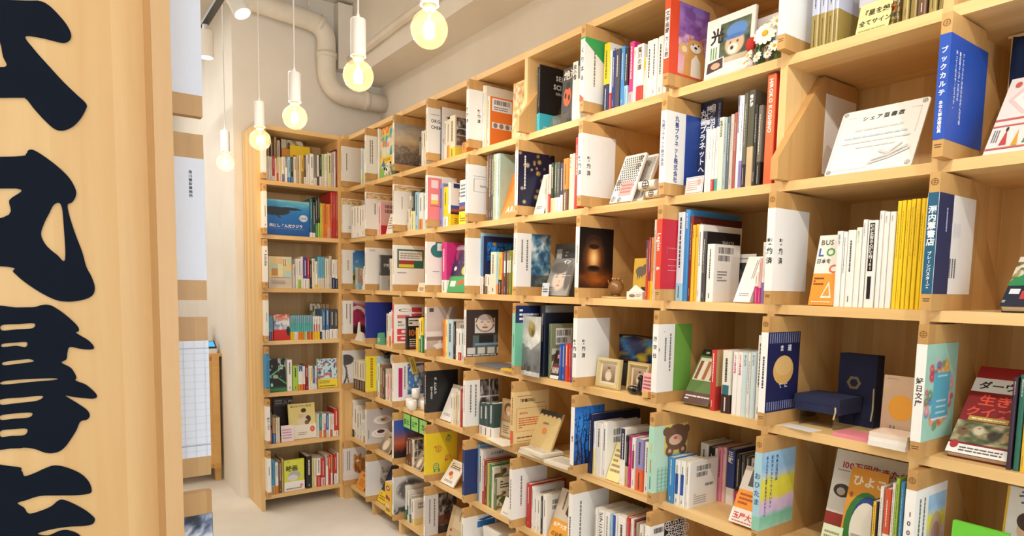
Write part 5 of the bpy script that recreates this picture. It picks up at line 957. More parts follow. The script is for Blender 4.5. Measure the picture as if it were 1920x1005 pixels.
['S', '27', 121.0, 12.0, 11.3, 191.0, 137.5, 'w', {}, 1191],
['S', '27', 133.5, 12.0, 11.9, 187.5, 135.0, 'w', {}, 1232],
['S', '27', 146.5, 12.0, 9.1, 189.0, 136.0, '#e8e4da', {'lo': (0.2, 'rd')}, 993],
['S', '27', 157.0, 12.0, 11.6, 192.0, 138.5, 'w', {'lo': (0.2, 'tq')}, 1262],
['S', '27', 169.5, 12.0, 17.7, 216.5, 156.0, '#d9dfc8', {'t': ('気候の文化史', 'k')}, 2133],
['S', '27', 188.5, 12.0, 8.8, 214.0, 154.0, '#9fb0b4', {}, 1123],
['S', '27', 198.0, 12.0, 9.9, 214.0, 154.0, '#56626a', {'t': 1}, 1263],
['S', '27', 209.0, 12.0, 11.1, 218.0, 157.0, '#c8bcae', {}, 1432],
['S', '27', 221.5, 12.0, 8.5, 221.0, 159.0, '#a8524a', {}, 1161],
['S', '27', 231.0, 12.0, 8.5, 267.0, 192.0, 'w', {'hi': (0.4, 'nv3')}, 1402],
['S', '27', 240.5, 12.0, 10.7, 265.5, 191.0, '#e8e8f4', {'lo': (0.3, 'pu')}, 1743],
['S', '27', 252.5, 12.0, 12.9, 269.0, 194.0, '#5a5a4a', {'lo': (0.25, 'k')}, 2120],
['S', '27', 266.5, 12.0, 21.0, 272.5, 196.0, '#4a4a3c', {'lo': (0.42, '#c8b088'), 't': ('場校学', 'w')}, 3399],
['S', '27', 289.5, 12.0, 10.2, 229.0, 165.0, 'k', {}, 1504],
['S', '27', 301.0, 12.0, 13.6, 224.0, 161.0, '#6a6458', {'lo': (0.3, 'k')}, 1911],
['S', '27', 323.0, 12.0, 27.6, 303.0, 240.0, 'or4', {'t': ('HIROKO KOSHINO', 'w', 'r'), 'n': 'redimg', 'nc': 'rd2'}, 5174],
['F', '27', 50.0, 12.0, 66.7, 55.0, 6.9, 2.0, 'w', 'notice', 'card', {'lab': 'small white notice card with red box before the blue poster'}, 5364],
['F', '29', 71.0, 20.0, 91.7, 228.5, 35.7, 6.0, '#eadfd6', 'redpattern', 'poster', {'lab': 'pale poster with red patterns leaning right of bright blue board'}, 66351],
['S', '30', 63.0, 12.0, 32.1, 143.5, 150.0, '#cfc6b4', {'lo': (0.3, 'lb'), 'n': 'grey_bc', 'nc': '#b8ac98'}, 518],
['S', '30', 176.5, 12.0, 23.4, 132.5, 110.0, 'w', {'hi': (0.8, 'rd')}, 368],
['S', '30', 201.0, 12.0, 28.0, 151.0, 110.0, 'w', {}, 504],
['S', '31', 52.5, 12.0, 27.6, 215.0, 150.0, 'dg', {'lo': (0.42, '#b8b8b8'), 'n': 'dark2', 'nc': 'dg'}, 778],
['S', '31', 209.0, 12.0, 23.6, 189.0, 136.0, 'cr', {}, 631],
['S', '31', 233.5, 12.0, 25.5, 192.5, 138.5, 'w', {}, 697],
['S', '33', 50.5, 12.0, 45.3, 256.0, 184.5, 'mg', {'lo': (0.25, 'w')}, 2138],
['F', '33', 96.0, 20.0, 172.3, 247.5, 14.5, 12.0, '#3a2a55', 'purplegreen', 'book', {'lab': 'purple magazine with green base leaning beside the teal-card board'}, 29032],
['S', '34', 24.0, 12.0, 7.9, 285.5, 205.5, 'lb', {'lo': (0.3, 'w')}, 1362],
['S', '34', 33.0, 12.0, 15.2, 270.0, 210.0, '#6a86b0', {'lo': (0.3, 'w'), 'n': 'nightbook', 'nc': 'nv4'}, 1127],
['S', '34', 49.5, 12.0, 18.0, 84.5, 110.0, 'br', {}, 352],
['S', '34', 68.5, 12.0, 20.6, 91.5, 110.0, '#e6e0d4', {'lo': (0.4, 'dg')}, 437],
['S', '34', 90.0, 12.0, 25.6, 88.0, 110.0, 'cr', {}, 524],
['S', '34', 117.0, 12.0, 43.4, 192.5, 138.5, 'cr', {}, 1952],
['S', '34', 161.5, 12.0, 14.4, 190.0, 137.0, 'lb', {'lo': (0.25, 'or')}, 680],
['S', '34', 177.0, 12.0, 28.1, 189.5, 136.5, 'yl3', {'lo': (0.35, 'k')}, 1299],
['S', '34', 206.0, 12.0, 15.3, 186.0, 134.0, '#a8452a', {}, 720],
['S', '34', 222.5, 12.0, 20.0, 193.0, 139.0, '#4a4440', {'mid': (0.5, 0.78, 'w')}, 978],
['S', '34', 243.5, 12.0, 19.8, 194.5, 140.0, '#8a5a2a', {'mid': (0.5, 0.78, 'w')}, 985],
['S', '34', 264.5, 12.0, 18.3, 195.0, 140.5, '#7a8a3a', {'mid': (0.5, 0.78, 'w')}, 930],
['S', '34', 284.0, 12.0, 15.7, 196.0, 141.0, 'yl3', {'mid': (0.5, 0.78, 'w')}, 817],
['F', '35', 40.0, 120.0, 155.9, 220.0, 5.3, 20.0, '#4a4a48', 'darkmag', 'book', {'lab': 'dark magazine behind the grey portrait magazine'}, 29556],
['F', '35', 120.5, 15.0, 144.7, 158.0, 18.2, 12.0, '#8a8a84', 'facemag', 'book', {'lab': 'grey portrait magazine leaning right of storm-cloud board'}, 20202],
['F', '35', 118.5, 5.0, 43.9, 54.0, 5.7, 2.0, '#c8d0d8', 'card_marks', 'card', {'lab': 'small pale card before the grey portrait magazine'}, 2025],
['S', '36', 269.5, 30.0, 11.0, 202.0, 145.5, '#c84a3a', {'hi': (0.5, 'nv3')}, 995],
['S', '36', 281.5, 30.0, 9.3, 212.5, 153.0, '#8a3a5a', {'lo': (0.3, 'or')}, 906],
['S', '36', 292.0, 30.0, 10.0, 211.5, 152.5, 'or', {'lo': (0.3, 'yl')}, 973],
['S', '36', 303.0, 30.0, 8.3, 270.0, 194.5, '#e4dccf', {}, 1064],
['S', '36', 312.5, 30.0, 10.6, 272.5, 196.5, 'w', {}, 1343],
['S', '37', 25.5, 12.0, 27.5, 283.0, 250.0, '#d6e2ea', {'lo': (0.2, 'lb')}, 3718],
['S', '37', 54.0, 12.0, 17.2, 289.5, 260.0, 'bl2', {'t': ('BATHROOMS', 'w', 'r')}, 2471],
['S', '37', 72.5, 12.0, 12.8, 268.0, 250.0, '#7a2a24', {'n': 'tahari', 'nc': '#5a241e'}, 1758],
['S', '37', 86.0, 12.0, 10.6, 239.5, 172.5, 'yl3', {'t': ('インテリアの基本', 'k')}, 1337],
['S', '37', 98.0, 12.0, 10.5, 241.0, 173.5, 'yl3', {'t': ('インテリアの基本', 'k')}, 1344],
['S', '37', 109.5, 12.0, 15.1, 239.0, 200.0, 'w', {'n': 'white_bc', 'nc': 'w'}, 1882],
['S', '37', 125.5, 12.0, 14.2, 217.5, 170.0, 'dg', {'n': 'blacktext', 'nc': 'k'}, 1642],
['S', '37', 144.5, 12.0, 26.3, 177.5, 130.0, 'w', {'n': 'white_bc2', 'nc': 'w'}, 2449],
['F', '37', 140.0, 150.0, 83.4, 151.5, 1.7, 15.0, '#5c5c58', 'framedark', 'book', {'lab': 'dark landscape art book standing in the & Legion bay'}, 19399],
['F', '37', 250.0, 10.0, 54.5, 150.5, 26.3, 8.0, 'w', 'white_lines', 'booklet', {'lab': 'white booklet leaning in the & Legion bay'}, 13652],
['S', '37', 316.0, 12.0, 12.5, 90.5, 110.0, 'w', {'lo': (0.55, 'mg')}, 714],
['S', '37', 329.5, 12.0, 7.9, 130.5, 110.0, 'pk', {'lo': (0.35, 'mg')}, 685],
['S', '37', 338.5, 12.0, 7.8, 174.5, 126.0, 'w', {'lo': (0.35, 'pu')}, 917],
['F', '38', 90.0, 12.0, 66.1, 190.0, 12.7, 10.0, 'or5', 'buslo', 'book', {'lab': 'orange and white LOCAL business book beside reserved board'}, 28095],
['S', '38', 157.0, 12.0, 14.4, 193.0, 139.0, 'w', {'t': ('言語技術教', 'gr')}, 2153],
['S', '38', 172.5, 12.0, 10.5, 191.0, 137.5, 'w', {}, 1632],
['S', '38', 184.0, 12.0, 20.0, 194.5, 140.0, 'w', {'n': None}, 3066],
['S', '38', 205.0, 12.0, 13.7, 199.5, 144.0, 'w', {'hi': (0.7, '#eaf2d8'), 't': ('奇跡のリンゴ', 'lg2')}, 2229],
['S', '38', 220.5, 12.0, 10.0, 218.0, 157.0, 'w', {'t': ('農村から出たぼくは', 'gr')}, 1859],
['S', '38', 232.5, 12.0, 23.2, 215.0, 155.0, 'w', {'t': ('現代広告の心理技術101', 'w', 'l')}, 4097],
['S', '38', 258.5, 12.0, 10.4, 236.5, 170.0, 'w', {'t': ('WALK', 'gr', 'r')}, 2172],
['S', '38', 270.0, 12.0, 11.9, 232.5, 167.5, 'w', {'t': ('WEALTH', 'gr', 'r')}, 2444],
['S', '38', 283.0, 12.0, 13.3, 232.5, 167.5, 'w', {'t': ('BEARS', 'gr', 'r')}, 2746],
['S', '38', 299.0, 12.0, 9.1, 256.0, 184.5, 'yl', {'g': '#b08a10'}, 2186],
['S', '38', 309.5, 12.0, 9.0, 256.5, 184.5, 'yl', {'g': '#b08a10'}, 2188],
['S', '38', 320.0, 12.0, 8.9, 256.5, 185.0, 'yl', {'g': '#b08a10'}, 2191],
['S', '38', 330.5, 12.0, 8.8, 257.0, 185.0, 'yl', {'g': '#b08a10'}, 2192],
['S', '38', 341.0, 12.0, 8.7, 257.0, 185.0, 'yl', {'g': '#b08a10'}, 2194],
['S', '38', 351.0, 12.0, 8.6, 257.5, 185.5, 'yl', {'g': '#b08a10'}, 2196],
['S', '38', 361.0, 12.0, 8.4, 257.5, 185.5, 'yl', {'g': '#b08a10'}, 2197],
['F', '39', 127.0, 15.0, 73.3, 148.0, 43.0, 20.0, 'nv2', 'greennavy', 'book', {'lab': 'green and navy picture book at the right edge'}, 35278],
['S', '41', 157.0, 12.0, 35.0, 195.5, 141.0, 'cr', {}, 926],
['S', '41', 193.0, 12.0, 32.3, 206.0, 148.5, 'w', {'lo': (0.3, 'or')}, 918],
['S', '41', 226.5, 12.0, 31.9, 218.0, 157.0, 'w', {}, 972],
['S', '42', 24.0, 12.0, 19.0, 189.5, 150.0, 'k', {'n': 'hundred', 'nc': 'k'}, 844],
['S', '42', 157.0, 12.0, 31.2, 134.5, 110.0, 'yl3', {'t': 1}, 674],
['S', '42', 189.5, 12.0, 25.4, 189.5, 136.5, 'yl2', {'lo': (0.4, 'gn')}, 792],
['S', '42', 216.0, 12.0, 30.3, 195.0, 140.5, 'yl', {'lo': (0.5, 'gn')}, 978],
['S', '42', 247.5, 12.0, 23.0, 196.5, 141.5, 'k', {}, 766],
['S', '43', 66.0, 12.0, 25.6, 195.5, 140.5, 'or', {}, 932],
['S', '43', 93.0, 12.0, 23.7, 196.5, 141.5, 'yl2', {}, 879],
['S', '43', 117.5, 12.0, 52.3, 198.5, 150.0, '#b8d4e0', {'n': 'white_bc', 'nc': 'w'}, 1955],
['S', '43', 177.5, 12.0, 21.0, 190.5, 140.0, 'k', {'n': 'grey_bc', 'nc': '#d8d0c0'}, 795],
['S', '43', 199.5, 12.0, 23.9, 156.5, 113.0, 'w', {}, 747],
['S', '43', 224.5, 12.0, 29.8, 158.5, 114.0, 'w', {'lo': (0.25, 'rd')}, 945],
['S', '43', 255.5, 12.0, 29.3, 158.0, 114.0, '#cfe0e4', {}, 942],
['F', '45', 14.5, -20.0, 131.8, 250.0, 1.1, 3.0, 'gr', 'trojan', 'leaflet', {'lab': 'grey leaflet with gold helmet hanging beside mint-edged board'}, 26859],
['S', '45', 107.0, 12.0, 23.4, 297.0, 200.0, 'nv2', {'n': 'darknavy', 'nc': 'nv2'}, 2037],
['S', '45', 159.0, 12.0, 18.5, 223.0, 130.0, '#7a8a6a', {'n': 'olive_bc', 'nc': '#8a9070'}, 1263],
['S', '45', 231.5, 12.0, 15.8, 146.5, 110.0, 'bl3', {}, 744],
['S', '45', 248.5, 12.0, 18.5, 148.0, 110.0, 'bl3', {}, 884],
['S', '45', 268.0, 12.0, 19.2, 150.0, 110.0, '#d8402a', {}, 939],
['S', '45', 288.5, 12.0, 13.3, 151.5, 110.0, '#d8402a', {}, 677],
['S', '45', 303.0, 12.0, 13.2, 152.5, 110.0, '#3a4a9a', {}, 682],
['F', '45', 178.0, 10.0, 53.9, 116.0, 15.5, 8.0, 'k', 'redstage', 'book', {'lab': 'black and red booklet leaning before blue and red spines'}, 13172],
['F', '47', 62.5, 20.0, 107.3, 197.0, 32.9, 18.0, '#5a7a3a', 'bookshelfcover', 'book', {'lab': 'green book with a picture of spines, leaning right of green board'}, 30007],
['S', '47', 179.0, 12.0, 17.2, 188.5, 140.0, 'rd', {'n': 'kraft_bc', 'nc': '#c8a878'}, 1754],
['S', '47', 220.5, 12.0, 30.9, 191.5, 138.0, '#e6e2d4', {'lo': (0.3, '#3a2622'), 'mid': (0.3, 0.45, 'tq2')}, 3240],
['S', '47', 256.5, 12.0, 16.0, 190.0, 137.0, 'w', {'t': ('ミライの源氏物語', 'mg')}, 1768],
['S', '47', 274.0, 12.0, 16.6, 190.5, 137.0, 'w', {'t': ('ミライの源氏物語', 'mg')}, 1851],
['S', '47', 291.5, 12.0, 15.6, 192.0, 138.0, '#d4e8ec', {'t': ('ヨーロッパ', 'k')}, 1785],
['S', '47', 308.5, 12.0, 9.4, 192.0, 138.0, 'w', {'t': 1}, 1135],
['S', '47', 319.0, 12.0, 15.2, 194.5, 140.0, '#d4e8ec', {'t': ('ヨーロッパ', 'k')}, 1809],
['S', '47', 337.0, 12.0, 16.4, 245.0, 176.5, 'w', {}, 2485],
['F', '49', 44.5, 20.0, 119.9, 254.0, 43.0, 20.0, 'rd3', 'darwin', 'book', {'lab': 'dark red animal quiz book at right, leaning'}, 89340],
['S', '49', 164.0, 12.0, 8.3, 199.5, 143.5, '#3a2a3a', {'t': ('生きものクイズブック', 'pk')}, 2024],
['S', '49', 175.5, 12.0, 10.6, 206.0, 148.0, '#2a6a5a', {'t': ('生きものクイズブック', 'w')}, 2611],
['S', '49', 188.0, 12.0, 7.7, 216.5, 156.0, 'yl3', {}, 2106],
['S', '50', 24.0, 12.0, 18.7, 197.5, 142.0, 'cr', {'lo': (0.35, '#5a4030')}, 879],
['S', '50', 46.5, 12.0, 40.5, 199.0, 143.0, 'cr', {'lo': (0.35, '#5a4030')}, 886],
['S', '50', 90.5, 12.0, 39.8, 200.5, 144.0, 'cr', {'lo': (0.35, '#5a4030')}, 892],
['S', '50', 134.0, 12.0, 39.2, 202.0, 145.5, 'cr', {'lo': (0.35, '#5a4030')}, 899],
['S', '50', 177.0, 12.0, 38.6, 203.0, 146.5, 'cr', {'lo': (0.35, '#5a4030')}, 905],
['S', '51', 24.0, 12.0, 33.4, 212.0, 152.5, 'w', {}, 1888],
['S', '51', 58.5, 12.0, 47.8, 214.0, 154.0, '#8a6a5a', {}, 1310],
['S', '51', 107.5, 12.0, 33.8, 190.5, 120.0, '#4a3030', {'n': 'cream_bc', 'nc': 'cr'}, 849],
['S', '51', 142.5, 12.0, 24.8, 157.5, 113.5, 'w', {}, 526],
['S', '51', 168.0, 12.0, 45.6, 162.0, 116.5, 'pk', {'lo': (0.2, 'cr')}, 992],
['S', '51', 215.0, 12.0, 32.3, 168.5, 121.5, '#cdb8a8', {}, 751],
['F', '53', 48.5, 12.0, 109.8, 196.5, 24.6, 14.0, 'w', 'white_lines', 'book', {'lab': 'white book leaning back right of the black text board'}, 11754],
['S', '53', 159.0, 12.0, 21.2, 155.5, 112.0, 'w', {}, 641],
['S', '53', 181.0, 12.0, 20.9, 161.5, 116.5, 'cr', {}, 666],
['S', '53', 203.0, 12.0, 24.3, 168.0, 121.0, '#d8c8a0', {}, 807],
['S', '53', 228.5, 12.0, 20.4, 180.5, 130.0, 'w', {}, 744],
['S', '53', 250.0, 12.0, 16.7, 190.0, 136.5, 'rd', {}, 652],
['S', '53', 268.0, 12.0, 23.5, 197.5, 142.0, 'dr', {}, 949],
['S', '54', 37.0, 12.0, 39.1, 152.5, 110.0, '#2a4a4c', {'lo': (0.3, 'w')}, 1308],
['S', '54', 77.5, 12.0, 41.3, 157.0, 113.0, '#2a4a4c', {'lo': (0.3, 'w')}, 1457],
['S', '54', 120.0, 12.0, 37.4, 162.0, 116.5, '#2a4a4c', {'lo': (0.3, 'w')}, 1389],
['F', '54', 158.0, 50.0, 95.9, 187.0, 4.6, 12.0, '#a8865c', 'teddy', 'book', {'lab': 'brown picture book with a round animal portrait, tilted beside teal spines'}, 16934],
['F', '55', 24.0, 20.0, 144.5, 186.0, 24.3, 14.0, '#d8c088', 'seal', 'book', {'lab': 'cream seal-stamp notebook with orange emblem, leaning on paper stack'}, 21823],
['S', '56', 24.0, 12.0, 19.0, 229.5, 260.0, 'nv4', {}, 2720],
['S', '56', 52.0, 12.0, 13.8, 205.0, 147.5, 'w', {'lo': (0.5, 'yl2')}, 1040],
['S', '56', 67.0, 12.0, 33.0, 205.0, 147.5, 'w', {}, 2428],
['S', '56', 101.5, 12.0, 20.4, 212.0, 180.0, 'w', {'n': 'white_bc', 'nc': 'w'}, 1615],
['S', '56', 191.5, 12.0, 28.0, 206.5, 140.0, 'w', {'hi': (0.55, 'nv4')}, 2268],
['S', '56', 220.5, 12.0, 14.3, 184.5, 133.0, 'k', {'lo': (0.4, 'tn')}, 1093],
['S', '56', 236.5, 12.0, 12.0, 186.0, 134.0, 'mg', {'hi': (0.4, 'dg')}, 943],
['S', '56', 249.5, 12.0, 18.3, 182.5, 131.5, 'w', {'mid': (0.4, 0.75, '#b04a6a')}, 1391],
['S', '56', 271.5, 12.0, 34.8, 185.0, 133.0, '#9a94cc', {'lo': (0.42, 'or4')}, 2657],
['S', '56', 312.0, 12.0, 21.5, 180.0, 129.5, 'w', {}, 1674],
['F', '56', 126.5, 12.0, 64.2, 144.5, 23.2, 6.0, 'yl2', 'card_lines', 'booklet', {'lab': 'pale yellow booklet leaning among spines of the blue-tree bay'}, 10620],
['S', '57', 29.5, 6.0, 25.5, 155.0, 111.5, 'bl2', {'t': 1}, 1837],
['S', '57', 58.5, 6.0, 20.3, 151.5, 110.0, 'w', {'mid': (0.25, 0.7, 'bl3')}, 1472],
['S', '57', 80.0, 6.0, 20.8, 153.5, 110.5, 'w', {'mid': (0.25, 0.7, 'bl3')}, 1556],
['S', '57', 102.5, 6.0, 15.1, 153.5, 145.0, 'w', {'hi': (0.3, 'cr'), 'n': 'white_bc3', 'nc': 'w'}, 1168],
['S', '57', 38.5, 160.0, 32.5, 185.5, 133.5, 'w', {}, 2824],
['S', '57', 74.0, 160.0, 21.7, 178.0, 128.0, 'k', {}, 1881],
['S', '57', 97.0, 160.0, 10.6, 178.0, 128.0, 'w', {}, 977],
['S', '57', 109.0, 160.0, 20.2, 185.0, 133.5, 'pk3', {}, 1880],
['S', '57', 130.5, 160.0, 13.3, 188.0, 135.5, 'pk', {'t': ('正三角', 'mg')}, 1910],
['S', '57', 145.0, 160.0, 30.7, 188.0, 135.5, 'nv3', {'lo': (0.3, 'w'), 't': ('正歌', 'w')}, 2940],
['S', '57', 180.0, 160.0, 19.1, 178.0, 128.0, 'k', {'lo': (0.3, 'mg')}, 1806],
['S', '57', 200.5, 160.0, 13.8, 178.0, 128.0, 'dg', {}, 1356],
['S', '57', 215.5, 160.0, 19.4, 178.5, 128.5, '#3a3a3c', {}, 1887],
['S', '57', 236.5, 160.0, 17.4, 175.5, 126.5, 'w', {}, 1708],
['F', '57', 267.0, 15.0, 85.6, 178.5, 27.2, 20.0, 'or5', 'orangeface', 'book', {'lab': 'orange and white picture book leaning left of the pastel board'}, 24910],
['F', '58', 116.0, 100.0, 238.3, 268.0, 14.6, 20.0, 'w', 'hyakuman', 'book', {'lab': 'large white picture book with a red title and dark red base'}, 138696],
['F', '58', 191.5, 40.0, 95.6, 246.0, 14.8, 12.0, 'or6', 'hiyoko', 'book', {'lab': 'orange picture book with a green ring on its cover'}, 62464],
['S', '58', 287.5, 12.0, 15.1, 189.0, 85.0, 'k2', {'hi': (0.55, 'yl3')}, 2634],
['S', '58', 306.0, 12.0, 7.6, 230.0, 85.0, 'w', {'lo': (0.3, 'nv3'), 't': 1}, 1750],
['S', '58', 316.0, 12.0, 15.1, 228.0, 85.0, '#d85a3a', {'lo': (0.5, 'w')}, 3281],
['S', '58', 333.5, 12.0, 6.8, 246.0, 85.0, 'w', {}, 1767],
['S', '58', 341.5, 12.0, 8.1, 259.5, 85.0, 'lg', {'t': 1}, 2194],
['S', '58', 352.0, 12.0, 9.4, 254.0, 85.0, 'bl2', {'t': 1}, 2472],
['S', '58', 363.5, 12.0, 6.1, 254.5, 183.0, 'lg', {}, 1720],
['F', '58', 156.5, 12.0, 53.1, 90.0, 17.2, 2.0, '#d8e6c0', 'card_lines', 'note_card', {'lab': 'pale green note card before the large white picture book'}, 9934],
['F', '59', 136.5, 100.0, 92.3, 272.0, 7.2, 20.0, 'w', 'childbook', 'book', {'lab': 'white picture book with two child figures at lower right'}, 77658],
['F', '59', 64.0, 30.0, 108.6, 186.0, 3.9, 12.0, 'gn2', 'greenhorse', 'book', {'lab': 'bright green book with a black horse drawing'}, 59001],
['S', '60', 2.0, 12.0, 32.4, 254.5, 200.0, 'w', {'lo': (0.2, 'k')}, 1082],
['S', '60', 35.5, 12.0, 44.4, 224.5, 180.0, 'w', {}, 1083],
['S', '60', 81.0, 12.0, 43.6, 196.0, 141.0, 'w', {}, 944],
['S', '60', 125.5, 12.0, 40.3, 198.0, 142.5, '#e4e8e0', {}, 898],
['S', '60', 167.0, 12.0, 24.4, 147.5, 110.0, 'w', {}, 418],
['S', '60', 192.5, 12.0, 24.3, 147.0, 110.0, 'w', {'lo': (0.3, 'tn')}, 417],
['F', '61', 28.5, 10.0, 169.1, 130.5, 32.5, 4.0, '#c8b8a4', 'prints', 'print_sheet', {'lab': 'sepia photo print leaning beside the coffee cup board'}, 8341],
['S', '62', 34.5, 12.0, 38.0, 154.5, 100.0, 'br', {}, 877],
['S', '62', 74.0, 12.0, 35.4, 158.0, 114.0, '#6a3a2a', {}, 851],
['S', '62', 110.5, 12.0, 27.3, 160.0, 120.0, 'cr', {'n': 'greybk', 'nc': '#b8a888'}, 681],
['F', '62', 138.0, 6.0, 92.8, 109.0, 31.7, 6.0, '#d8d4cc', 'prints', 'booklet', {'lab': 'wrapped photo booklet leaning left of the yellow doodle board'}, 5106],
['F', '63', 65.0, 8.0, 130.6, 136.0, 36.3, 10.0, 'w', 'cards2', 'book', {'lab': 'white illustrated booklet leaning right of the yellow doodle board'}, 9540],
['F', '63', 23.5, 110.0, 91.3, 185.0, 17.5, 12.0, 'or2', None, 'book', {'lab': 'orange book behind the white illustrated booklet'}, 11068],
['S', '64', 24.0, 12.0, 11.9, 282.5, 150.0, '#7aa4c8', {'mid': (0.3, 0.6, 'or')}, 1552],
['S', '64', 40.5, 12.0, 24.9, 262.0, 240.0, 'w', {'n': 'elephant', 'nc': 'w'}, 1439],
['S', '64', 73.0, 12.0, 18.1, 215.0, 155.0, '#c8443a', {'hi': (0.7, 'w')}, 886],
['S', '64', 92.5, 12.0, 18.0, 210.5, 151.5, 'br', {}, 868],
['S', '64', 111.5, 12.0, 17.7, 206.5, 148.5, '#d8b860', {}, 850],
['S', '64', 130.5, 12.0, 17.5, 206.5, 148.5, 'gn', {}, 850],
['S', '64', 149.5, 12.0, 17.4, 198.0, 170.0, '#e8e0cc', {'n': 'leafprint', 'nc': '#e0dcc8'}, 815],
['S', '64', 171.0, 12.0, 20.2, 151.5, 130.0, '#6a7a4a', {'n': 'mushroom', 'nc': '#9a9a7a'}, 727],
['F', '64', 239.0, 6.0, 70.1, 82.0, 21.3, 3.0, 'w', 'white_lines', 'card', {'lab': 'small white card leaning right of the navy board'}, 4048],
['S', '65', 33.5, 12.0, 27.8, 193.0, 200.0, 'rd', {}, 1457],
['S', '65', 68.0, 12.0, 16.9, 188.5, 170.0, 'w', {'n': 'white_bc', 'nc': 'w'}, 906],
['S', '65', 86.0, 12.0, 21.8, 158.0, 114.0, 'w', {}, 977],
['S', '65', 112.0, 12.0, 19.0, 161.0, 116.0, 'w', {}, 884],
['S', '65', 132.0, 12.0, 16.3, 162.5, 150.0, 'k', {}, 780],
['S', '65', 149.5, 12.0, 25.9, 176.5, 150.0, 'w', {'n': 'white_bc', 'nc': 'w'}, 1331],
['F', '65', 186.5, 12.0, 114.1, 212.0, 20.9, 12.0, '#d8b890', 'orange30', 'book', {'lab': 'tan book with orange band leaning in sixth row'}, 21192],
['S', '66', 73.0, 12.0, 13.6, 211.0, 152.0, 'w', {}, 1065],
['S', '66', 90.0, 12.0, 32.1, 212.5, 153.0, 'w', {'t': ('ピアニシモ', 'k')}, 2455],
['S', '66', 126.0, 12.0, 27.3, 213.5, 154.0, 'w', {}, 2158],
['S', '66', 156.5, 12.0, 9.7, 208.5, 150.5, 'lb', {}, 813],
['S', '66', 169.0, 12.0, 22.5, 214.5, 154.5, 'w', {'mid': (0, 1, 'bl3')}, 1855],
['S', '66', 195.0, 12.0, 39.4, 219.0, 157.5, 'w', {'n': None}, 3318],
['S', '66', 239.5, 12.0, 15.1, 226.0, 162.5, 'rd', {'t': 1}, 1402],
['S', '66', 257.5, 12.0, 14.2, 225.5, 162.5, 'w', {}, 1335],
['S', '66', 275.0, 12.0, 8.8, 224.5, 161.5, 'dr', {}, 875],
['S', '66', 286.0, 12.0, 9.8, 220.0, 158.5, '#b8ac90', {}, 951],
['S', '66', 299.0, 12.0, 19.8, 217.0, 156.5, 'w', {'t': 1}, 1817],
['S', '66', 323.5, 12.0, 13.1, 218.5, 157.0, 'w', {}, 1260],
['F', '70', 68.5, 8.0, 131.1, 111.5, 25.6, 6.0, 'or2', 'orangecard', 'booklet', {'lab': 'orange booklet leaning on bottom row beside orange cat board'}, 4737],
['F', '71', 23.5, 12.0, 114.9, 232.5, 26.2, 12.0, 'nv4', 'navyyellow', 'book', {'lab': 'navy book with yellow band leaning on the bottom row'}, 16237],
['S', '71', 249.0, -40.0, 92.9, 194.0, 160.0, 'yl3', {'n': None, 'pic': 1}, 2420],
['S', '72', 24.0, 12.0, 19.9, 203.5, 200.0, 'w', {'lo': (0.3, 'gn'), 'n': 'white_bc', 'nc': 'w'}, 1154],
['S', '72', 53.0, 12.0, 22.4, 182.5, 131.5, 'w', {'mid': (0.2, 0.5, 'bl3')}, 621],
['S', '72', 80.5, 12.0, 26.0, 159.0, 114.5, '#c8c4b8', {'lo': (0.3, 'nv')}, 631],
['S', '72', 111.5, 12.0, 33.2, 146.5, 130.0, 'w', {'n': 'white_bc', 'nc': 'w', 'lo': (0.25, 'yl2')}, 747],
['F', '73', 97.5, 15.0, 156.7, 217.5, 15.4, 12.0, '#cdb48c', 'redmarks', 'book', {'lab': 'tan book with red lettering leaning on the bottom row'}, 18605]]
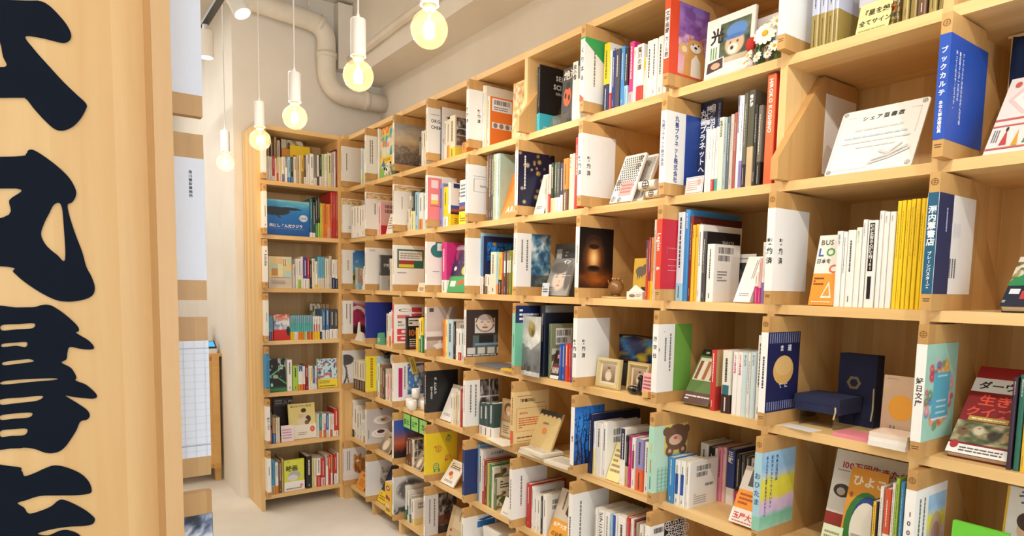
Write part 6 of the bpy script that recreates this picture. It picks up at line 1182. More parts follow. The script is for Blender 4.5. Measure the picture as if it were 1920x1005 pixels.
SIGN = [[[(-1.7343, 1.7725), (-1.6026, 1.8056), (-1.5841, 1.8096), (-1.5723, 1.8058), (-1.56, 1.7943), (-1.55, 1.7816), (-1.5448, 1.7684), (-1.5473, 1.7588), (-1.5552, 1.7529), (-1.5674, 1.753), (-1.5862, 1.754), (-1.6048, 1.7513), (-1.5938, 1.7337), (-1.5775, 1.7141), (-1.5575, 1.6913), (-1.5403, 1.6745), (-1.528, 1.6623), (-1.5294, 1.6523), (-1.538, 1.6352), (-1.5493, 1.6216), (-1.562, 1.6146), (-1.5725, 1.6159), (-1.5843, 1.6266), (-1.5973, 1.6421), (-1.6085, 1.6572), (-1.6202, 1.656), (-1.7409, 1.6367), (-1.739, 1.6744), (-1.6508, 1.6954), (-1.6307, 1.7011), (-1.6334, 1.714), (-1.6484, 1.7522)]], [[(-1.7453, 1.5441), (-1.6255, 1.5652), (-1.6109, 1.5712), (-1.6083, 1.5765), (-1.6015, 1.5786), (-1.5881, 1.5708), (-1.5695, 1.5556), (-1.5551, 1.5394), (-1.5474, 1.5218), (-1.5478, 1.511), (-1.5529, 1.5011), (-1.5592, 1.4962), (-1.5573, 1.4779), (-1.55, 1.4482), (-1.5419, 1.4203), (-1.5371, 1.3964), (-1.5302, 1.3796), (-1.5263, 1.3631), (-1.5286, 1.3509), (-1.5371, 1.3436), (-1.5521, 1.3391), (-1.5685, 1.3382), (-1.5827, 1.3416), (-1.6016, 1.3533), (-1.6216, 1.3702), (-1.6345, 1.3847), (-1.6425, 1.3929), (-1.7524, 1.397), (-1.75, 1.4465), (-1.6442, 1.4692), (-1.6349, 1.4967), (-1.6252, 1.5161), (-1.7474, 1.5007)], [(-1.577, 1.4956), (-1.5681, 1.4955), (-1.5658, 1.4623), (-1.566, 1.407), (-1.5765, 1.4144), (-1.59, 1.4287), (-1.5963, 1.4454), (-1.5922, 1.4626), (-1.5846, 1.4801)]], [[(-1.7568, 1.3267), (-1.6332, 1.3286), (-1.609, 1.3294), (-1.6002, 1.3324), (-1.5895, 1.3324), (-1.579, 1.3258), (-1.5649, 1.3124), (-1.5525, 1.297), (-1.5513, 1.2889), (-1.5548, 1.2858), (-1.5383, 1.2727), (-1.5311, 1.2624), (-1.5331, 1.2575), (-1.5464, 1.258), (-1.5641, 1.2624), (-1.5681, 1.2544), (-1.57, 1.2424), (-1.5768, 1.2369), (-1.5643, 1.2272), (-1.5574, 1.2123), (-1.5584, 1.2056), (-1.5447, 1.1978), (-1.5336, 1.1854), (-1.5293, 1.1772), (-1.5341, 1.173), (-1.5493, 1.1752), (-1.5642, 1.1787), (-1.5733, 1.1809), (-1.5571, 1.1667), (-1.5443, 1.154), (-1.5408, 1.1444), (-1.5448, 1.1379), (-1.5544, 1.1352), (-1.5606, 1.1212), (-1.5706, 1.104), (-1.5803, 1.0915), (-1.5915, 1.0866), (-1.6041, 1.0883), (-1.6181, 1.0965), (-1.632, 1.1006), (-1.6493, 1.1015), (-1.7669, 1.1162)], [(-1.6519, 1.3007), (-1.6309, 1.302), (-1.6108, 1.3025), (-1.6139, 1.2948), (-1.6346, 1.2935), (-1.6522, 1.2922)], [(-1.6524, 1.2709), (-1.6355, 1.2725), (-1.6217, 1.2724), (-1.6238, 1.2647), (-1.6357, 1.2673), (-1.6527, 1.2658)], [(-1.6523, 1.2418), (-1.6332, 1.2443), (-1.6193, 1.2449), (-1.6143, 1.2407), (-1.6334, 1.2382), (-1.6525, 1.2367)], [(-1.6543, 1.211), (-1.6276, 1.2126), (-1.5886, 1.2117), (-1.5859, 1.2088), (-1.6173, 1.2075), (-1.6545, 1.2058)], [(-1.6581, 1.1823), (-1.6322, 1.1832), (-1.6048, 1.1835), (-1.6115, 1.1761), (-1.6394, 1.1742), (-1.6585, 1.1737)], [(-1.6592, 1.1564), (-1.6401, 1.158), (-1.62, 1.1569), (-1.6231, 1.1497), (-1.6439, 1.1492), (-1.6595, 1.1491)], [(-1.6602, 1.1318), (-1.6446, 1.1326), (-1.6273, 1.1311), (-1.6305, 1.1212), (-1.6484, 1.1216), (-1.6607, 1.1218)]], [[(-1.768, 1.0937), (-1.6505, 1.0721), (-1.637, 1.0625), (-1.6332, 1.053), (-1.6197, 1.0562), (-1.6051, 1.0622), (-1.5923, 1.0648), (-1.5759, 1.0587), (-1.5576, 1.0457), (-1.5466, 1.0308), (-1.5425, 1.016), (-1.5454, 1.0094), (-1.5626, 1.0091), (-1.5887, 1.0132), (-1.614, 1.0168), (-1.632, 1.0132), (-1.6443, 1.01), (-1.636, 1.0004), (-1.6301, 0.9893), (-1.615, 0.9909), (-1.6003, 0.996), (-1.5909, 1.0035), (-1.5835, 1.0044), (-1.5688, 0.9948), (-1.5522, 0.9799), (-1.541, 0.9659), (-1.5396, 0.9608), (-1.5434, 0.9544), (-1.5569, 0.9538), (-1.5777, 0.9567), (-1.6018, 0.957), (-1.6201, 0.9535), (-1.6058, 0.9472), (-1.5891, 0.952), (-1.5761, 0.9493), (-1.5613, 0.9368), (-1.5546, 0.9091), (-1.6004, 0.8962), (-1.7757, 0.9343)]]]
# ------------------------------------------------------------------ letters used in print
def _scan(x, acc):
    if isinstance(x, str): acc.update(ch for ch in x if ch.strip())
    elif isinstance(x, dict):
        for v in x.values(): _scan(v, acc)
    elif isinstance(x, (list, tuple)):
        if len(x) > 1 and x[0] in ('t', 'tv', 'tr'): acc.update(ch for ch in x[1] if ch.strip()); return
        for v in x:
            if not isinstance(v, str): _scan(v, acc)
_ch = set('角川春樹事務所白土三平カシェア型書店ふ'); _scan(list(ART.values()), _ch)
for b in BOARDS.values(): _scan([b[2], b[3]], _ch)
for b in EBOARDS.values(): _scan(b[1], _ch)
for b in BOOKS:
    if b[0] == 'S' and isinstance(b[8].get('t'), (tuple, list)): _ch.update(ch for ch in b[8]['t'][0] if ch.strip())
prep_glyphs(_ch)

# ------------------------------------------------------------------ the room
g = G(); g.box((-4, -3.3, FLOOR-.1), (7.1, .55, FLOOR)); struct('floor', g, 'floor')
g = G(); g.box((-4.1, -3.4, CEIL), (7.2, .55, CEIL+.1)); struct('ceiling', g, 'ceil')
g = G(); g.box((-.39, .45, FLOOR), (7.1, .55, CEIL)); struct('wall_right', g, 'wall')
g = G(); g.box((-4, -.575, FLOOR), (-.39, .55, CEIL)); struct('wall_back', g, 'wall')
g = G(); g.box((-4.1, -3.3, FLOOR), (-4, -.575, CEIL)); struct('wall_far', g, 'wall')
g = G(); g.box((-4.1, -3.4, FLOOR), (7.1, -3.3, CEIL)); struct('wall_left', g, 'wall')
g = G(); g.box((-.39, .21, 2.812), (7.1, .45, CEIL)); struct('trim_1', g, 'wall')        # beam over the bays
# shop front behind the camera: sill, lintel, mullions, glass
fw = G(); fw.box((7, -3.3, FLOOR), (7.1, .55, .25)); struct('wall_front', fw, 'wall')
g = G(); g.box((7, -3.3, 2.95), (7.1, .55, CEIL)); struct('wall_front_lintel', g, 'wall')
for i in range(3):
    y0 = -3.3+i*1.25; wn = G(); wn.box((7.0, y0, .25), (7.1, y0+.06, 2.95)); w_ = struct('window_%d' % (i+1), wn, 'wood_z')
    gl = G(); gl.box((7.04, y0+.06, .25), (7.05, y0+1.25, 2.95)); obj('pane', gl, 'pane', w_)
# baseboard-free wall; pipe along the end wall: across, down, and into the side wall
def arc(c, r, a0, a1, n, X): return [(X, c[0]+r*math.cos(a0+(a1-a0)*i/n), c[1]+r*math.sin(a0+(a1-a0)*i/n)) for i in range(n+1)]
PX = -.31
pts = [(PX, -1.2, 3.195), (PX, -.6, 3.175), (PX, -.1, 3.135)]+arc((-.09, 3.02), .11, math.pi/2, 0, 8, PX)+[(PX, .02, 2.95)]
pts += arc((.16, 2.82), .14, math.pi, 1.5*math.pi, 8, PX)+[(PX, .3, 2.68), (PX, .452, 2.68)]
g = G(); g.tube(pts, .062, 20); pipe = obj('drain_pipe', g, 'pipe', smooth=True)
tag(pipe, 'cream painted bent pipe high on the end wall', 'pipe')
for c_, d_ in (((PX, -.03, 3.12), (0, .7, -.35)), ((PX, .02, 2.93), (0, 0, 1)), ((PX, .3, 2.68), (0, 1, 0))):
    q = Vector(c_); d = Vector(d_).normalized(); g = G(); g.tube([q-d*.018, q+d*.018], .068, 20); obj('pipe_collar', g, 'pipe', pipe, smooth=True)
g = G(); g.tube([(PX, -.1, 3.22), (PX, -.1, CEIL)], .006, 8); obj('hanger', g, 'white_metal', pipe)
g = G(); g.tube([(-.37, .185, 2.93), (.5, .185, 2.945), (2, .187, 2.94), (7, .185, 2.945)], .028, 8)
o = obj('conduit', g, 'pipe'); tag(o, 'rough white conduit running along the beam near the ceiling', 'conduit')
g = G(); g.box((-.385, .1, 2.86), (-.3, .205, 3.3)); struct('trim_2', g, 'wall')

# ------------------------------------------------------------------ bookcases
def upright(name, x0, x1, y0, y1, z0, z1, parent, m):
    g = G(); g.box((0, 0, 0), (x1-x0, y1-y0, z1-z0)); return obj(name, g, m, parent, T(x0, y0, z0))
bc = empty('bookcase', T(0, SF, FLOOR)); tag(bc, 'long light wooden bookcase of square bays along the right wall', 'bookcase')
inv = bc.matrix_world.inverted()
NC = 10; BACK = .43
me_u = G(); me_u.box((0, 0, 0), (.021, BACK-SF, 2.345-FLOOR)); me_u = me_u.mesh('upright'); me_u.materials.append(M['wood_z'])
me_s = G(); me_s.box((0, 0, 0), (P-.021, BACK-SF, .026)); me_s = me_s.mesh('shelf'); me_s.materials.append(M['wood_x'])
g = G(); g.box((0, 0, 0), (.0445, .0365, 2.345-FLOOR)); obj('corner_filler', g, 'wood_z', bc, inv @ T(-.045, .0185, FLOOR))
for c in range(NC+1): obj('upright', me_u, None, bc, inv @ T(c*P-.021, SF, FLOOR))
for c in range(NC):
    for r in range(8): obj('shelf' if r else 'top_board', me_s, None, bc, inv @ T(c*P, SF, (rz(r) if r else 2.345)-.026))
    b_ = G(); b_.box((0, 0, 0), (P, .012, 2.345)); obj('back_panel', b_, 'wood_z', bc, inv @ T(c*P-.01, BACK, 0))
ec = empty('bookcase', T(EX, EY, FLOOR)); tag(ec, 'narrow light wooden bookcase facing out of the far corner', 'bookcase')
inv = ec.matrix_world.inverted()
for y0 in (EY-.021, -.003): upright('upright', EX-.34, EX, y0, y0+.021, FLOOR, 2.345, ec, 'wood_z').matrix_local = inv @ T(EX-.34, y0, FLOOR)
for r in range(8):
    g = G(); g.box((0, 0, 0), (.34, .497, .026)); obj('shelf' if r else 'top_board', g, 'wood_y', ec, inv @ T(EX-.34, EY, (rz(r) if r else 2.345)-.026))
g = G(); g.box((0, 0, 0), (.004, .52, 2.345)); obj('back_panel', g, 'wood_z', ec, inv @ T(EX-.344, EY-.01, 0))

# ------------------------------------------------------------------ divider boards
def board_mesh(flip):
    y0, y1, ym = -SF, BD-SF, .125
    g = G(); g.prism([(y0, 0), (y1, 0), (y1, .055), (ym, BH), (y0, BH)] if not flip else [(y0, 0), (y1, 0), (y1, BH), (.145, BH), (y0, .055)], 0, BT, 0)
    m = g.mesh('divider_board'); m.materials.append(M['board']); return m
BM = [board_mesh(0), board_mesh(1)]
def mark_mesh():
    g = G(); draw(g, [('ring', .5, .93, .36, '#7a5226')], (0, -SF, 0), (1, 0, 0), (0, 0, 1), BT, BH, .0003); m2 = g.mesh('burned_emblem'); m2.materials.append(M['print']); g = G()
    draw(g, [('r', .15, .082, .85, .088, '#5a3a1c'), ('r', .2, .066, .8, .072, '#5a3a1c')], (0, -SF, 0), (1, 0, 0), (0, 0, 1), BT, BH, .0003)
    m = g.mesh('thumb_slot'); m.materials.append(M['print']); return m2, m
MARK = mark_mesh()
PZ0, PZ1 = .037, .259
def divider(mx, label, cov=None, spine=None, ops=(), spo=(), pd=.165, flip=False, side='near'):
    o = obj('divider_board', BM[1 if flip else 0], None, None, mx @ T(.0008, 0, .0004))
    tag(o, label, 'divider board', 'book-shaped divider boards')
    if not flip: obj('burned_emblem', MARK[0], None, o); obj('thumb_slot', MARK[1], None, o)
    w = G(); 
    if cov:
        w.n = 0; e = .0006; pr = [(-e, pd), (-e, -e), (BT+e, -e), (BT+e, pd), (BT+.0001, pd), (BT+.0001, -.0001), (-.0001, -.0001), (-.0001, pd)]
        yo = -SF if not flip else BD-SF
        pr = [(x, yo+(y if not flip else -y)) for x, y in pr]; n = 8
        v = [(x, y, z) for z in (PZ0, PZ1) for x, y in pr]
        f = [(i, (i+1) % n, n+(i+1) % n, n+i) for i in range(n)]; cap = [(0, 1, 6, 7), (1, 2, 5, 6), (2, 3, 4, 5)]; f += [c[::-1] for c in cap]+[tuple(n+i for i in c) for c in cap]
        if flip: f = [q[::-1] for q in f]
        w.add(v, f, hx(cov)); wr = obj('paper_sleeve', w, 'print', o)
        p = G(); p2 = G()
        if spine: draw(p2, [('r', 0, 0, 1, 1, spine)]+list(spo), (0, -SF-.0006, PZ0), (1, 0, 0), (0, 0, 1), BT, PZ1-PZ0, .0002)
        if ops:
            if side == 'near': draw(p, list(ops), (BT+.0006, -SF, PZ0), (0, 1, 0), (0, 0, 1), pd, PZ1-PZ0, .0002)
        if p2.n: obj('spine_print', p2, 'print', wr)
        if p.n: obj('sleeve_print', p, 'print', wr)
    return o
for (r, c), b in BOARDS.items(): divider(bay_mx(r, c), b[5], *b[:5])
for (r, c), lab in FLIPPED.items(): divider(bay_mx(r, c), lab, 'w' if r == 2 else None, flip=True)
for r, (sc_, spo, lab) in EBOARDS.items(): divider(bay_mx(r, 'E'), lab, sc_, sc_, (), spo)

# ------------------------------------------------------------------ books
NTH = dict(zip(range(1, 8), ('top', 'second', 'third', 'fourth', 'fifth', 'sixth', 'bottom')))
def where(key):
    r = int(key[0]); c = key[1:]
    return f"corner case {NTH[r]} shelf" if c == 'E' else f"right of {SHORT[r, int(c)]}"
ordn = {}
for key in {b[1] for b in BOOKS}:
    for back in (0, 1):
        L = sorted([b for b in BOOKS if b[1] == key and b[0] == 'S' and (b[3] > 100) == bool(back)], key=lambda b: b[2])
        for i, b in enumerate(L): ordn[id(b)] = (i, back)
SP_ = sorted([b for b in BOOKS if b[0] == 'S'], key=lambda b: -b[-1]); nF = sum(1 for b in BOOKS if b[0] == 'F' and b[10] == 'book')
keep = {id(b) for b in SP_[:300-nF]}
rest = G(); rs = random.Random(5)
for b in BOOKS:
    key = b[1]; r = int(key[0]); c = key[1:] if key[1:] == 'E' else int(key[1:]); mm = .001
    if b[0] == 'S':
        _, _, x, d, w, H, D, col, o, ar = b; w *= mm; H *= mm; D *= mm
        mx = bay_mx(r, c) @ T(x*mm, d*mm+rs.uniform(0, .004), .0003)
        cov, pg, band, pr, pr2 = book_parts(w, D, H, col, o, rs=rs)
        if id(b) not in keep:
            for q in (cov, pg, band, pr, pr2):
                if q is not None and q.n: rest.join(q.move(mx))
            continue
        k = obj('book', cov, 'cover', None, mx); i, back = ordn[id(b)]
        ad = 'thick ' if w > .03 else ('thin ' if w < .009 else ''); ad = 'tall ' if H > .25 and not ad else ad
        de = f"{ad}{cname(col)} book"
        if o.get('lo'): de += f" with {cname(o['lo'][1])} band"
        lab = f"{de}, {ORD[i]} spine from left{' in back row' if back else ''}, {where(key)}"
        if len(lab.split()) > 16 and ad: lab = lab.replace(ad, '', 1)
        if len(lab.split()) > 16: lab = lab.split(' with ')[0]+lab[lab.index(','):]
        tag(k, lab, 'book', 'books, '+where(key))
    else:
        _, _, x, d, w, H, lean, t, col, art, nm, o, ar = b; w *= mm; H *= mm; t *= mm
        mx = bay_mx(r, c) @ T((x+b[4])*mm, d*mm, t*math.sin(math.radians(lean))+.0004) @ RX(-math.radians(lean)) @ RZ(math.pi/2)
        k = None
        if nm == 'book' or nm == 'notebook':
            cov, pg, band, pr, pr2 = book_parts(t, w, H, col, {}, art, rs, True); k = obj(nm, cov, 'cover', None, mx)
        else:
            cov = G(); cov.box((0, 0, 0), (t, w, H), hx(col)); pg = band = None; pr = G(); pr2 = G()
            if art: draw(pr2, ART[art], (0, w, 0), (0, -1, 0), (0, 0, 1), w, H, .0003)
            k = obj(nm, cov, 'print', None, mx)
        lab = o.get('lab') or f"{cname(col)} book facing out, {where(key)}"
        tag(k, lab, nm.split('_')[-1].replace('sheet', 'print'), 'books, '+where(key) if nm == 'book' else None)
    if pg is not None: obj('pages', pg, 'pages', k)
    if band is not None: obj('paper_band', band, 'cover', k)
    if pr.n: obj('spine_print', pr, 'print', k)
    if pr2.n: obj('cover_print', pr2, 'print', k)
if rest.n:
    k = obj('book_spines', rest, 'cover'); k['kind'] = 'stuff'; k['label'] = 'rows of small book spines on the far shelves'; k['category'] = 'books'

# ------------------------------------------------------------------ pendant lamps
def pendant(x, label):
    root = empty('pendant_lamp', T(x, -.772, CEIL)); tag(root, label, 'lamp', 'pendant bulbs in a row'); z = 2.028-CEIL
    g = G(); g.tube([(0, 0, 0), (0, 0, z+.17)], .0028, 8); obj('cord', g, 'cord', root)
    g = G(); g.lathe([(.004, .186), (.006, .178), (.006, .168)], 12, c=(0, 0, z)); obj('cord_grip', g, 'white_metal', root)
    g = G(); g.lathe([(.003, .17), (.0225, .17), (.0242, .168), (.0242, .058), (.0215, .058), (.02, .075), (.002, .08)], 24, c=(0, 0, z)); obj('lamp_holder', g, 'white_metal', root, smooth=False)
    bulb = empty('bulb', T(0, 0, z)); bulb.parent = root; bulb.matrix_local = T(0, 0, z)
    g = G(); g.lathe([(.017, .068), (.017, .05), (.013, .047)], 20); obj('screw_base', g, 'socket', bulb, smooth=True)
    R = .0475; pf = [(.0005, -R)]+[(R*math.sin(math.pi*i/18), -R*math.cos(math.pi*i/18)) for i in range(1, 16)]+[(.013, .049)]
    g = G(); g.lathe(pf, 32); obj('glass_globe', g, 'bulb', bulb, smooth=True)
    g = G(); g.lathe([(.002, .05), (.0035, .035), (.0025, .02), (.001, .012)], 10); obj('stem', g, 'socket', bulb, smooth=True)
    for k in range(5):
        a = k*2*math.pi/5; g = G(); q = [(.009*math.cos(a)+.0, .009*math.sin(a), .014), (.0105*math.cos(a+.5), .0105*math.sin(a+.5), -.004), (.009*math.cos(a+1), .009*math.sin(a+1), -.021)]
        g.tube(q, .0042, 6); obj('filament', g, 'filament', bulb, smooth=True)
for x, lab in ((2.655, 'largest pendant bulb, nearest, at the top of the photo'), (2.187, 'second nearest pendant bulb, before the beam'), (1.54, 'middle pendant bulb before the end wall'),
               (1.02, 'pendant bulb glowing before the corner case top'), (.30, 'farthest, smallest pendant bulb left of the corner case')): pendant(x, lab)
# ------------------------------------------------------------------ track with spots
tr = empty('light_track', T(.4, -.9, 2.66)); tag(tr, 'black lighting track hung under the ceiling at upper left', 'light track')
g = G(); g.box((-1.4, -.016, 0), (4.4, .016, .018)); obj('rail', g, 'dark_metal', tr)
for x in (-1, .9, 2.4, 3.9): g = G(); g.tube([(x, 0, .018), (x, 0, CEIL-2.66)], .005, 8); obj('rod', g, 'white_metal', tr)
def spot(x, aim, label, power):
    root = empty('spotlight', T(x, -.9, 2.66)); tag(root, label, 'spotlight', 'track spotlights')
    g = G(); g.lathe([(.013, 0), (.013, -.028), (.006, -.03), (.006, -.06)], 12); obj('track_adapter', g, 'white_metal', root)
    d = (Vector(aim)-Vector((x, -.9, 2.58))).normalized(); q = d.to_track_quat('-Z', 'Y').to_matrix().to_4x4()
    hd = empty('head', T(0, 0, 0)); hd.parent = root; hd.matrix_local = T(0, 0, -.075) @ q
    g = G(); g.lathe([(.002, .045), (.035, .045), (.037, .042), (.037, -.085), (.033, -.085), (.031, -.06), (.001, -.055)], 24); obj('spot_can', g, 'white_metal', hd)
    g = G(); g.lathe([(.001, -.057), (.028, -.061), (.028, -.0625), (.001, -.0625)], 20); obj('lens', g, 'spot_lens', hd)
    l = bpy.data.lights.new('spot_beam', 'SPOT'); l.energy = power; l.spot_size = math.radians(100); l.spot_blend = .8; l.color = (1, .94, .86); l.shadow_soft_size = .025
    lo = bpy.data.objects.new('spot_beam', l); COL.objects.link(lo); lo.parent = hd; lo.matrix_local = T(0, 0, -.09)
spot(.52, (.56, -.86, 0), 'white track spotlight hanging plumb at the far end', SPOT_P*.6)
spot(1.14, (1.7, -.45, 1.3), 'white track spotlight tilted toward the shelves', SPOT_P)
spot(2.1, (1.5, .3, .9), 'white track spotlight above the frame, third from far end', SPOT_P)
spot(2.9, (2.1, .3, .9), 'white track spotlight above the frame, fourth from far end', SPOT_P)
spot(3.7, (2.7, .3, .9), 'white track spotlight above the frame, fifth from far end', SPOT_P)
spot(4.4, (3.4, .3, .9), 'white track spotlight above the frame, nearest to the shop front', SPOT_P)

# ------------------------------------------------------------------ cabinet with till by the side wall
cb = empty('cabinet', T(-1.3, -1.15, FLOOR)); tag(cb, 'low wooden cabinet on legs against the white side wall', 'cabinet')
g = G(); g.box((0, 0, .1), (.4, .555, .93)); obj('body', g, 'cabinet_wood', cb)
g = G(); g.box((-.01, -.01, .93), (.415, .572, .95)); obj('top', g, 'cabinet_wood', cb)
for x in (.0, .36):
    for y in (0, .515): g = G(); g.box((x, y, 0), (x+.04, y+.04, .1)); obj('leg', g, 'cabinet_wood', cb)
g = G(); g.box((.4, .03, .13), (.412, .505, .9)); dr_ = obj('door', g, 'cabinet_wood', cb)
for y in (.505,): g = G(); g.box((.4, y, .1), (.416, .555, .93)); obj('stile', g, 'cabinet_wood', cb)
g = G(); g.box((0, 0, 0), (.09, .16, .035), (.9, .9, .9)); g.prism([(0, .035), (.09, .035), (.09, .045), (0, .085)], 0, .16, 1, (.12, .14, .2)); tl = obj('card_terminal', g, 'paint', None, T(-1.02, -.76, FLOOR+.95)); tag(tl, 'small terminal with blue screen on the wooden cabinet', 'terminal')
g = G(); g.add([(.012, .01, .082), (.086, .01, .05), (.086, .15, .05), (.012, .15, .082)], [(0, 1, 2, 3)], (.1, .4, .7)); obj('screen', g, 'screen', tl)
g = G(); g.box((0, 0, 0), (.1, .12, .19), (.93, .92, .9)); o = obj('paper_box', g, 'paint', None, T(-1.2, -.74, FLOOR+.95)); tag(o, 'white box standing behind the small terminal', 'box')

# ------------------------------------------------------------------ near left: sign board, its post, and the shelf behind it
def cr_(pts, closed=True, n=5):
    out = []; m = len(pts)
    for i in range(m):
        p0, p1, p2, p3 = [np.array(pts[(i+k) % m], float) for k in (-1, 0, 1, 2)]
        for t in np.linspace(0, 1, n, endpoint=False): out.append(.5*((2*p1)+(-p0+p2)*t+(2*p0-5*p1+4*p2-p3)*t*t+(-p0+3*p1-3*p2+p3)*t**3))
    return out
SX = 2.885
sg = empty('sign_board', T(SX-.0215, -1.95, FLOOR)); tag(sg, 'tall pale wooden sign board with big black brush characters', 'sign')
inv = sg.matrix_world.inverted()
g = G(); g.box((0, 0, 0), (.0215, .508, 2.7)); obj('panel', g, 'sign_wood', sg)
g = G(); g.box((0, 0, 0), (.1165, .0275, 2.7)); obj('frame_post', g, 'post_wood', sg, inv @ T(2.8635, -1.4420, FLOOR))
for k, splines in enumerate(SIGN):
    cu = bpy.data.curves.new('brush_character', 'CURVE'); cu.dimensions = '2D'; cu.fill_mode = 'BOTH'; cu.extrude = .0015
    for pts in splines:
        q = cr_(pts); s_ = cu.splines.new('POLY'); s_.points.add(len(q)-1); s_.use_cyclic_u = True
        for pt, (a, b) in zip(s_.points, q): pt.co = (a, b, 0, 1)
    o = bpy.data.objects.new('brush_character', cu); COL.objects.link(o)
    me = bpy.data.meshes.new_from_object(o.evaluated_get(bpy.context.evaluated_depsgraph_get())); bpy.data.objects.remove(o); bpy.data.curves.remove(cu)
    me.materials.clear(); me.materials.append(M['ink']); obj('brush_character', me, None, sg, inv @ Matrix(((0, 0, 1, SX+.0012), (1, 0, 0, 0), (0, 1, 0, 0), (0, 0, 0, 1))))
# left bookcase behind the sign, facing the aisle (+Y)
lb_ = empty('bookcase', T(2.84, -1.403, FLOOR)); tag(lb_, 'light wooden bookcase hidden behind the sign board at left', 'bookcase')
inv = lb_.matrix_world.inverted()
LM = T(2.838, -1.403, 0) @ RZ(math.pi)      # bay frame of the left case: x runs away from the camera, y into the case
for i in range(4):
    g = G(); g.box((0, 0, 0), (.021, .36, 2.445)); obj('upright', g, 'wood_z', lb_, inv @ LM @ T(i*P, 0, FLOOR))
for i in range(3):
    for r in range(8):
        g = G(); g.box((0, 0, 0), (P-.021, .36, .026)); obj('shelf' if r else 'top_board', g, 'wood_x', lb_, inv @ LM @ T(i*P+.021, 0, (rz(r) if r else 2.345)-.026))
g = G(); g.box((0, 0, 0), (3*P, .01, 2.445)); obj('back_panel', g, 'wood_z', lb_, inv @ LM @ T(0, .36, FLOOR))
LBO = {2: ('#e9edf5', [], 'white divider board at the top beside the sign post'), 3: ('#e9edf5', [('tv', '角川春樹事務所', .86, .9, .028, '#3a3a3c', 1.15)], 'white divider board lettered 角川春樹事務所 beside the sign post'),
       4: ('#e9edf5', [('r', 0, .93-.02*0, 1, .94, '#b8c0cc')]+[('r', 0, .05+.06*i, 1, .053+.06*i, '#ccd4e0') for i in range(15)]+[('r', .08+.11*i, 0, .084+.11*i, 1, '#d4dae4') for i in range(9)]+[('r', 0, .1, 1, .106, '#9aa2b0')], 'white divider board with a pale grid print beside the sign post'),
       5: ('#3c4a5c', [('pic', 0, 0, 1, 1, 'darkleaf')], 'divider board with a dark blue photo at the bottom left')}
for r, (cv, ops, lab) in LBO.items():
    # the camera sees the near face of these boards: in the turned frame that is the low-x side
    o = divider(LM @ T(-.0240, 0, rz(r)), lab, cv, cv, (), (), .165)
    p = G(); draw(p, ops, (-.0006, .165-SF, PZ0), (0, -1, 0), (0, 0, 1), .165, PZ1-PZ0, .0002)
    # mirrored reading direction: front edge is on the right, text sits near it
    if p.n: obj('sleeve_print', p, 'print', next(q for q in o.children if q.name.startswith('paper_sleeve')))
# ------------------------------------------------------------------ small things on the shelves
def put(r, c, x, d, z=0.0, rot=0.0): return bay_mx(r, c) @ T(x, d, z) @ RZ(rot)
def thing(name, mx, label, cat, group=None): return tag(empty(name, mx), label, cat, group)
W_ = (.93, .92, .89)
# sign card
mx = bay_mx(2, 8) @ T(.108, .02, .002) @ RX(-.44)
cd = thing('sign_card', mx, 'white sign card headed シェア型書店 leaning in an empty bay', 'sign')
g = G(); w, h = .2116, .193; rr = .008; pr = []
for cx, cz, a in ((rr, rr, 180), (w-rr, rr, 270), (w-rr, h-rr, 0), (rr, h-rr, 90)):
    pr += [(cx+rr*math.cos(math.radians(a+t)), cz+rr*math.sin(math.radians(a+t))) for t in (0, 30, 60, 90)]
g.prism(pr, 0, .004, 1, (.95, .95, .93)); obj('card', g, 'print', cd)
g = G(); ops = [*[('t', ch, .27+.083*i, .815, .075, '#4a4a4a') for i, ch in enumerate('シェア型書店')], ('r', .03, .05, .034, .9, '#b8b8b6'), ('r', .08, .88, .2, .884, '#b8b8b6'), ('r', .82, .88, .93, .884, '#b8b8b6'), ('r', .93, .5, .934, .884, '#b8b8b6'), ('r', .05, .06, .5, .064, '#b8b8b6'), ('ln', .22, .64, .78, .69, 1, '#dededc'), ('ln', .12, .53, .85, .58, 1, '#c4d8e2'), ('ln', .1, .45, .9, .5, 1, '#dededc'), ('ln', .3, .37, .75, .41, 1, '#dededc'),
    ('ring', .05, .95, .028, '#8a8a88'), ('ring', .95, .95, .028, '#8a8a88'), ('ring', .05, .05, .028, '#8a8a88'), ('ring', .95, .06, .028, '#8a8a88')]
bk = [[(.5, .1), (.72, .16), (.72, .19), (.5, .13)], [(.72, .16), (.93, .26), (.93, .29), (.72, .19)], [(.52, .15), (.72, .2), (.7, .23), (.53, .17)], [(.58, .28), (.7, .22), (.72, .24), (.6, .31)], [(.72, .2), (.9, .3), (.9, .33), (.72, .24)], [(.72, .24), (.84, .36), (.83, .38), (.71, .27)]]
ops += [('p', q, '#d2d2d0') for q in bk]; draw(g, ops, (0, 0, 0), (1, 0, 0), (0, 0, 1), w, h, .0003); obj('card_print', g, 'print', cd)
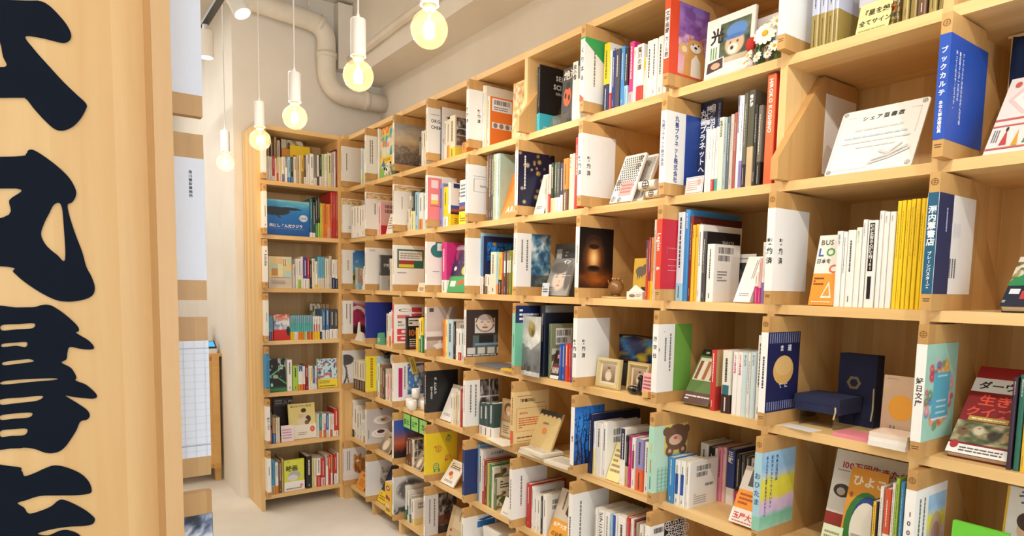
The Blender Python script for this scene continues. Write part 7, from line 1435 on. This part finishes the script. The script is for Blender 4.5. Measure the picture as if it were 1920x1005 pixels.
# daisies before the dog book
fl = thing('daisy_bouquet', put(1, 7, .27, .0, .001), 'small bouquet of white and yellow artificial daisies with leaves', 'flowers')
def daisy(c, r, tilt, n=12):
    g = G(); mxx = T(*c) @ Matrix.Rotation(tilt[0], 4, 'X') @ Matrix.Rotation(tilt[1], 4, 'Y')
    for k in range(n):
        a = 2*math.pi*k/n; b = a+.2; q = G(); e = (math.cos(a), math.sin(a)); t = (-e[1], e[0]); v = []
        for s, wd, zz in ((.2, .1, 0), (.55, .2, .06), (.9, .16, .04), (1, .02, -.02)):
            v += [(e[0]*r*s-t[0]*r*wd, e[1]*r*s-t[1]*r*wd, zz*r), (e[0]*r*s+t[0]*r*wd, e[1]*r*s+t[1]*r*wd, zz*r)]
        v2 = [(x_, y_, z_-.0008) for x_, y_, z_ in v]
        q.add(v+v2, [(0, 1, 3, 2), (2, 3, 5, 4), (4, 5, 7, 6), (9, 8, 10, 11), (11, 10, 12, 13), (13, 12, 14, 15), (0, 2, 10, 8), (3, 1, 9, 11), (2, 4, 12, 10), (5, 3, 11, 13), (4, 6, 14, 12), (7, 5, 13, 15), (6, 7, 15, 14), (1, 0, 8, 9)], (.97, .95, .9)); g.join(q.move(mxx))
    h = obj('daisy', g, 'matte', fl); g = G(); g.ball((0, 0, r*.06), (r*.27, r*.27, r*.13), (.93, .7, .18)); g.move(mxx); obj('daisy_eye', g, 'matte', h, smooth=True)
for c, r, t in (((.052, -.005, .075), .034, (1.25, .15)), ((.0, -.004, .03), .018, (1.2, -.4)), ((.085, .0, .1), .02, (1.1, .5)), ((-.012, -.003, .012), .014, (1.3, 0)), ((.03, -.006, .018), .016, (1.3, -.2)), ((.082, -.004, .035), .018, (1.2, .3)), ((.062, -.004, .018), .013, (1.3, .1))): daisy(c, r, t, 14 if r > .03 else 10)
g = G(); g.ball((-.004, .012, .065), (.016, .012, .02), (.75, .2, .16)); g.ball((.012, .014, .075), (.013, .01, .015), (.82, .3, .2)); g.ball((.09, .012, .115), (.012, .01, .014), (.72, .24, .2)); obj('red_bloom', g, 'matte', fl, smooth=True)
for k in range(9):
    g = G(); a = -1.2+k*.32; L = .03+.012*(k % 3); cx, cz = .02+.008*k, .03+.006*(k % 4)
    v = [(0, 0, 0), (L*.5, -.004, L*.2), (L, -.001, 0), (L*.5, -.004, -L*.2), (L*.5, .002, 0)]; g.add(v, [(0, 1, 2), (0, 2, 3), (0, 4, 1), (1, 4, 2), (2, 4, 3), (3, 4, 0)], (.2+.05*(k % 3), .36+.06*(k % 2), .16)); g.move(T(cx, .004, cz) @ Matrix.Rotation(a, 4, 'Y')); obj('leaf', g, 'matte', fl)
g = G()
for a, b in (((.03, .01, 0), (.052, 0, .07)), ((.03, .01, 0), (.0, 0, .028)), ((.03, .01, 0), (.085, .004, .095)), ((.03, .01, 0), (.08, 0, .033)), ((.03, .01, 0), (.0, .012, .06))): g.tube([a, b], .0014, 6, (.25, .38, .18))
obj('stem', g, 'matte', fl)
# rolled cloths
for i, (x, z, L, lab) in enumerate(((.295, .0435+.0, .075, 'rolled white cloth with round emblem, upper of two'), (.3, .0135, .055, 'rolled white cloth with round emblem, lower of two'))):
    rl = thing('rolled_cloth', put(2, 6, x, .045+.01*i, z+.0135), lab, 'cloth roll', 'rolled cloths beside the notebooks'); R = .0165 if i == 0 else .0135
    g = G(); v = []
    pts = [(-L+.0 if False else 0, 0, 0)]
    g.tube([(0, 0, 0), (-L, 0, .0)], R, 20, W_); obj('roll', g, 'matte', rl, smooth=False)
    g = G(); draw(g, [('ring', .5, .5, .42, '#2c2a28')], (-L*.75, -R-.0006, -R*.8), (1, 0, 0), (0, 0, 1), L*.5, R*1.6, .0002); draw(g, [('r', .0, .1, .12, .9, '#4a4846')], (-L, -R-.0006, -R*.6), (1, 0, 0), (0, 0, 1), L*.3, R*1.2, .0002); obj('emblem', g, 'print', rl)
# towel behind the right edge poster
tw = thing('hand_towel', put(2, 9, .05, .2, .12), 'dark blue hand towel with a white circled character at right edge', 'towel')
g = G(); nx, nz = 12, 8; v = []; 
for s in (0, 1):
    for j in range(nz+1):
        for i in range(nx+1): v.append((.22*i/nx, .006*math.sin(i*1.3)+.002*math.sin(j)+s*.003, .18*j/nz))
n1 = (nx+1)*(nz+1); f = []
for j in range(nz):
    for i in range(nx): a = j*(nx+1)+i; f += [(a, a+1, a+nx+2, a+nx+1), (n1+a, n1+a+nx+1, n1+a+nx+2, n1+a+1)]
for i in range(nx): f += [(i, n1+i, n1+i+1, i+1), (n1-nx-1+i, n1-nx+i, 2*n1-nx+i, 2*n1-nx-1+i)]
for j in range(nz): a = j*(nx+1); f += [(a, a+nx+1, n1+a+nx+1, n1+a), (a+nx, n1+a+nx, n1+a+2*nx+1, a+2*nx+1)]
g.add(v, f, hx('#1f3864')); obj('cloth', g, 'matte', tw, smooth=True)
g = G(); draw(g, [('e', .5, .48, .4, .44, '#dfe3e8'), ('t', 'ふ', .27, .24, .55, '#16284c')], (.02, -.012, .0), (1, 0, 0), (0, 0, 1), .17, .18, .0003); obj('printed_circle', g, 'print', tw)
g = G(); g.tube([(-.01, .006, .182), (.23, .006, .182)], .004, 8); obj('rail', g, 'wood_x', tw)
for xx in (0, .22): g = G(); g.tube([(xx, .006, -.12), (xx, .006, .182)], .004, 8); obj('stand_leg', g, 'wood_z', tw)
# glass globe ornament on a wooden disc
gb = thing('globe_ornament', put(3, 6, .1, .06), 'amber glass globe ornament on a round wooden coaster', 'ornament')
g = G(); g.lathe([(.001, 0), (.05, 0), (.052, .003), (.05, .007), (.001, .007)], 28, hx('#d9b070')); obj('coaster', g, 'paint', gb)
g = G(); g.ball((0, 0, .04), .03, hx('#8a6238'), 20, 12); obj('globe', g, 'gloss', gb, smooth=True)
g = G(); g.lathe([(.018, .007), (.02, .012), (.012, .015), (.001, .015)], 16, hx('#6a4a2a')); obj('base_ring', g, 'gloss', gb, smooth=True)
for k in range(6):
    a = k*1.05; g = G(); g.ball((.012*math.cos(a), .012*math.sin(a), .071), .006, hx('#a87a44'), 8, 6); obj('bead', g, 'gloss', gb, smooth=True)
for s in (-1, 1): g = G(); g.tube([(s*.027, 0, .05), (s*.036, -.004, .058), (s*.037, -.004, .068)], .0025, 6, hx('#8a6a3a')); obj('arm', g, 'gloss', gb, smooth=True)
# postcard and its little box
pc = thing('postcard', bay_mx(3, 6) @ T(.158, .084, 0) @ RX(-.06), 'yellow postcard with a grey animal drawing beside the glass globe', 'postcard')
g = G(); g.box((0, 0, 0), (.085, .0012, .147), hx('#dcb648')); obj('card', g, 'print', pc)
g = G(); draw(g, [('e', .42, .68, .3, .12, '#6f6a5c'), ('e', .65, .78, .14, .07, '#6f6a5c'), ('p', [(.2, .6), (.24, .45), (.3, .6), (.36, .47), (.42, .6), (.5, .5), (.55, .62)], '#6f6a5c'), ('r', .5, .2, .98, .3, '#3a342a'), ('r', .0, .0, 1, .18, '#c9a844')], (0, 0, 0), (1, 0, 0), (0, 0, 1), .085, .147, .0003); obj('card_print', g, 'print', pc)
bx = thing('card_box', put(3, 6, .185, .03), 'small white card box before the yellow postcard', 'box')
g = G(); g.box((0, 0, 0), (.075, .05, .027), (.9, .88, .84)); obj('body', g, 'print', bx)
g = G(); draw(g, [('e', .35, .45, .2, .22, '#77736c'), ('ln', .6, .3, .95, .7, 2, '#8a8680')], (0, 0, 0), (1, 0, 0), (0, 0, 1), .075, .027, .0003); obj('label', g, 'print', bx)
g = G(); g.prism([(0, .027), (.03, .05), (.034, .05), (.075, .027)], .01, .012, 1, (.95, .94, .9)); obj('tent_card', g, 'print', bx)
# framed photographs
def frame(x, d, w, h, lean, art, label, fc_):
    fr = thing('picture_frame', bay_mx(4, 6) @ T(x, d, .0018) @ RX(-lean), label, 'frame', 'framed photographs'); b = .016
    for nm, a, c in (('frame_rail', (0, 0, 0), (w, .014, b)), ('frame_rail', (0, 0, h-b), (w, .014, h)), ('frame_stile', (0, 0, b), (b, .014, h-b)), ('frame_stile', (w-b, 0, b), (w, .014, h-b))):
        g = G(); g.box(a, c, hx(fc_)); obj(nm, g, 'gloss', fr)
    for a, c in (((b*.35, -.003, b*.35), (w-b*.35, 0, b*.7)), ((b*.35, -.003, h-b*.7), (w-b*.35, 0, h-b*.35)), ((b*.35, -.003, b*.7), (b*.7, 0, h-b*.7)), ((w-b*.7, -.003, b*.7), (w-b*.35, 0, h-b*.7))):
        g = G(); g.box(a, c, hx('#d9c99a')); obj('bead_moulding', g, 'gloss', fr)
    g = G(); g.box((b, .006, b), (w-b, .01, h-b), hx('#e6dcc4')); ph = obj('mount', g, 'print', fr)
    g = G(); draw(g, [('pic', .12, .1, .88, .9, art)], (b, .006, b), (1, 0, 0), (0, 0, 1), w-2*b, h-2*b, .0003); obj('photo', g, 'print', ph)
    g = G(); g.add([(w*.45, .014, h*.7), (w*.55, .014, h*.7), (w*.55, .055, .007), (w*.45, .055, .007), (w*.45, .018, h*.7), (w*.55, .018, h*.7), (w*.55, .059, .007), (w*.45, .059, .007)], [(0, 1, 2, 3), (7, 6, 5, 4), (0, 4, 5, 1), (1, 5, 6, 2), (2, 6, 7, 3), (3, 7, 4, 0)], hx('#5a4a34')); obj('easel_back', g, 'paint', fr)
frame(.034, .03, .122, .112, .1, 'sepia', 'cream framed sepia portrait standing in front', '#d8c690')
frame(.168, .06, .11, .108, .07, 'sepia', 'tan framed sepia photo behind the cream frame', '#c9a868')
po = thing('glasses_pouch', put(4, 6, .028, .14), 'blue swirl-patterned pouch behind the framed photos', 'pouch')
g = G(); n = 10; v = []; f = []
for s in (0, 1):
    for j in range(n+1):
        for i in range(n+1):
            u, w_ = i/n, j/n; bul = .022*(math.sin(math.pi*u)**.6)*(math.sin(math.pi*w_)**.6); v.append((.18*u, .02+(-1 if s == 0 else 1)*bul, .09+.1*w_+.004*math.sin(6*u)))
m1 = (n+1)**2
for j in range(n):
    for i in range(n): a = j*(n+1)+i; f += [(a, a+1, a+n+2, a+n+1), (m1+a, m1+a+n+1, m1+a+n+2, m1+a+1)]
uu = np.array([(i/n, j/n) for s in (0, 1) for j in range(n+1) for i in range(n+1)]); g.add(v, f, PIC['swirl'](uu[:, 0], uu[:, 1])); obj('pouch_body', g, 'cover', po, smooth=True)
g = G(); g.tube([(.0, .02, .192), (.09, .02, .196), (.18, .02, .192)], .003, 8, (.12, .12, .12)); obj('zip', g, 'matte', po)
g = G(); g.box((.0, .0, .0), (.18, .05, .088), hx('#3a3836')); obj('box_stand', g, 'paint', po)
fg = thing('cat_figurine', put(4, 6, .25, .025), 'small black glossy figurine before the framed photos', 'figurine')
g = G(); g.ball((-.01, 0, .016), (.03, .014, .016), (.05, .05, .055)); obj('body', g, 'gloss', fg, smooth=True)
g = G(); g.ball((.022, 0, .03), (.012, .011, .03), (.05, .05, .055)); obj('neck', g, 'gloss', fg, smooth=True)
g = G(); g.ball((.024, -.002, .062), (.012, .011, .011), (.05, .05, .055)); obj('head', g, 'gloss', fg, smooth=True)
pk = thing('price_card', bay_mx(4, 6) @ T(.296, .004, .002) @ RX(-.1), 'pink handwritten card in a wooden block', 'card')
g = G(); g.box((0, 0, .015), (.045, .0012, .085), hx('#f0b4b8')); obj('card', g, 'print', pk); g = G(); draw(g, [('ln', .1, .1, .9, .9, 4, '#a85a64')], (0, 0, .02), (1, 0, 0), (0, 0, 1), .045, .06, .0003); obj('writing', g, 'print', pk)
g = G(); g.box((.014, -.012, 0), (.04, .014, .022), hx('#dcb06a')); obj('block', g, 'paint', pk)
lf = thing('leaflet', bay_mx(4, 6) @ T(.31, .05, 0) @ RX(-.14), 'blue picture leaflet standing beside the green-white board', 'leaflet')
g = G(); g.box((0, 0, 0), (.045, .002, .15), hx('#cfd8e4')); obj('sheet', g, 'print', lf); g = G(); draw(g, [('pic', 0, .35, 1, 1, 'headland'), ('pic', 0, 0, 1, .35, 'sea')], (0, 0, 0), (1, 0, 0), (0, 0, 1), .045, .15, .0003); obj('picture', g, 'print', lf)
# navy gift boxes
def gift(mx, w, d, h, label, face):
    o = thing('gift_box', mx, label, 'box', 'navy gift boxes'); c = hx('#20284a')
    g = G(); g.box((0, 0, 0), (w, d, h), c); obj('box_body', g, 'matte', o)
    g = G()
    if face == 'front':
        g.box((-.001, -.012, -.0), (w+.001, 0, h+.001), c); obj('lid', g, 'matte', o); g = G()
        a = [math.radians(60*k) for k in range(6)]; R = .02
        for k in range(6):
            p1 = (w*.42+R*math.cos(a[k]), h*.6+R*math.sin(a[k])); p2 = (w*.42+R*math.cos(a[(k+1) % 6]), h*.6+R*math.sin(a[(k+1) % 6])); q1 = (w*.42+R*.6*math.cos(a[k]), h*.6+R*.6*math.sin(a[k])); q2 = (w*.42+R*.6*math.cos(a[(k+1) % 6]), h*.6+R*.6*math.sin(a[(k+1) % 6]))
            g.add([(x_, -.0125, z_) for x_, z_ in (p1, p2, q2, q1)], [(0, 1, 2, 3)], hx('#8a7a54'))
        obj('hexagon_mark', g, 'print', o)
    else:
        g.box((-.001, -.001, h*.52), (w+.001, d+.001, h+.001), c); obj('lid', g, 'matte', o)
    g = G(); g.tube([(w*.97, -.014, h*.55), (w*.985, -.016, h*.25), (w*.95, -.016, -.01 if face != 'front' else .02)], .0022, 6, hx('#c8bc94')); obj('cord', g, 'matte', o)
gift(put(4, 8, .095, .2), .102, .03, .2, 'navy gift box standing upright with a hexagon mark', 'front')
gift(put(4, 8, .04, .06, .0435), .128, .12, .042, 'navy gift box lying on a clear acrylic stand', 'top')
ac = thing('acrylic_stand', put(4, 8, .05, .07), 'clear acrylic stand under the lying navy box', 'stand')
g = G(); g.box((0, 0, .04), (.1, .1, .043)); obj('platform', g, 'acrylic', ac)
for x_ in (0, .097): g = G(); g.box((x_, 0, 0), (x_+.003, .1, .04)); obj('side', g, 'acrylic', ac)
bk_ = obj('booklet', (lambda q: (q.box((0, 0, 0), (.082, .006, .166), hx('#c9ad92')), q)[1])(G()), 'cover', None, bay_mx(4, 8) @ T(.266, .075, 0) @ RX(-.05)); tag(bk_, 'dusty beige booklet with an orange sun, beside navy boxes', 'booklet')
g = G(); draw(g, [('e', .55, .52, .36, .24*.82, '#e2a23c'), ('tv', '神', .34, .24, .07, '#8a7264') if False else ('lv', .25, .06, .45, .24, 2, '#8a7264'), ('ln', .1, .94, .4, .96, 1, '#a08a74')], (0, 0, 0), (1, 0, 0), (0, 0, 1), .082, .166, .0003); obj('cover_print', g, 'print', bk_)
def flat(name, r, c, x, d, w, dd, h, col, label, rot=0, z=0, n=1, cat='booklet'):
    for k in range(n):
        g = G(); g.box((0, 0, 0), (w, dd, h), hx(col) if k % 2 == 0 else tuple(np.array(hx(col))*.97)); o = obj(name, g, 'print', None, put(r, c, x, d, z+k*h*1.02, rot+(k % 3)*.02*(1 if n > 1 else 0)))
        tag(o, label if n == 1 else label.replace('#', ['lowest', 'second lowest', 'middle', 'second', 'top'][min(k, 4)] if n > 2 else ['lower', 'upper'][k]), cat)
flat('booklet', 4, 8, .186, -.002, .088, .06, .006, '#e88a96', 'coral pink booklet lying flat beside the navy boxes', 0, 0, 2) if False else flat('booklet', 4, 8, .186, .0, .088, .07, .011, '#e88a96', 'coral pink booklet lying flat before the navy boxes')
for k, nm in enumerate(('lowest', 'middle', 'top')):
    flat('booklet', 4, 8, .283, -.018+.002*k, .086, .08, .011, ['#efe9e0', '#f2eee6', '#ecd8c8'][k], f'{nm} of three pale booklets lying beside the floral board', .02*k, .0113*k)
flat('paper_slip', 4, 8, .03, .0, .1, .05, .0008, '#f0eeea', 'white paper slip lying before the navy boxes', -.1, 0, 1, 'paper')
# paper stacks before the cream notebook
for k, (x, d, w, dd, rot, z) in enumerate(((.03, -.035, .165, .12, .05, 0), (.035, -.03, .16, .115, -.04, .0125), (.215, -.04, .14, .1, .06, 0))):
    g = G(); g.box((0, 0, 0), (w, dd, .012), (.93, .92, .9)); o = obj('leaflet_stack', g, 'pages', None, put(5, 5, x, d, z, rot)); tag(o, ('lower stack of white leaflets under the cream notebook', 'upper stack of white leaflets under the cream notebook', 'stack of white leaflets right of the cream notebook')[k], 'leaflets')
    g = G(); draw(g, [('ln', .1, .2, .9, .8, 4, '#b4b2ae')], (0, 0, .012), (1, 0, 0), (0, 1, 0), w, dd, .0003); obj('top_sheet_print', g, 'print', o)
for k, (x, d, rot, z) in enumerate(((.15, -.02, .05, 0), (.2, -.03, -.1, .003))):
    g = G(); g.box((0, 0, 0), (.12, .09, .003), hx('#eee6d4')); o = obj('leaflet', g, 'print', None, put(5, 4, x, d, z, rot)); tag(o, ('lower cream leaflet lying before the animal portrait book', 'upper cream leaflet lying before the animal portrait book')[k], 'leaflet')
flat('folder', 4, 4, .03, -.01, .2, .14, .006, '#6a7078', 'grey folder lying flat under the cartoon man board bay', 0, 0, 1, 'folder')
flat('label_strip', 4, 4, .25, -.012, .09, .03, .008, '#e6bc3c', 'yellow label strip lying at the shelf edge', 0, 0, 1, 'label')
# white mugs
for k, (x, d, z, r_) in enumerate(((.07, .025, 0, .026), (.135, .005, 0, .026), (.095, .085, 0, .026), (.17, .065, 0, .025), (.1, .045, .0585, .024))):
    mg_ = thing('white_cup', put(5, 2, x, d, z), ('white cup at the left of the cup group', 'white cup in front of the cup group', 'white cup at the back of the cup group', 'white cup at the right of the cup group', 'white cup stacked on top of the cup group')[k], 'cup', 'white cups on the fifth row')
    g = G(); g.lathe([(.001, .0), (r_*.8, .0), (r_, .012), (r_, .058), (r_*.92, .058), (r_*.9, .01), (.001, .006)], 20, W_); obj('bowl', g, 'gloss', mg_, smooth=True)
    g = G(); g.tube([(-r_*.95, 0, .046), (-r_*1.5, 0, .042), (-r_*1.55, 0, .022), (-r_*.9, 0, .014)], .0035, 8, W_); obj('handle', g, 'gloss', mg_, smooth=True)
flat('card', 5, 2, .13, .1, .12, .05, .05, '#c8703c', 'small orange-brown card box behind the white cups', 0, 0, 1, 'box')
st = thing('sticky_note', bay_mx(5, 2) @ T(BT+.0024, .032, .188), 'yellow sticky note on the magenta stripe board', 'note')
g = G(); g.add([(0, .03, 0), (0, .068, .003), (0, .038, .104), (0, 0, .1), (.0008, .03, 0), (.0008, .068, .003), (.0008, .038, .104), (.0008, 0, .1)], [(3, 2, 1, 0), (4, 5, 6, 7), (0, 1, 5, 4), (1, 2, 6, 5), (2, 3, 7, 6), (3, 0, 4, 7)], hx('#f0e070')); obj('note_paper', g, 'print', st)
g = G(); draw(g, [('lv', .2, .1, .8, .9, 2, '#7a6a2a')], (.0009, .03, .004), (0, .97, .05), (0, -.28, .96), .036, .095, .0002); obj('writing', g, 'print', st)
# clock and spiky plant
ck = thing('desk_clock', put(5, 1, .15, .06, .2055), 'small round white clock on top of fifth-row books', 'clock')
g = G(); g.tube([(0, .0, .04), (0, .016, .04)], .036, 24, (.85, .84, .8)); obj('case', g, 'gloss', ck)
g = G(); draw(g, [('e', .5, .5, .44, .44, '#f6f4ee'), ('r', .485, .5, .515, .82, '#2a2a2a'), ('p', [(.49, .5), (.72, .36), (.74, .39), (.5, .53)], '#2a2a2a')]+[('e', .5+.37*math.cos(a*.5236), .5+.37*math.sin(a*.5236), .02, .02, '#4a4a48') for a in range(12)], (-.036, -.0002, .004), (1, 0, 0), (0, 0, 1), .072, .072, .0002); obj('dial', g, 'print', ck)
for s in (-1, 1): g = G(); g.tube([(s*.012, .008, .012), (s*.022, .008, 0)], .003, 6, (.8, .79, .75)); obj('foot', g, 'gloss', ck)
pl = thing('spiky_plant', put(5, 1, .045, .07, .245), 'dark spiky plant on top of fifth-row books', 'plant')
g = G(); g.lathe([(.001, 0), (.016, 0), (.02, .02), (.017, .02), (.001, .016)], 14, (.25, .24, .22)); obj('pot', g, 'paint', pl)
for k in range(13):
    a = k*2.4; e = .25+.12*(k % 4); L = .06; d = (math.cos(a)*math.cos(e), math.sin(a)*math.cos(e), math.sin(e)); g = G(); p0 = Vector((0, 0, .018)); p1 = p0+Vector(d)*L*.5+Vector((0, 0, .006)); p2 = p0+Vector(d)*L; p2.z = min(p2.z, .05)
    g.tube([p0, p1, p2], [.003, .0026, .0004], 5, (.1, .13, .1)); obj('leaf', g, 'matte', pl)
# toy cow
cw = thing('toy_cow', put(1, 1, .235, -.01), 'small black and white toy cow beside the collage book', 'toy')
g = G(); g.ball((0, 0, .03), (.032, .017, .02), W_); obj('body', g, 'matte', cw, smooth=True)
g = G(); g.ball((.022, -.004, .055), (.016, .014, .018), W_); hd = obj('head', g, 'matte', cw, smooth=True)
g = G(); g.ball((.024, -.013, .049), (.009, .007, .006), (.9, .72, .68)); obj('muzzle', g, 'matte', cw, smooth=True)
for s in (-1, 1): g = G(); g.ball((.022+s*.016, -.002, .068), (.007, .004, .006), (.1, .1, .1)); obj('ear', g, 'matte', cw, smooth=True)
for c_, r_ in (((-.012, -.012, .036), (.012, .008, .01)), ((.01, -.013, .03), (.008, .006, .008)), ((.016, -.012, .062), (.006, .005, .007))): g = G(); g.ball(c_, r_, (.08, .08, .08)); obj('patch', g, 'matte', cw, smooth=True)
for x_ in (-.018, .016):
    for y_ in (-.009, .009): g = G(); g.tube([(x_, y_, .02), (x_, y_, 0)], .006, 8, W_); obj('leg', g, 'matte', cw, smooth=True)
# green name cards hanging under the shelf edge
for k, ch in enumerate(('白土', '三平', 'カ')):
    o = obj('name_card', (lambda q: (q.box((0, 0, 0), (.085, .0012, .078), hx('#8fd06a')), q)[1])(G()), 'print', None, bay_mx(6, 2) @ T(.045+.1*k, -.006, .226)); tag(o, f'green card lettered {ch} under the shelf edge, '+('leftmost', 'middle', 'rightmost')[k], 'card', 'green cards')
    g = G(); draw(g, [('t', ch, .1 if k < 2 else .25, .3, .42 if k < 2 else .5, '#2a4a20')], (0, 0, 0), (1, 0, 0), (0, 0, 1), .085, .078, .0003); obj('writing', g, 'print', o)
# folded white paper figure, small green packet, tent card, white box
g = G(); g.add([(0, 0, 0), (.13, 0, 0), (.12, .0, .055), (.075, 0, .06), (.085, 0, .125), (.06, 0, .12), (.045, 0, .05), (0, .03, 0), (.13, .03, 0), (.12, .012, .055), (.075, .012, .06), (.085, .004, .125), (.06, .004, .12), (.045, .012, .05)], [(6, 5, 4, 3, 2, 1, 0)[::-1], (7, 8, 9, 10, 11, 12, 13)[::-1]]+[(i, (i+1) % 7, 7+(i+1) % 7, 7+i) for i in range(7)], W_); o = obj('paper_figure', g, 'print', None, put(4, 0, .085, .0)); tag(o, 'folded white paper figure beside the magenta photo board', 'paper figure')
g = G(); g.prism([(0, 0), (.07, 0), (.055, .075), (.02, .07)], 0, .03, 1, hx('#5fae8a')); o = obj('packet', g, 'cover', None, put(4, 1, .035, .005)); tag(o, 'small green packet left of the deep blue bay books', 'packet'); g = G(); draw(g, [('ln', .3, .15, .75, .6, 3, '#e8f2ec')], (0, 0, 0), (1, 0, 0), (0, 0, 1), .07, .07, .0003); obj('packet_print', g, 'print', o)
g = G(); g.prism([(0, 0), (.1, 0), (.085, .05), (.02, .05)], 0, .05, 1, hx('#ecdcc0')); o = obj('tent_card', g, 'print', None, put(3, 2, .2, .0)); tag(o, 'small cream tent card beside the green-framed board', 'card'); g = G(); draw(g, [('ln', .25, .1, .75, .5, 2, '#8a6a44')], (0, 0, 0), (1, 0, 0), (0, 0, 1), .1, .05, .0003); obj('card_print', g, 'print', o)
bx = thing('gift_carton', put(7, 4, .08, .02), 'white carton at the bottom edge beside the blue swirl board', 'box')
g = G(); g.box((0, 0, 0), (.13, .1, .2), W_); obj('carton', g, 'print', bx); g = G(); g.box((-.002, -.002, .2), (.132, .102, .225), W_); obj('lid', g, 'print', bx)
# acrylic book stand on the top row
ac = thing('book_stand', bay_mx(1, 5) @ T(.13, .012, 0), 'clear acrylic stand before the black books on top row', 'stand')
g = G(); g.box((0, 0, 0), (.1, .06, .002)); obj('base', g, 'acrylic', ac); g = G(); g.prism([(0, .0), (.002, .0), (.022, .05), (.02, .05)], 0, .1, 0); obj('lip', g, 'acrylic', ac)
